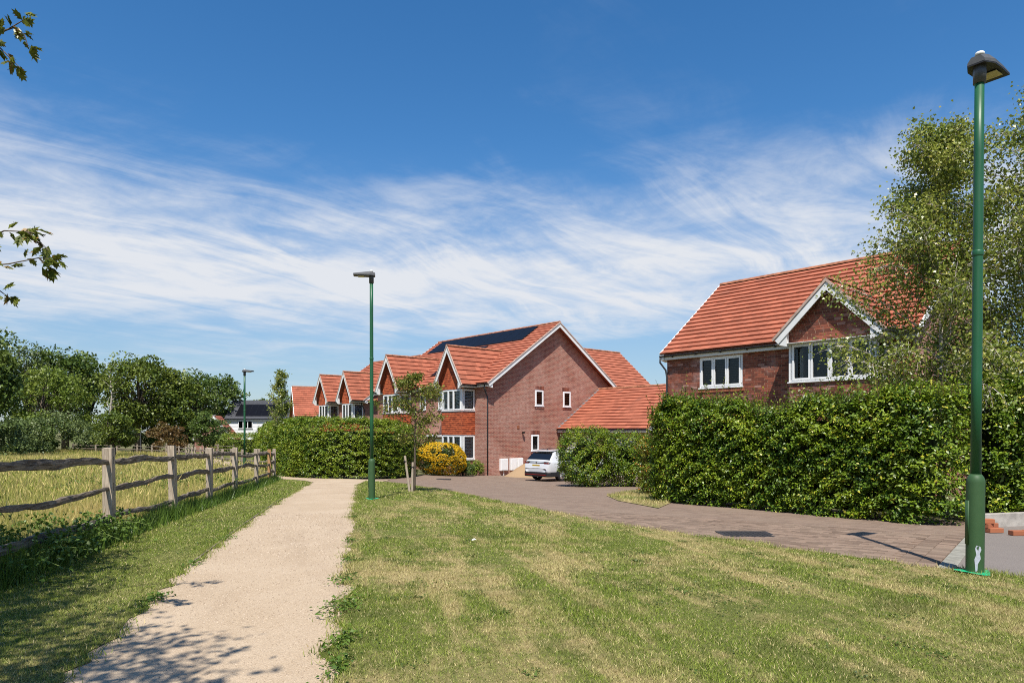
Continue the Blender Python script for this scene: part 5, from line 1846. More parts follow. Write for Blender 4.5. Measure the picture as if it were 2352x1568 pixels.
def meadow_grass():
    poly = np.array(MEADOW)
    zones = [((-13, -3.4), (4.5, 12), 1000, 0.42, 0.0060), ((-20, -5), (12, 20), 560, 0.45, 0.009), ((-34, -6), (20, 36), 200, 0.48, 0.016), ((-58, -10), (36, 62), 60, 0.55, 0.036), ((-90, -20), (62, 96), 26, 0.6, 0.07)]
    PP, HH, WW, under = [], [], [], []
    for xl, yl, dens, h, w in zones:
        A = (xl[1] - xl[0]) * (yl[1] - yl[0])
        p = scatter_poly(poly, lambda x, y: np.ones_like(x), xl, yl, int(A * dens))
        k = 3 if yl[0] < 10 else 2 if yl[0] < 30 else 3
        p = np.repeat(p, k, 0) + rng.normal(0, 0.05 + w * 2, (len(p) * k, 2))
        p = p[inside(p, poly)]
        PP.append(p)
        patch = np.clip(1 + 0.4 * sines(p, 5, 0.5, 3), 0.5, 1.6)
        HH.append(h * patch * rng.uniform(0.45, 1.15, len(p))); WW.append(w * rng.uniform(0.6, 1.4, len(p)))
    for xl, yl, dens, h, w in (((-13, -3.4), (4.5, 12), 1150, 0.18, 0.010), ((-20, -5), (12, 20), 700, 0.20, 0.013), ((-34, -6), (20, 36), 220, 0.24, 0.026)):
        p = scatter_poly(poly, lambda x, y: np.ones_like(x), xl, yl, int((xl[1] - xl[0]) * (yl[1] - yl[0]) * dens))
        under.append((p, h * rng.uniform(0.5, 1.4, len(p)), w * rng.uniform(0.7, 1.3, len(p))))
    up_, uh_, uw_ = [np.concatenate([u[i] for u in under]) for i in range(3)]
    o = blades('meadow_undergrowth', np.column_stack([up_, G(up_[:, 0], up_[:, 1]) - 0.01]), uh_, uw_, rng.uniform(0.1, 0.75, len(up_)), 'meadow_green')
    tag(o, 'green undergrowth at the foot of the long meadow grass', 'grass', kind='stuff')
    P = np.concatenate(PP); H = np.concatenate(HH); W = np.concatenate(WW)
    Z = G(P[:, 0], P[:, 1]) - 0.02
    o = blades('meadow_grass', np.column_stack([P, Z]), H, W, rng.uniform(0.05, 0.75, len(P)), 'meadow_grass')
    tag(o, 'long grass gone to seed in the fenced meadow', 'grass', kind='stuff')
    # seed heads on stalks
    xs = scatter_poly(poly, lambda x, y: np.clip(14 / (y + 1), 0, 1) ** 1.4, (-40, -3.4), (4.5, 45), 130000)
    n = len(xs)
    h = rng.uniform(0.30, 0.72, n)
    base = np.column_stack([xs, G(xs[:, 0], xs[:, 1])])
    lean = rng.normal(0, 0.32, (n, 2))
    topp = base + np.column_stack([lean * h[:, None], h])
    D = topp - base
    side = rng.normal(size=(n, 3))
    hw_ = np.clip(0.0022 + 0.00042 * xs[:, 1], 0.003, 0.02)
    L = rng.uniform(0.04, 0.11, n) * (1 + xs[:, 1] * 0.012)
    S = unit(np.cross(D, side))
    Dn = unit(D)
    stalk = np.stack([base - S * hw_[:, None] * 0.25, base + S * hw_[:, None] * 0.25, topp], 1).reshape(-1, 3)
    hd = np.stack([topp - Dn * L[:, None] * 0.3, topp + S * hw_[:, None], topp + Dn * L[:, None] + S * 0.0], 1).reshape(-1, 3)
    hd2 = np.stack([topp - Dn * L[:, None] * 0.3, topp - S * hw_[:, None], topp + Dn * L[:, None]], 1).reshape(-1, 3)
    V = np.concatenate([stalk, hd, hd2])
    o = np_obj('seed_heads', V, np.arange(len(V)).reshape(-1, 3), 'meadow_grass', kind='stuff')
    at = o.data.attributes.new('tip', 'FLOAT', 'POINT'); at.data.foreach_set('value', np.ones(len(V), dtype=np.float32))
    tag(o, 'straw coloured seed heads standing above the meadow', 'grass', kind='stuff')


meadow_grass()


def path_grit():
    poly = np.array([(p[0] - 0.1, p[1]) for p in PATH_L] + [(p[0] + 0.12, p[1]) for p in PATH_R[::-1]])
    PP, RR = [], []
    for yl, dens, r0 in (((3.0, 5.0), 2600, 0.0042), ((5.0, 8.0), 1300, 0.0058), ((8, 13), 480, 0.009)):
        xl = (-5.0, -0.3)
        p = scatter_poly(poly, lambda x, y: np.ones_like(x), xl, yl, int((xl[1] - xl[0]) * (yl[1] - yl[0]) * dens))
        PP.append(p); RR.append(r0 * rng.uniform(0.5, 1.6, len(p)))
    P = np.concatenate(PP); Rr = np.concatenate(RR); n = len(P)
    Z = G(P[:, 0], P[:, 1]) + 0.003
    c = np.column_stack([P, Z]); a = rng.uniform(0, 6.28, n)
    ring = [c + np.column_stack([np.cos(a + k * 2.094), np.sin(a + k * 2.094), np.zeros(n)]) * (Rr * rng.uniform(0.8, 1.2, n))[:, None] for k in range(3)]
    top = c + np.column_stack([rng.normal(0, 0.2, n) * Rr, rng.normal(0, 0.2, n) * Rr, Rr * rng.uniform(0.5, 1.0, n)])
    V = np.stack(ring + [top], 1).reshape(-1, 3)
    b = np.arange(n)[:, None] * 4
    F = np.concatenate([b + np.array([[0, 1, 3]]), b + np.array([[1, 2, 3]]), b + np.array([[2, 0, 3]])])
    o = np_obj('path_grit', V, F, 'grit')
    tag(o, 'loose pale grit lying on the gravel path', 'gravel', kind='stuff')


path_grit()


def fence_foot_grass():
    """unmown green grass left standing along the foot of the fence"""
    q = np.array(FENCE[:]); PP = []
    for a, b in zip(q[:-1], q[1:]):
        L = np.linalg.norm(b - a); n = int(L * (900 if a[1] < 15 else 420))
        t = rng.uniform(0, 1, n)[:, None]
        d = (b - a) / L; nr = np.array([d[1], -d[0]])
        PP.append(a * (1 - t) + b * t + nr * (0.06 + rng.normal(0, 0.11, (n, 1))))
    P = np.concatenate(PP); n = len(P)
    H = rng.uniform(0.08, 0.34, n) * np.clip(1 + 0.5 * sines(P, 4, 2.5, 3), 0.3, 1.6)
    o = blades('fence_grass', np.column_stack([P, G(P[:, 0], P[:, 1])]), H, 0.006 + 0.0006 * P[:, 1], rng.uniform(0.1, 0.65, n), 'leaf_bramble')
    tag(o, 'unmown green grass along the foot of the split rail fence', 'grass', kind='stuff')


fence_foot_grass()

# ------------------------------------------------------------------ hedges and bushes
def sprays(P, Nrm, K, L, wr, mat, parent, step=None, flat=0.8, droop=0.15, name='foliage', spread=0.9):
    """leafy sprays: K leaves set alternately along each twig"""
    n = len(P)
    step = step or L * 0.62
    up = np.array([0, 0, 1.0])
    A = unit(Nrm + rng.normal(0, 0.5, (n, 3)) * np.array([1, 1, 0.5]) + up * rng.normal(0.12, 0.25, (n, 1)))
    pn = unit(up * flat + Nrm * 0.60 + rng.normal(0, 0.30, (n, 3)))
    S = unit(np.cross(A, pn))
    C, D, Nn, LL = [], [], [], []
    for k in range(K):
        s = 1 if k % 2 else -1
        base = P + A * (k * step) - up * droop * (k * step) ** 2 / (K * step) + rng.normal(0, L * 0.12, (n, 3))
        d = A * 0.55 + S * s * spread + rng.normal(0, 0.28, (n, 3)) - up * 0.12
        C.append(base); D.append(d); Nn.append(pn + rng.normal(0, 0.35, (n, 3)))
        LL.append(L * rng.uniform(0.65, 1.25, n) * (1 - 0.25 * k / K))
    return leaves(name, np.concatenate(C), np.concatenate(D), np.concatenate(Nn), np.concatenate(LL), wr, mat, parent)


def polyline_sample(pts, n):
    p = np.array(pts, float)
    seg = np.linalg.norm(np.diff(p, axis=0), axis=1); cum = np.concatenate([[0], np.cumsum(seg)])
    s = rng.uniform(0, cum[-1], n)
    i = np.clip(np.searchsorted(cum, s) - 1, 0, len(seg) - 1)
    t = ((s - cum[i]) / seg[i])[:, None]
    q = p[i] * (1 - t) + p[i + 1] * t
    d = (p[i + 1] - p[i]) / seg[i][:, None]
    return q, d, cum[-1], s / cum[-1]


def hedge(name, label, line, half, hgt, nspray, K, L, mat, seed, top_fn=None, bump=0.12, shoots=0, wr=0.58, group=None, core='twig_shade', flat=0.8):
    for _ in range(3):                 # round the corners of the line
        q = [line[0]]
        for a, b in zip(line[:-1], line[1:]):
            q += [(a[0] * .75 + b[0] * .25, a[1] * .75 + b[1] * .25), (a[0] * .25 + b[0] * .75, a[1] * .25 + b[1] * .75)]
        line = q + [line[-1]]
    r = empty(name, (0, 0, 0))
    tag(r, label, 'hedge', group)
    # surface points: both sides, top, ends
    q, d, LEN, s = polyline_sample(line, nspray)
    nrm = np.stack([d[:, 1], -d[:, 0]], 1)
    hgts = np.asarray(top_fn(s) if top_fn else np.full(nspray, hgt))
    face = rng.uniform(0, 1, nspray)
    pt = half * 2 / (half * 2 + 2 * hgt)
    side = np.where(face < pt, 0, np.where(rng.uniform(0, 1, nspray) < 0.15, -1, 1))
    zf = rng.uniform(0.0, 1.0, nspray) ** 0.95
    u = np.where(side == 0, rng.uniform(-1, 1, nspray), side)
    zf = np.where(side == 0, 1.0, zf)
    # ends are rounded
    endk = np.minimum(s, 1 - s) * LEN
    rnd = np.clip(endk / (half * 1.1), 0, 1); rnd = np.sqrt(1 - (1 - rnd) ** 2)
    z = zf * hgts
    bul = 1 + 0.10 * np.sin(np.clip(zf, 0, 1) * np.pi) - 0.28 * np.clip(zf - 0.82, 0, 1) / 0.18
    xy = q + nrm * (u * half * bul * rnd)[:, None]
    P = np.column_stack([xy, G(xy[:, 0], xy[:, 1]) + z])
    out = np.column_stack([nrm * u[:, None] * (side != 0)[:, None], (side == 0) * 1.0 + 0.25 * zf])
    # ends
    e = endk < half * 1.2
    out[e, :2] += d[e] * np.where(s[e] < 0.5, -1, 1)[:, None] * 0.9
    out = unit(out)
    lay = sines(P * np.array([1.0, 1.0, 1.7]), seed, 15.0, 2)
    b = sines(P, seed + 9, 2.2, 3) * bump * 0.35 + lay * 0.07 - 0.14
    depth = np.abs(rng.exponential(0.10, nspray))
    P = P + out * (b - depth)[:, None]
    P[:, 2] = np.maximum(P[:, 2], G(P[:, 0], P[:, 1]) + 0.03)
    keep = lay + rng.normal(0, 0.20, nspray) > 0.02
    sprays(P[keep], out[keep], K, L, wr, mat, r, flat=flat)
    if shoots:
        q, d, LEN, s = polyline_sample(line, shoots)
        nr = np.stack([d[:, 1], -d[:, 0]], 1)
        hg = np.asarray(top_fn(s) if top_fn else np.full(shoots, hgt))
        xy = q + nr * rng.uniform(-0.9, 0.9, (shoots, 1)) * half
        base = np.column_stack([xy, G(xy[:, 0], xy[:, 1]) + hg - 0.1])
        # upright whippy shoots with small leaves
        ln = 0.10 + rng.exponential(0.13, shoots)
        K2 = 9
        C, Dd, N2 = [], [], []
        dirs = unit(np.column_stack([rng.normal(0, 0.25, (shoots, 2)), np.ones(shoots)]))
        for k in range(K2):
            C.append(base + dirs * (ln * k / K2)[:, None] + rng.normal(0, 0.012, (shoots, 3)))
            Dd.append(rng.normal(0, 1, (shoots, 3)) + np.array([0, 0, 0.5])); N2.append(rng.normal(0, 1, (shoots, 3)))
        C = np.concatenate(C)
        leaves('shoots', C, np.concatenate(Dd), np.concatenate(N2), L * rng.uniform(0.5, 0.9, len(C)), wr, mat, r)
        m = MB()
        for i in range(shoots):
            m.tube([base[i], base[i] + dirs[i] * ln[i]], [0.006, 0.002], 4, caps=False)
        m.build('stems', 'twig', r, kind='stuff')
    # solid core of twigs, coloured near black for the shade among the leaves
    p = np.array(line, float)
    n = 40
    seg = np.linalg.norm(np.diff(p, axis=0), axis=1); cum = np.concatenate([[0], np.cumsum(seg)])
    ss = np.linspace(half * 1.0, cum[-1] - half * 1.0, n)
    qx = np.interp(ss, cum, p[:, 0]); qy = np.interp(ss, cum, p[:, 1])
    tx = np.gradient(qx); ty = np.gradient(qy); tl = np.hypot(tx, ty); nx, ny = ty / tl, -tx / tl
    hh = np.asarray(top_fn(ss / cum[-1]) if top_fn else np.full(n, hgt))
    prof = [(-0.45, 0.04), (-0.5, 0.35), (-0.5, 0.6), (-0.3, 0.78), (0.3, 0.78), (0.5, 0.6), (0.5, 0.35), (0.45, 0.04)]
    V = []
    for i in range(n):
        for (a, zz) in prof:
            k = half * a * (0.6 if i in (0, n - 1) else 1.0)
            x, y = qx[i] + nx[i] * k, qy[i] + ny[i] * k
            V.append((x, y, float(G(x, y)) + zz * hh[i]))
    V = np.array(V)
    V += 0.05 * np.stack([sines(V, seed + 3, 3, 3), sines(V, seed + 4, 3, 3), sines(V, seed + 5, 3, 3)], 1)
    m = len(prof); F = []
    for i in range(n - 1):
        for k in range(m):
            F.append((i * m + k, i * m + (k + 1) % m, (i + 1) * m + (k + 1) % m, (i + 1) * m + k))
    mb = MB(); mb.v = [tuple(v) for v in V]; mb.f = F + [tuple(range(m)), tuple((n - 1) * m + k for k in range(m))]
    mb.build('shaded_heart', core, r)
    return r


HEDGE_R = [(3.75, 17.35), (4.3, 16.3), (5.2, 14.7), (6.3, 12.9), (7.42, 11.05)]
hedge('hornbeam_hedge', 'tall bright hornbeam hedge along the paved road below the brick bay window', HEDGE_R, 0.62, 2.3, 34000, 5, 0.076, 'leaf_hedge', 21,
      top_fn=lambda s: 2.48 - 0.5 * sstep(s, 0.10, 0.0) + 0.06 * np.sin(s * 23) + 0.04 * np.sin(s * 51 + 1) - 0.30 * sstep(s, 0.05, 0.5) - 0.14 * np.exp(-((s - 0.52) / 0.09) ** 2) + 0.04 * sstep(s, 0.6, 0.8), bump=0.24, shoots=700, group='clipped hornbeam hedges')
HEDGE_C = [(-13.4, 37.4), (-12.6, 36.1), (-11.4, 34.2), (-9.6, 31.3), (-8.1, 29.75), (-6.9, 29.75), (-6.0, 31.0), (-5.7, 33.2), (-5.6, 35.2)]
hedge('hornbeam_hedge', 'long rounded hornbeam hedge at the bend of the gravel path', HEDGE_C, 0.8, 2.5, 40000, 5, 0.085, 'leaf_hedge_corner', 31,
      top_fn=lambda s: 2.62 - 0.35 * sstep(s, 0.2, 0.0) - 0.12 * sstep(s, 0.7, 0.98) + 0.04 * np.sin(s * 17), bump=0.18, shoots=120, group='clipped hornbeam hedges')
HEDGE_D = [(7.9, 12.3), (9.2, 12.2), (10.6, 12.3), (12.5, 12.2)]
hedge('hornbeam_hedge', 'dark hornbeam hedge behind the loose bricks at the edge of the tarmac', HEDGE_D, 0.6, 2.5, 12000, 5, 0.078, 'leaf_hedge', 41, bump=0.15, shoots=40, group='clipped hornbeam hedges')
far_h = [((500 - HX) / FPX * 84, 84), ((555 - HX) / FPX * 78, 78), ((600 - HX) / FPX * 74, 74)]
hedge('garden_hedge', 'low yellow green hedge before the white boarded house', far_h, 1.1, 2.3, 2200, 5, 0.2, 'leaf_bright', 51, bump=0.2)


def bush(name, label, c, rad, hgt, nspray, K, L, mat, seed, cat='bush', group=None, flowers=0, wr=0.55, shoots=0, core=True, squash=1.0, lump=0.16):
    x, y = c
    z = float(G(x, y))
    r = empty(name, (x, y, z))
    tag(r, label, cat, group)
    v = unit(rng.normal(size=(nspray, 3)))
    v[:, :2] *= ((1 - np.abs(v[:, 2]) ** 3.0) ** (1 / 3.0) / (np.linalg.norm(v[:, :2], axis=1) + 1e-6))[:, None]
    ctr = np.array([0, 0, hgt * 0.5])
    ext = np.array([rad, rad * squash, hgt * 0.5])
    b = 1 + lump * sines(v * 2.0, seed, 1.6, 4)
    dep = 1 - np.abs(rng.exponential(0.10, nspray))
    P = ctr + v * ext * (b * dep)[:, None]
    P[:, 2] = np.maximum(P[:, 2], 0.04)
    lay = sines(P * np.array([1.0, 1.0, 1.7]), seed, 12.0, 2)
    P = P + v * (lay * 0.08 - 0.08)[:, None]
    P[:, 2] = np.maximum(P[:, 2], 0.04)
    keep = lay + rng.normal(0, 0.22, nspray) > 0.0
    sprays(P[keep], v[keep], K, L, wr, mat, r)
    if flowers:
        v = unit(rng.normal(size=(flowers, 3)))
        v[:, :2] *= ((1 - np.abs(v[:, 2]) ** 3.0) ** (1 / 3.0) / (np.linalg.norm(v[:, :2], axis=1) + 1e-6))[:, None]
        v = v[rng.uniform(0, 1, flowers) < 0.45 + 0.55 * (v[:, 2] > -0.1)]
        dens = sines(v * 3, seed + 2, 1.5, 3)
        v = v[dens > -0.35]
        P = ctr + v * ext * (1.03 + lump * sines(v * 2.0, seed, 1.6, 4))[:, None]
        P[:, 2] = np.maximum(P[:, 2], 0.06)
        n = len(P)
        C, D, N2 = [], [], []
        for k in range(4):
            C.append(P); D.append(rng.normal(size=(n, 3))); N2.append(v + rng.normal(0, 0.3, (n, 3)))
        leaves('flowers', np.concatenate(C), np.concatenate(D), np.concatenate(N2), rng.uniform(0.04, 0.07, n * 4), 0.8, 'petal_yellow', r)
    if core:
        # a few stems, and a solid core darkened for the shade inside the bush
        m = MB()
        for k in range(9):
            a = k * 2.4; q = 0.5 * rad
            m.tube([(0.06 * math.cos(a), 0.06 * math.sin(a), -0.1), (q * 0.5 * math.cos(a), q * 0.5 * math.sin(a), hgt * 0.4), (q * math.cos(a), q * math.sin(a), hgt * 0.75)], [0.02, 0.014, 0.005], 5)
        m.build('stems', 'twig', r, kind='stuff')
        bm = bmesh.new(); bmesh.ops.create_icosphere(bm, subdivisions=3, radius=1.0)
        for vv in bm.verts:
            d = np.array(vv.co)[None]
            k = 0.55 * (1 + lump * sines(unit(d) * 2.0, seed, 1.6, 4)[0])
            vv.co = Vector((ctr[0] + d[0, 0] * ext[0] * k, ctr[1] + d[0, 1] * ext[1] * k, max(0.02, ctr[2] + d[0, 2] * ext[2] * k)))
        me = bpy.data.meshes.new('shaded_heart'); bm.to_mesh(me); bm.free(); me.materials.append(M['twig_shade'])
        link(bpy.data.objects.new('shaded_heart', me), r)
    return r


bush('hornbeam_bush', 'loose bushy hornbeam partly hiding the white car', (3.05, 28.0), 1.05, 2.4, 6500, 6, 0.08, 'leaf_hedge', 61, group='bushes by the drive', lump=0.2)
bush('hornbeam_bush', 'second loose hornbeam bush between the car and the photinia', (4.85, 28.2), 0.95, 2.2, 6000, 6, 0.08, 'leaf_hedge', 62, group='bushes by the drive', lump=0.2)
bush('photinia_bush', 'orange tipped shrub tucked against the end of the tall hedge', (4.35, 20.3), 0.6, 1.75, 3000, 6, 0.075, 'leaf_photinia', 63)
x_, y_ = PX(1012, 1090)
bush('yellow_flowering_bush', 'round bush covered in yellow flowers below the tile hung bay', (x_, y_), 1.22, 1.72, 4200, 5, 0.07, 'leaf_shrub', 64, flowers=7000)
x_, y_ = PX(1050, 1091)
bush('garden_shrub', 'small grey green shrub beside the yellow flowering bush', (x_ + 0.35, y_), 0.55, 0.78, 1500, 5, 0.06, 'leaf_shrub', 65)
x_, y_ = PX(1090, 1091)
bush('garden_shrub', 'small bright green shrub by the downpipe at the house corner', (x_, y_ + 0.4), 0.5, 0.8, 1500, 5, 0.06, 'leaf_hedge_corner', 66)
bush('garden_shrub', 'green climbing shrub between the yellow bush and the front door', (-4.9, 39.6), 0.7, 2.1, 800, 5, 0.08, 'leaf_shrub', 67)


# ------------------------------------------------------------------ trees
def branchy_tree(name, label, base, hgt, trunk_r, crown, nlimb, leaf_n, L, mat, bark, seed, up=0.6, droop=0.0, first=0.25, cat='tree', group=None, wr=0.7, lean=(0, 0), stems=1, clump=0.10, twig=7, sub=5, hang=0.0, bias=0.9):
    """trunk, limbs, twigs and leaves hung along the twigs; crown(f) = reach at height fraction f"""
    r_ = np.random.default_rng(seed)
    x, y = base
    root = empty(name, (x, y, float(G(x, y))))
    tag(root, label, cat, group)
    mt, ml = MB(), MB()
    tw_pts, tw_dir = [], []
    for st in range(stems):
        a0 = r_.uniform(0, 6.28)
        off = np.array([math.cos(a0), math.sin(a0)]) * (0.0 if stems == 1 else 0.18)
        H = hgt * (1.0 if st == 0 else r_.uniform(0.8, 0.95))
        n = 12
        T = []
        ph = r_.uniform(0, 6.28, 4)
        for i in range(n + 1):
            f = i / n
            wob = 0.012 * H * np.array([math.sin(3 * f + ph[0]) + 0.4 * math.sin(8 * f + ph[1]), math.sin(3.4 * f + ph[2]) + 0.4 * math.sin(7 * f + ph[3])])
            T.append(np.array([off[0] * (1 + 2.5 * f) + lean[0] * f * H + wob[0] * f, off[1] * (1 + 2.5 * f) + lean[1] * f * H + wob[1] * f, f * H - (0.25 if i == 0 else 0)]))
        T = np.array(T)
        rad = trunk_r * (1 - 0.92 * np.linspace(0, 1, n + 1)) * (1 + 0.25 * np.exp(-np.linspace(0, 1, n + 1) * 18))
        mt.tube(T, list(rad), 9)
        for k in range(nlimb):
            f = first + (1 - first) * ((k + r_.uniform(0, 0.8)) / nlimb) ** bias
            f = min(f, 0.985)
            i = f * n; j = min(int(i), n - 1)
            p = T[j] * (1 - (i - j)) + T[j + 1] * (i - j)
            az = k * 2.4 + r_.uniform(-0.5, 0.5)
            reach = crown((f - first) / (1 - first)) * r_.uniform(0.7, 1.1)
            d = np.array([math.cos(az), math.sin(az), up + r_.uniform(-0.15, 0.25)]); d /= np.linalg.norm(d)
            m = 7; pts = [p]
            for q in range(1, m + 1):
                g = q / m
                d = d + r_.normal(0, 0.10, 3) + np.array([0, 0, -droop * g * 0.35]); d /= np.linalg.norm(d)
                pts.append(pts[-1] + d * reach / m)
            lr = max(0.006, trunk_r * 0.42 * (1 - f * 0.75))
            ml.tube(pts, list(np.linspace(lr, 0.004, m + 1)), 5, caps=False)
            # side twigs
            for q in range(1, m + 1):
                for b in range(sub if q > 1 else 1):
                    dd = (pts[q] - pts[q - 1]); dd /= np.linalg.norm(dd)
                    e = dd * 0.6 + r_.normal(0, 0.7, 3); e[2] += 0.15 - hang * 0.8; e /= np.linalg.norm(e)
                    ln = reach * r_.uniform(0.15, 0.34) * (1.1 - 0.4 * q / m)
                    pp = pts[q] + (pts[q - 1] - pts[q]) * r_.uniform(0, 1)
                    mid = pp + e * ln * 0.55
                    e2 = e + np.array([0, 0, -hang]); e2 /= np.linalg.norm(e2)
                    end = mid + e2 * ln * 0.5
                    ml.tube([pp, mid, end], [0.006, 0.004, 0.002], 3, caps=False)
                    for t in np.linspace(0.15, 1.0, twig):
                        pt = pp + (mid - pp) * (t / 0.55) if t < 0.55 else mid + (end - mid) * ((t - 0.55) / 0.45)
                        tw_pts.append(pt); tw_dir.append(e2 if t > 0.55 else e)
    mt.build('trunk', bark, root, smooth=True)
    ml.build('limbs', bark, root, kind='stuff', smooth=True)
    tp, td = np.array(tw_pts), np.array(tw_dir)
    pick = r_.integers(0, len(tp), leaf_n)
    C = tp[pick] + r_.normal(0, clump, (leaf_n, 3))
    D = td[pick] * 0.5 + r_.normal(0, 0.6, (leaf_n, 3)) + np.array([0, 0, -0.45])
    N = r_.normal(0, 0.7, (leaf_n, 3)) + np.array([0, 0, 0.6])
    leaves('crown', C, D, N, L * r_.uniform(0.65, 1.25, leaf_n), wr, mat, root)
    return root


branchy_tree('silver_birch', 'silver birch with pale trunk and airy crown before the brick house', (8.55, 13.6), 7.5, 0.065, lambda f: 2.75 * (0.85 + 0.22 * f) * (1 - f) ** 0.65 + 0.3, 66, 50000, 0.062, 'leaf_birch', 'bark_birch', 71, up=0.75, droop=0.35, first=0.10, stems=1, clump=0.13, hang=0.35, group='silver birches', wr=0.78, bias=1.25)
branchy_tree('silver_birch', 'second silver birch at the right behind the tall lamp, upright limbs', (10.3, 13.3), 8.5, 0.075, lambda f: 2.7 * (0.85 + 0.3 * f) * (1 - f) ** 0.6 + 0.35, 44, 48000, 0.062, 'leaf_birch', 'bark_birch', 72, up=0.9, droop=0.3, first=0.10, stems=2, clump=0.13, hang=0.35, group='silver birches', wr=0.78, bias=1.25)
x_, y_ = PX(951, 1129)
branchy_tree('young_tree', 'slender young staked tree with thin crown on the lawn tip', (x_, y_), 3.55, 0.042, lambda f: 1.2 * math.sin(math.pi * min(1, 0.18 + f * 0.86)) ** 0.7 + 0.15, 18, 5200, 0.078, 'leaf_young', 'bark_brown', 73, up=0.45, droop=0.35, first=0.36, clump=0.05, sub=3, twig=6, wr=0.55, lean=(0.02, 0))
for dx, ln, lab in ((-0.20, 0.07, 'leaning round timber stake beside the young tree'), (-0.06, -0.03, 'second timber stake close to the young trunk')):
    st = empty('tree_stake', (x_ + dx, y_ - 0.05, float(G(x_, y_))))
    tag(st, lab, 'stake', 'stakes of the young tree')
    MB().tube([(0.10 if dx < -0.1 else 0, 0, -0.2), (-ln, 0, 1.1 if dx < -0.1 else 0.9)], [0.036, 0.034], 8).build('stake', 'post_wood', st)
    MB().tube([(-ln * 0.9 - 0.04, 0, 0.92 if dx < -0.1 else 0.75), (-ln * 0.9 + 0.04, 0, 0.92 if dx < -0.1 else 0.75)], 0.04, 8).build('tie', 'rubber', st)
branchy_tree('young_birch', 'slim young tree rising behind the rounded hedge near the white boarded house', (-10.9, 32.3), 4.85, 0.05, lambda f: 1.05 * (1 - f) ** 0.8 + 0.15, 18, 4200, 0.085, 'leaf_birch', 'bark_pale', 74, up=1.1, droop=0.0, first=0.28, clump=0.07, sub=4, twig=6)


def big_tree(name, label, px, D, top_py, width_px, mat, seed, nb=46, per=150, L=0.34, bark='bark_brown', group='trees along the wood edge', cat='tree', low=0.18, flat=0.8, trunk=True, gap=1.0, base_drop=0.3):
    """woodland tree: trunk, limbs and many leaf clumps on an uneven crown"""
    r_ = np.random.default_rng(seed)
    x = (px - HX) / FPX * D
    zg = float(G(x, D))
    H = (HY - top_py) / FPX * D - zg
    rad = width_px / 2 / FPX * D
    root = empty(name, (x, D, zg))
    tag(root, label, cat, group)
    c0 = np.array([0, 0, H * (low + 1) / 2]); ext = np.array([rad, rad * 0.85, H * (1 - low) / 2])
    # clump centres on and inside the crown
    v = unit(r_.normal(size=(nb, 3)))
    rr = r_.uniform(0.35, 1.0, nb) ** 0.55
    lump = 1 + 0.22 * sines(v, seed, 2.0, 3)
    cc = c0 + v * ext * (rr * lump * 0.86)[:, None]
    br = r_.uniform(0.16, 0.30, nb) * (rad + H * 0.35) * 0.62
    C, Dd, N = [], [], []
    for i in range(nb):
        k = int(per * r_.uniform(0.7, 1.3))
        u = unit(r_.normal(size=(k, 3))); u[:, 2] = u[:, 2] * 0.75 + 0.12
        q = br[i] * r_.uniform(0.45, 1.05, k) ** 0.6 * (1 + 0.3 * sines(u, seed + i, 2.5, 2))
        p = cc[i] + u * q[:, None] * np.array([1.1, 1.1, flat])
        C.append(p); Dd.append(u + r_.normal(0, 0.6, (k, 3)) + np.array([0, 0, -0.1])); N.append(u * 0.8 + np.array([0, 0, 0.5]) + r_.normal(0, 0.5, (k, 3)))
    C = np.concatenate(C); C[:, 2] = np.maximum(C[:, 2], 0.2)
    leaves('crown', C, np.concatenate(Dd), np.concatenate(N), L * r_.uniform(0.6, 1.3, len(C)), 0.75, mat, root)
    if trunk:
        m = MB(); tr = 0.028 * H
        T = [np.array([0.0, 0, -0.3]), np.array([r_.normal(0, .1), 0, H * 0.2]), np.array([r_.normal(0, .25), r_.normal(0, .2), H * 0.45]), np.array([r_.normal(0, .4), r_.normal(0, .3), H * 0.8])]
        m.tube(T, [tr * 1.2, tr, tr * 0.65, tr * 0.15], 8)
        m.build('trunk', bark, root, smooth=True)
        m = MB()
        for i in range(0, nb):
            f = r_.uniform(0.35, 0.85)
            a = T[1] * (1 - f) + T[2] * f if f < 0.7 else T[2]
            mid = a * 0.45 + cc[i] * 0.55 + r_.normal(0, 0.3, 3) * np.array([1, 1, 0.4]) - np.array([0, 0, 0.04 * H])
            m.tube([a, mid, cc[i]], [tr * 0.32, tr * 0.18, tr * 0.05], 5, caps=False)
        m.build('limbs', bark, root, kind='stuff', smooth=True)
    return root


big_tree('oak_tree', 'dark oak at the left edge of the wood, tallest trunk by the frame', -40, 62, 735, 190, 'leaf_oak_dark', 201, nb=60, per=170, L=0.30)
big_tree('ash_tree', 'thin crowned pale green tree with sky showing through its top', 62, 100, 772, 96, 'leaf_willow', 202, nb=24, per=70, L=0.34, low=0.45)
big_tree('oak_tree', 'dark spreading oak behind the pale leafy ash', 150, 104, 786, 170, 'leaf_oak_dark', 203, nb=56, per=150, L=0.42)
big_tree('oak_tree', 'broad oak crown reaching right over the gap with the bare branches', 205, 108, 822, 70, 'leaf_oak_dark', 215, nb=22, per=110, L=0.40, low=0.5)
big_tree('ash_tree', 'light green leafy ash in front of the dark oaks', 112, 84, 828, 190, 'leaf_ash', 204, nb=60, per=160, L=0.30, low=0.08)
big_tree('oak_tree', 'biggest rounded oak in the middle of the wood edge', 318, 96, 793, 168, 'leaf_oak', 205, nb=64, per=170, L=0.36, low=0.10)
big_tree('oak_tree', 'olive oak shoulder to shoulder with the biggest rounded oak', 398, 100, 828, 130, 'leaf_oak', 206, nb=48, per=150, L=0.38, low=0.08)
big_tree('oak_tree', 'lower dark green oak behind the small gable with white verges', 500, 118, 846, 120, 'leaf_oak_dark', 207, nb=44, per=130, L=0.42, low=0.10)
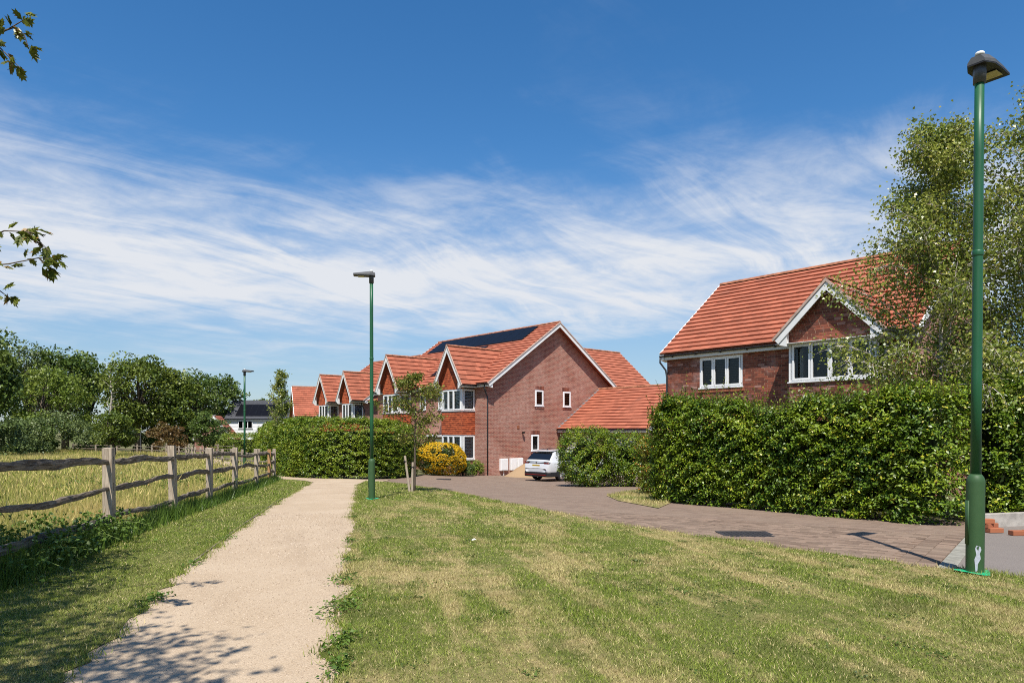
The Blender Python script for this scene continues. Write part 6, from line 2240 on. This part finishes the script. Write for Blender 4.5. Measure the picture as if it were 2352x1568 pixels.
big_tree('oak_tree', 'dark oak between the olive oak and the white boarded house', 450, 108, 838, 100, 'leaf_oak_dark', 208, nb=40, per=130, L=0.40, low=0.06)
big_tree('woodland_shrub', 'grey green sallow thicket along the foot of the wood', 120, 76, 942, 230, 'leaf_willow', 209, nb=46, per=150, L=0.24, low=0.0, group='shrubs along the wood edge', cat='shrub', trunk=False)
big_tree('woodland_shrub', 'grey green sallow at the frame edge below the dark oak', -10, 62, 940, 170, 'leaf_willow', 210, nb=40, per=150, L=0.22, low=0.0, group='shrubs along the wood edge', cat='shrub', trunk=False)
big_tree('woodland_shrub', 'dark mass of blackthorn under the biggest rounded oak', 330, 99, 930, 150, 'leaf_oak_dark', 211, nb=40, per=130, L=0.30, low=0.0, group='shrubs along the wood edge', cat='shrub', trunk=False)
big_tree('woodland_shrub', 'dark blackthorn thicket between the sallow and the small meadow tree', 196, 88, 955, 110, 'leaf_oak_dark', 216, nb=34, per=130, L=0.26, low=0.0, group='shrubs along the wood edge', cat='shrub', trunk=False)
for k, (px, D, top, w) in enumerate(((60, 80, 965, 150), (250, 100, 960, 120), (400, 102, 945, 130), (470, 106, 950, 120), (545, 120, 945, 90))):
    big_tree('woodland_shrub', 'dark shrub filling the foot of the wood ' + ('under the pale leafy ash', 'beside the bare bleached branches', 'behind the copper brown bush', 'behind the small upright dark tree', 'left of the white boarded house')[k], px, D, top, w, ('leaf_oak_dark', 'leaf_oak', 'leaf_oak_dark', 'leaf_oak', 'leaf_oak_dark')[k], 240 + k, nb=34, per=130, L=0.30, low=0.0, group='shrubs along the wood edge', cat='shrub', trunk=False)
big_tree('small_tree', 'small dark meadow tree with a short clear trunk behind the tallest fence post', 262, 64, 935, 108, 'leaf_oak', 212, nb=34, per=130, L=0.20, low=0.16, group='small trees round the meadow')
big_tree('copper_bush', 'copper brown bush beside the far fence', 388, 78, 966, 100, 'leaf_copper', 213, nb=34, per=130, L=0.20, low=0.0, cat='bush', group=None, trunk=False)
big_tree('small_tree', 'small upright dark tree beside the copper brown bush', 468, 70, 946, 74, 'leaf_oak_dark', 214, nb=34, per=120, L=0.18, low=0.14, group='small trees round the meadow')
big_tree('small_tree', 'pale feathery small tree under the far lamp head', 508, 82, 952, 52, 'leaf_willow', 217, nb=22, per=90, L=0.20, low=0.15, group='small trees round the meadow')
big_tree('distant_tree', 'round distant tree showing over the slate roof', 600, 190, 903, 70, 'leaf_oak', 218, nb=34, per=90, L=0.7, low=0.05, group='distant trees beyond the roofs')
big_tree('distant_tree', 'low distant tree behind the slim young tree', 652, 200, 906, 70, 'leaf_oak_dark', 219, nb=30, per=90, L=0.7, low=0.05, group='distant trees beyond the roofs')
big_tree('distant_tree', 'low distant tree at the right end of the slate roof', 700, 200, 912, 80, 'leaf_oak', 220, nb=30, per=90, L=0.7, low=0.05, group='distant trees beyond the roofs')
def distant_wood():
    """the wood goes on to the left of the view, and more trees close the land behind the houses: one mass each"""
    r_ = np.random.default_rng(91)
    C, D, N, LL = [], [], [], []
    spots = [(r_.uniform(-210, -72), r_.uniform(58, 120), r_.uniform(9, 15)) for _ in range(26)] + [(r_.uniform(-60, 260), r_.uniform(215, 270), r_.uniform(8, 12)) for _ in range(34)] + [(r_.uniform(45, 140), r_.uniform(70, 200), r_.uniform(8, 12)) for _ in range(14)]
    for (x, y, h) in spots:
        if x > -0.80 * y and x < -72: continue
        z = float(G(x, y))
        for j in range(14):
            c = np.array([x, y, z + h * r_.uniform(0.15, 0.85)]) + r_.normal(0, 1, 3) * np.array([h * 0.22, h * 0.22, h * 0.05])
            u = unit(r_.normal(size=(42, 3)))
            C.append(c + u * h * 0.17 * r_.uniform(0.5, 1.05, (42, 1))); D.append(u + r_.normal(0, 0.6, (42, 3))); N.append(u + np.array([0, 0, 0.5]))
            LL.append(r_.uniform(0.5, 0.9, 42) * h / 12)
    C = np.concatenate(C)
    C[:, 2] = np.maximum(C[:, 2], G(C[:, 0], C[:, 1]) + 0.1)
    o = leaves('distant_wood', C, np.concatenate(D), np.concatenate(N), np.concatenate(LL), 0.75, 'leaf_oak_dark', None)
    tag(o, 'distant wood closing the horizon beyond meadow and roofs', 'wood', kind='stuff')


distant_wood()


def dead_tree():
    D = 92.0; x = (250 - HX) / FPX * D
    r = empty('dead_tree', (x, D, float(G(x, D))))
    tag(r, 'bare bleached dead branches in the gap between the oaks', 'tree', 'trees along the wood edge')
    H = (HY - 855) / FPX * D - float(G(x, D))
    m = MB().tube([(0, 0, -0.3), (0.1, 0, H * 0.4), (0.4, 0, H * 0.72), (0.2, 0, H * 0.9)], [0.16, 0.13, 0.09, 0.04], 7)
    m.build('trunk', 'dead_wood', r, smooth=True)
    r_ = np.random.default_rng(3)
    m = MB()
    for k in range(9):
        z = H * r_.uniform(0.5, 0.9); p = np.array([0.3, 0, z]); a = r_.uniform(-0.3, 0.3) + (math.pi if k % 2 else 0)
        pts = [p]
        d = np.array([math.cos(a), math.sin(a), r_.uniform(0.3, 1.0)])
        for q in range(4):
            d = d + r_.normal(0, 0.4, 3); d /= np.linalg.norm(d); pts.append(pts[-1] + d * 0.5)
        m.tube(pts, [0.07, 0.055, 0.04, 0.025, 0.012], 5)
    m.build('branches', 'dead_wood', r, kind='stuff')


dead_tree()


# ------------------------------------------------------------------ brambles and weeds by the fence, weeds at the lawn edge
def bramble(c, rad, hgt, label, seed, n=420):
    x, y = c
    r = empty('bramble', (x, y, float(G(x, y))))
    tag(r, label, 'bramble', 'brambles along the fence')
    r_ = np.random.default_rng(seed)
    m = MB(); C, D, N = [], [], []
    for k in range(16):
        a = r_.uniform(0, 6.28); d = np.array([math.cos(a), math.sin(a), 1.1]) * hgt * 0.42
        p = np.array([r_.normal(0, rad * 0.35), r_.normal(0, rad * 0.35), 0.0]); pts = [p]
        for q in range(6):
            p = p + d * 0.5; d = d * np.array([1.05, 1.05, 1]) - np.array([0, 0, hgt * 0.13]); p[2] = max(p[2], 0.04); pts.append(p.copy())
        m.tube(pts, list(np.linspace(0.006, 0.003, 7)), 5, caps=False)
        for q in range(n // 16):
            i = r_.integers(1, 6); t = r_.uniform(0, 1); pp = pts[i] * (1 - t) + pts[i + 1] * t + r_.normal(0, 0.07, 3)
            a0 = r_.normal(size=3)
            for j in range(3):
                C.append(pp); D.append(a0 + r_.normal(0, 0.9, 3)); N.append(np.array([0, 0, 1]) + r_.normal(0, 0.5, 3))
    m.build('canes', 'stem_green', r, kind='stuff')
    C = np.array(C); C[:, 2] = np.maximum(C[:, 2], 0.02)
    leaves('foliage', C, np.array(D), np.array(N), r_.uniform(0.03, 0.06, len(C)), 0.72, 'leaf_bramble', r)


bramble((-5.35, 7.6), 0.6, 0.6, 'leafy bramble tangled in the lowest rail left of the tallest fence post', 301, 900)
bramble((-5.05, 6.5), 0.55, 0.5, 'bramble arching out under the fence into the shaded grass', 302, 800)
bramble((-5.6, 8.7), 0.5, 0.55, 'low bramble at the foot of the tallest fence post', 303, 450)
bramble((-9.0, 16.5), 1.6, 0.9, 'nettle green bramble mound inside the meadow', 304, 500)


def edge_weeds():
    r_ = np.random.default_rng(8)
    C, D, N = [], [], []
    for (px, py, sp, n) in ((792, 1335, 0.10, 110), (789, 1395, 0.13, 260), (785, 1478, 0.08, 150), (778, 1535, 0.07, 110), (800, 1290, 0.06, 70), (806, 1245, 0.07, 90), (812, 1190, 0.06, 60), (360, 1380, 0.08, 110), (440, 1300, 0.08, 80), (520, 1240, 0.10, 60)):
        x, y = PX(px, py)
        for k in range(n):
            p = np.array([x + r_.normal(0, sp * 0.55), y + r_.normal(0, sp * 1.4), 0])
            p[2] = float(G(p[0], p[1])) + r_.uniform(0.012, 0.055)
            C.append(p); D.append(r_.normal(size=3) * np.array([1, 1, 0.35])); N.append(np.array([0, 0, 1]) + r_.normal(0, 0.4, 3))
    o = leaves('edge_weeds', np.array(C), np.array(D), np.array(N), r_.uniform(0.02, 0.045, len(C)), 0.6, 'leaf_bramble', None)
    tag(o, 'clover and low weeds creeping from the lawn edge over the gravel', 'weeds', kind='stuff')


edge_weeds()


def lawn_clover():
    r_ = np.random.default_rng(18)
    poly = np.array(LAWN_RIGHT); polyL = np.array(LAWN_LEFT)
    C, D, N = [], [], []
    for k in range(230):
        y = r_.uniform(3.4, 12.0); x = r_.uniform(-0.8, 0.75) * y
        q = np.array([[x, y]])
        if not (inside(q, poly)[0] or inside(q, polyL)[0]): continue
        sp = r_.uniform(0.03, 0.11); n = int(r_.uniform(12, 46))
        p = np.column_stack([x + r_.normal(0, sp, n), y + r_.normal(0, sp, n)])
        z = G(p[:, 0], p[:, 1]) + r_.uniform(0.012, 0.032, n)
        C.append(np.column_stack([p, z])); D.append(r_.normal(size=(n, 3)) * np.array([1, 1, 0.3])); N.append(np.array([0, 0, 1]) + r_.normal(0, 0.35, (n, 3)))
    C = np.concatenate(C)
    o = leaves('lawn_clover', C, np.concatenate(D), np.concatenate(N), r_.uniform(0.012, 0.026, len(C)), 0.85, 'leaf_clover', None)
    tag(o, 'dark clover and plantain clumps scattered through the lawn', 'weeds', kind='stuff')


lawn_clover()


# ------------------------------------------------------------------ the oak whose branch tips hang into view at the left
def near_oak():
    base = (-6.6, 0.4)
    zg = float(G(*base))
    root = empty('oak_tree', (base[0], base[1], zg))
    tag(root, 'near oak beside the path whose leafy branch tips hang into the sky', 'tree')
    B = np.array([base[0], base[1], zg])
    r_ = np.random.default_rng(77)
    mt = MB().tube([(0, 0, -0.3), (0.1, 0.05, 1.5), (0.3, 0.1, 3.0), (0.5, 0.2, 5.0), (0.6, 0.3, 7.0)], [0.26, 0.21, 0.18, 0.12, 0.05], 12)
    mt.build('trunk', 'bark_brown', root, smooth=True)
    ml = MB()
    C, D, N, LL = [], [], [], []

    def lobed(p, d, n, L):
        """an oak leaf: blade of three overlapping kites, like shallow lobes"""
        d = d / np.linalg.norm(d)
        C.append(p); D.append(d); N.append(n); LL.append(L)
        s = np.cross(d, n); s /= np.linalg.norm(s) + 1e-9
        for sg in (-1, 1):
            for f in (0.25, 0.5, 0.7):
                C.append(p + d * L * f * 0.9); D.append(d * 0.7 + s * sg); N.append(n); LL.append(L * 0.36)

    def twig(pts, rad, nl, L=0.085, spread=0.05):
        ml.tube(pts, list(np.linspace(rad, rad * 0.35, len(pts))), 6, caps=False)
        for k in range(nl):
            t = r_.uniform(0.25, 1.0) * (len(pts) - 1); i = min(int(t), len(pts) - 2)
            p = pts[i] * (1 - (t - i)) + pts[i + 1] * (t - i)
            d = (pts[i + 1] - pts[i]); d = d / np.linalg.norm(d)
            lobed(p + r_.normal(0, spread * 0.25, 3), d * 0.5 + r_.normal(0, 0.6, 3) + np.array([0, 0, -0.35]), r_.normal(0, 0.7, 3) + np.array([0, 0, 0.5]), L * r_.uniform(0.7, 1.25))

    def at(px, py, Dd):
        return np.array([(px - HX) / FPX * Dd, Dd, (HY - py) / FPX * Dd]) - B

    fork = np.array([0.3, 0.1, 3.0]); fork2 = np.array([0.5, 0.2, 4.6])
    # tips that reach into the picture, lower spray and upper spray
    def limb(a, tips, rad):
        for tp in tips:
            pts = [a]; b = tp[0]
            k = 6
            for q in range(1, k + 1):
                f = q / k
                pts.append(a * (1 - f) + b * f + np.array([0, 0, 0.35 * math.sin(math.pi * f)]) + r_.normal(0, 0.03, 3) * (f < 1))
            ml.tube(pts, list(np.linspace(rad, 0.008, k + 1)), 6, caps=False)
            for line, nl in tp[1]:
                twig([np.array(p) for p in line], 0.006, nl)
    Dn = 4.2
    low1 = [at(-140, 600, Dn), at(-60, 560, Dn), at(10, 530, Dn), at(60, 532, Dn), at(105, 540, Dn)]
    low1b = [at(60, 532, Dn), at(80, 545, Dn), at(112, 575, Dn)]
    low2 = [at(-140, 620, Dn), at(-50, 612, Dn), at(20, 606, Dn), at(90, 592, Dn), at(140, 598, Dn)]
    low2b = [at(90, 592, Dn), at(110, 615, Dn), at(125, 622, Dn)]
    low3 = [at(-140, 620, Dn), at(-60, 650, Dn), at(0, 668, Dn), at(22, 684, Dn)]
    up1 = [at(-150, 150, Dn), at(-60, 100, Dn), at(0, 78, Dn), at(40, 55, Dn), at(58, 44, Dn)]
    up2 = [at(-60, 100, Dn), at(-10, 100, Dn), at(20, 130, Dn), at(48, 158, Dn)]
    up3 = [at(-10, 78, Dn), at(35, 62, Dn), at(55, 80, Dn), at(64, 105, Dn)]
    limb(fork, [(low1[0], [(low1, 17), (low1b, 6)]), (low2[0], [(low2, 18), (low2b, 6), (low3, 9)])], 0.05)
    limb(fork2, [(up1[0], [(up1, 13), (up2, 12), (up3, 8)])], 0.06)
    # the rest of the crown, overhead and to the left: leaf clumps that shade the path's near corner
    for k in range(150):
        # clumps over the region whose shadow falls on the lower-left of the view
        sx, sy = r_.uniform(-5.6, -1.5), r_.uniform(2.2, 8.0)
        lim = np.interp(sy, [2.2, 3.6, 4.3, 4.8, 5.6, 8.0], [-1.2, -1.65, -2.1, -2.95, -4.1, -4.75])
        if sx > lim: sx = lim - r_.exponential(0.45)
        hgt = r_.uniform(3.4, 6.0)
        gy = sy - hgt / math.tan(SUN_EL)
        p = np.array([sx + hgt / math.tan(SUN_EL) * math.sin(SUN_AZ), gy, zg + hgt]) - B
        if p[2] > 7.5: continue
        # keep clumps outside the camera's view
        wx, wy = p[0] + B[0], p[1] + B[1]
        a = fork if hgt < 4.4 else fork2
        mid = (a + p) / 2 + np.array([0, 0, 0.3])
        if wy > 0.2 and wx > -0.80 * wy - 0.35 and p[2] + B[2] < 0.70 * wy + 0.75: continue
        ml.tube([a, mid, p], [0.035, 0.02, 0.008], 5, caps=False)
        for j in range(7):
            e = p + r_.normal(0, 0.30, 3) * np.array([1, 1, 0.5])
            ml.tube([p, e], [0.007, 0.003], 4, caps=False)
            for q in range(10):
                pp = e + r_.normal(0, 0.09, 3)
                if pp[1] + B[1] > 0.2 and pp[0] + B[0] > -0.80 * (pp[1] + B[1]) - 0.15 and pp[2] + B[2] < 0.68 * (pp[1] + B[1]) + 0.1: continue
                lobed(pp, r_.normal(size=3), r_.normal(0, 0.6, 3) + np.array([0, 0, 0.6]), r_.uniform(0.07, 0.11))
    ml.build('limbs', 'bark_brown', root, kind='stuff', smooth=True)
    leaves('crown', np.array(C), np.array(D), np.array(N), np.array(LL), 0.5, 'leaf_oak_near', root, fold=0.15)


near_oak()


# ------------------------------------------------------------------ the car
def car():
    # heading along local +y of the houses (towards the garage doors)
    rear = (1.05, 33.2)
    z = float(G(1.5, 34.5))
    ang = math.atan2(0.659, 0.752)
    r = empty('parked_car', (rear[0] + 0.10, rear[1] + 0.1, z), ang)
    tag(r, 'white estate car parked nose in towards the garage, half hidden by a bush', 'car')
    # stations: x from the tail, bottom, top, half-width factor
    st = [(0.00, 0.42, 0.66, 0.80), (0.03, 0.36, 0.80, 0.88), (0.09, 0.30, 0.96, 0.94), (0.20, 0.26, 1.08, 0.975), (0.38, 0.24, 1.25, 0.99), (0.58, 0.23, 1.435, 1.0), (0.85, 0.22, 1.505, 1.0), (1.5, 0.20, 1.545, 1.0), (2.3, 0.20, 1.55, 1.0),
          (2.9, 0.20, 1.50, 1.0), (3.35, 0.20, 1.30, 1.0), (3.75, 0.20, 1.08, 0.99), (4.2, 0.21, 0.99, 0.97), (4.6, 0.23, 0.88, 0.92), (4.85, 0.28, 0.74, 0.82), (4.92, 0.36, 0.60, 0.72)]
    def ring(x, zb, zt, wf):
        w = 0.93 * wf
        prof = [(0.0, zb), (0.80 * w, zb), (0.96 * w, zb + 0.10), (1.0 * w, min(zt - 0.06, 0.52)), (0.995 * w, min(zt - 0.045, 0.80)), (0.965 * w, min(zt - 0.03, 0.97))]
        if zt > 1.02:
            t = (zt - 0.97)
            prof += [(0.92 * w, 1.0), (w * (0.92 - 0.36 * t * 0.80), 0.97 + t * 0.72), (w * (0.90 - 0.36 * t), zt - 0.035), (w * (0.80 - 0.36 * t), zt - 0.006), (0.0, zt + 0.012)]
        else:
            prof += [(0.93 * w, zt - 0.022), (0.90 * w, zt - 0.014), (0.85 * w, zt - 0.006), (0.70 * w, zt), (0.0, zt + 0.01)]
        return prof
    V, nst = [], len(st)
    for s in st:
        half = ring(*s)
        full = [(y, zz) for y, zz in half] + [(-y, zz) for y, zz in half[-2:0:-1]]
        V.append([(s[0], y, zz) for y, zz in full])
    m = MB(); k = len(V[0])
    vs = [p for row in V for p in row]; fs = []
    for i in range(nst - 1):
        for j in range(k):
            fs.append((i * k + j, i * k + (j + 1) % k, (i + 1) * k + (j + 1) % k, (i + 1) * k + j))
    fs.append(tuple(range(k))); fs.append(tuple((nst - 1) * k + j for j in range(k))[::-1])
    m.add(vs, fs)
    body = m.build('body', 'car_white', r, smooth=True)
    sub = body.modifiers.new('sub', 'SUBSURF'); sub.levels = 1; sub.render_levels = 2
    def patch(name, pts, mat, parent=None, th=0.012, bevel=0.0):
        q = MB().add(pts, [tuple(range(len(pts)))]).build(name, mat, parent or r)
        s = q.modifiers.new('thick', 'SOLIDIFY'); s.thickness = th; s.offset = 0
        return q
    # rear screen
    patch('rear_window', [(0.185, -0.78, 1.075), (0.185, 0.78, 1.075), (0.50, 0.66, 1.385), (0.50, -0.66, 1.385)], 'car_glass', th=0.03)
    MB().prism([(0.42, -0.64, 1.455), (0.90, -0.62, 1.51), (0.90, 0.62, 1.51), (0.42, 0.64, 1.455)], (0, 0, 0.03)).build('spoiler', 'car_white', r, bevel=0.01)
    # grey band with light bar, badge and plate
    patch('tailgate_band', [(0.062, -0.80, 0.80), (0.062, 0.80, 0.80), (0.125, 0.79, 0.99), (0.125, -0.79, 0.99)], 'car_grey', th=0.03)
    MB().box(0.045, 0.10, -0.76, 0.76, 0.915, 0.935).build('light_bar', 'chrome', r)
    for sg in (-1, 1):
        l = patch('tail_light', [(0.085, sg * 0.50, 0.84), (0.13, sg * 0.865, 0.86), (0.15, sg * 0.87, 0.96), (0.10, sg * 0.50, 0.955)], 'car_black', th=0.05)
        for q in range(4):
            y0 = 0.56 + q * 0.075
            MB().box(0.045, 0.09, min(sg * y0, sg * (y0 + 0.05)), max(sg * y0, sg * (y0 + 0.05)), 0.875, 0.935).build('light_strip', 'car_red', l)
    bd = lathe_obj('badge', [(0.055, 0.0), (0.055, 0.012), (0.045, 0.014)], 'chrome', r, 20)
    bd.rotation_euler = (0, R(-90), 0); bd.location = (0.058, 0, 0.925)
    v = MB()
    for (a, b) in (((-0.022, 0.03), (0.0, 0.004)), ((0.0, 0.004), (0.022, 0.03)), ((-0.035, 0.012), (-0.017, -0.03)), ((-0.017, -0.03), (0.0, -0.002)), ((0.0, -0.002), (0.017, -0.03)), ((0.017, -0.03), (0.035, 0.012))):
        v.tube([(a[0], a[1], 0.016), (b[0], b[1], 0.016)], 0.004, 4)
    v.build('badge_letters', 'car_black', bd)
    MB().box(0.02, 0.06, -0.26, 0.26, 0.715, 0.825).build('number_plate', 'plate_yellow', r)
    patch('plate_recess', [(0.035, -0.36, 0.70), (0.035, 0.36, 0.70), (0.07, 0.34, 0.845), (0.07, -0.34, 0.845)], 'car_grey', th=0.012)
    # dark lower bumper with red reflectors
    q = MB()
    pts = []
    for (x, y) in ((0.16, -0.925), (0.0, -0.80), (-0.035, -0.5), (-0.045, 0.0), (-0.035, 0.5), (0.0, 0.80), (0.16, 0.925), (0.75, 0.945), (0.75, 0.80), (0.3, 0.7), (0.3, -0.7), (0.75, -0.80), (0.75, -0.945)):
        pts.append((x, y, 0.24))
    q.prism(pts, (0, 0, 0.24)); q.build('lower_bumper', 'car_black', r, bevel=0.03)
    MB().box(-0.055, 0.0, -0.72, 0.72, 0.335, 0.36).build('reflector', 'car_red', r)
    # side glass, pillars, door lines, handle and mirror on the visible side
    for sg in (-1, 1):
        y0, y1 = sg * 0.872, sg * 0.735
        patch('side_window', [(0.72, y0 * 0.99, 1.05), (1.70, y0, 1.02), (1.72, y1, 1.40), (0.95, y1, 1.385)], 'car_glass', th=0.05)
        patch('side_window', [(1.78, y0, 1.02), (2.75, y0, 1.02), (2.70, y1, 1.39), (1.80, y1, 1.40)], 'car_glass', th=0.05)
        patch('side_window', [(2.82, y0, 1.02), (3.45, y0, 1.02), (2.95, y1, 1.34), (2.78, y1, 1.38)], 'car_glass', th=0.05)
        for xx in (1.75, 2.8):
            h = MB().box(xx - 0.22, xx - 0.06, min(sg * 0.915, sg * 0.945), max(sg * 0.915, sg * 0.945), 0.90, 0.925).build('door_handle', 'car_white', r)
        MB().box(0.9, 3.9, min(sg * 0.90, sg * 0.94), max(sg * 0.90, sg * 0.94), 0.22, 0.34).build('sill_trim', 'car_black', r)
        mm = MB().box(3.05, 3.20, min(sg * 0.95, sg * 1.08), max(sg * 0.95, sg * 1.08), 1.0, 1.12).build('mirror', 'car_white', r, bevel=0.03)
        MB().tube([(0.9, sg * 0.60, 1.535), (1.6, sg * 0.62, 1.575), (2.7, sg * 0.60, 1.545)], 0.016, 6).build('roof_rail', 'car_black', r)
        for xx in (0.92, 3.85):
            t = MB()
            n = 24
            prof = [(0.335, 0.10), (0.345, 0.06), (0.345, -0.06), (0.335, -0.10), (0.24, -0.11), (0.235, 0.11)]
            vs = []
            for i in range(n):
                a = 2 * math.pi * i / n
                for (rr, yy) in prof: vs.append((rr * math.cos(a), yy, rr * math.sin(a)))
            fs = [(i * 6 + j, ((i + 1) % n) * 6 + j, ((i + 1) % n) * 6 + (j + 1) % 6, i * 6 + (j + 1) % 6) for i in range(n) for j in range(6)]
            t.add(vs, fs); w = t.build('wheel', 'rubber', r, smooth=True); w.location = (xx, sg * 0.83, 0.345)
            rm = MB().tube([(0, -sg * 0.02, 0), (0, sg * 0.09, 0)], [0.24, 0.22], 20).build('rim', 'chrome', w)
            sp = MB()
            for q in range(5):
                a = q * 2 * math.pi / 5
                sp.tube([(0.03 * math.cos(a), sg * 0.10, 0.03 * math.sin(a)), (0.21 * math.cos(a), sg * 0.095, 0.21 * math.sin(a))], [0.04, 0.028], 5)
            sp.build('spokes', 'car_grey', w)
            arch = MB()
            vs = []
            for i in range(13):
                a = math.pi * i / 12
                for rr in (0.37, 0.43): vs.append((xx + rr * math.cos(a), sg * 0.935, 0.345 + rr * math.sin(a)))
            arch.add(vs, [(2 * i, 2 * i + 1, 2 * i + 3, 2 * i + 2) for i in range(12)])
            ar = arch.build('wheel_arch', 'car_black', r); so = ar.modifiers.new('t', 'SOLIDIFY'); so.thickness = 0.02; so.offset = 0
    ant = MB().prism([(0.75, -0.01, 1.51), (0.95, -0.01, 1.525), (0.78, -0.01, 1.58)], (0, 0.02, 0)); ant.build('aerial_fin', 'car_black', r)
    # windscreen and bonnet end
    patch('windscreen', [(2.98, -0.70, 1.475), (2.98, 0.70, 1.475), (3.72, 0.82, 1.10), (3.72, -0.82, 1.10)], 'car_glass', th=0.03)
    for sg in (-1, 1):
        patch('headlight', [(4.60, sg * 0.86, 0.70), (4.86, sg * 0.60, 0.66), (4.86, sg * 0.60, 0.74), (4.60, sg * 0.85, 0.80)], 'chrome', th=0.03)


car()


# ------------------------------------------------------------------ sand heap, loose bricks, low wall, litter
def sand_heap():
    n, k = 26, 40
    cx, cy = hw(A_ORG, 2.05, 2.25)
    z = float(G(cx, cy))
    r_ = np.random.default_rng(4)
    V, F = [(0, 0, 1.16)], []
    ph = r_.uniform(0, 6.28, 5)
    for i in range(1, n + 1):
        f = i / n
        for j in range(k):
            a = 2 * math.pi * j / k
            R0 = 2.0 * f * (1 + 0.10 * math.sin(2 * a + ph[0]) + 0.06 * math.sin(5 * a + ph[1]))
            zz = 1.16 * (1 - f) ** 0.92 * (1 + 0.05 * math.sin(4 * a + ph[2] + 3 * f)) + r_.normal(0, 0.012) - (0.05 if i == n else 0)
            V.append((R0 * math.cos(a), R0 * math.sin(a) * 0.9, zz))
    for j in range(k): F.append((0, 1 + j, 1 + (j + 1) % k))
    for i in range(n - 1):
        for j in range(k):
            F.append((1 + i * k + j, 1 + (i + 1) * k + j, 1 + (i + 1) * k + (j + 1) % k, 1 + i * k + (j + 1) % k))
    m = MB(); m.v, m.f = V, F
    o = m.build('sand_heap', 'sand', None, smooth=True)
    o.location = (cx, cy, z)
    tag(o, 'cone of brown building sand heaped against the gable end by the car', 'sand heap')


sand_heap()


def one_brick(x, y, dz, rz, lab, rx=0.0):
    z = float(G(x, y)) + dz
    m = MB().box(-0.1075, 0.1075, -0.051, 0.051, 0.0, 0.065)
    m.box(-0.06, 0.06, -0.02, 0.02, 0.0652, 0.066)
    m = MB().box(-0.1075, 0.1075, -0.051, 0.051, 0.0, 0.065)
    o = m.build('loose_brick', 'brick_orange', None, bevel=0.004)
    o.location = (x, y, z); o.rotation_euler = (rx, 0, rz)
    tag(o, lab, 'brick', 'loose bricks by the tarmac')


bx_, by_ = PX(2284, 1222)
one_brick(bx_, by_, 0.0, 0.1, 'lowest loose orange brick in the little stack by the tall lamp')
one_brick(bx_ - 0.02, by_ + 0.06, 0.066, 0.35, 'middle loose orange brick in the little stack by the tall lamp')
one_brick(bx_ - 0.10, by_ + 0.05, 0.132, -0.2, 'top loose orange brick in the little stack by the tall lamp')
bx_, by_ = PX(2338, 1228)
one_brick(bx_, by_, 0.0, 0.05, 'single loose orange brick leaning at the foot of the concrete edging')
one_brick(bx_ + 0.24, by_ + 0.05, 0.0, -0.15, 'loose orange brick beyond the single one along the concrete edging')
w0, w1 = np.array(PX(2268, 1212)), np.array(PX(2420, 1206))
wd = unit((w1 - w0)[None])[0]
m = MB()
zz = float(G(*w0))
m.obox((w0[0], w0[1] + 0.12, zz - 0.1), (wd[0] * 4, wd[1] * 4, 0), (-wd[1] * 0.1, wd[0] * 0.1, 0), (0, 0, 0.30))
o = m.build('concrete_edging', 'concrete', None, bevel=0.01)
tag(o, 'low pale concrete edging below the dark hedge at the tarmac', 'edging')
lx, ly = PX(1089, 1247)
o = MB().add([(-0.03, -0.02, 0.05), (0.03, -0.018, 0.062), (0.035, 0.02, 0.05), (0.0, 0.03, 0.07), (-0.034, 0.022, 0.052), (0.0, 0.0, 0.075)], [(0, 1, 5), (1, 2, 5), (2, 3, 5), (3, 4, 5), (4, 0, 5)]).build('paper_scrap', 'photocell_white')
o.location = (lx, ly, float(G(lx, ly)) - 0.008)
tag(o, 'crumpled white paper scrap lying on the lawn', 'litter')
# timber edging board along the left side of the path
e0, e1 = None, None
pts = [PX(450, 1290), PX(560, 1206), PX(640, 1151), PX(700, 1116)]
for i in range(len(pts) - 1):
    a, b = pts[i], pts[i + 1]
    za, zb = float(G(*a)), float(G(*b))
    m = MB(); d = Vector((b[0] - a[0], b[1] - a[1], zb - za)); s = Vector((-d.y, d.x, 0)).normalized()
    m.obox(Vector((a[0], a[1], za - 0.08)), d * 0.985, s * 0.022, (0, 0, 0.105))
    if i == 0:
        edg = empty('timber_edging', (0, 0, 0)); tag(edg, 'thin brown timber edging board between path and fence lawn', 'edging')
    m.build('board', 'weathered_wood', edg)
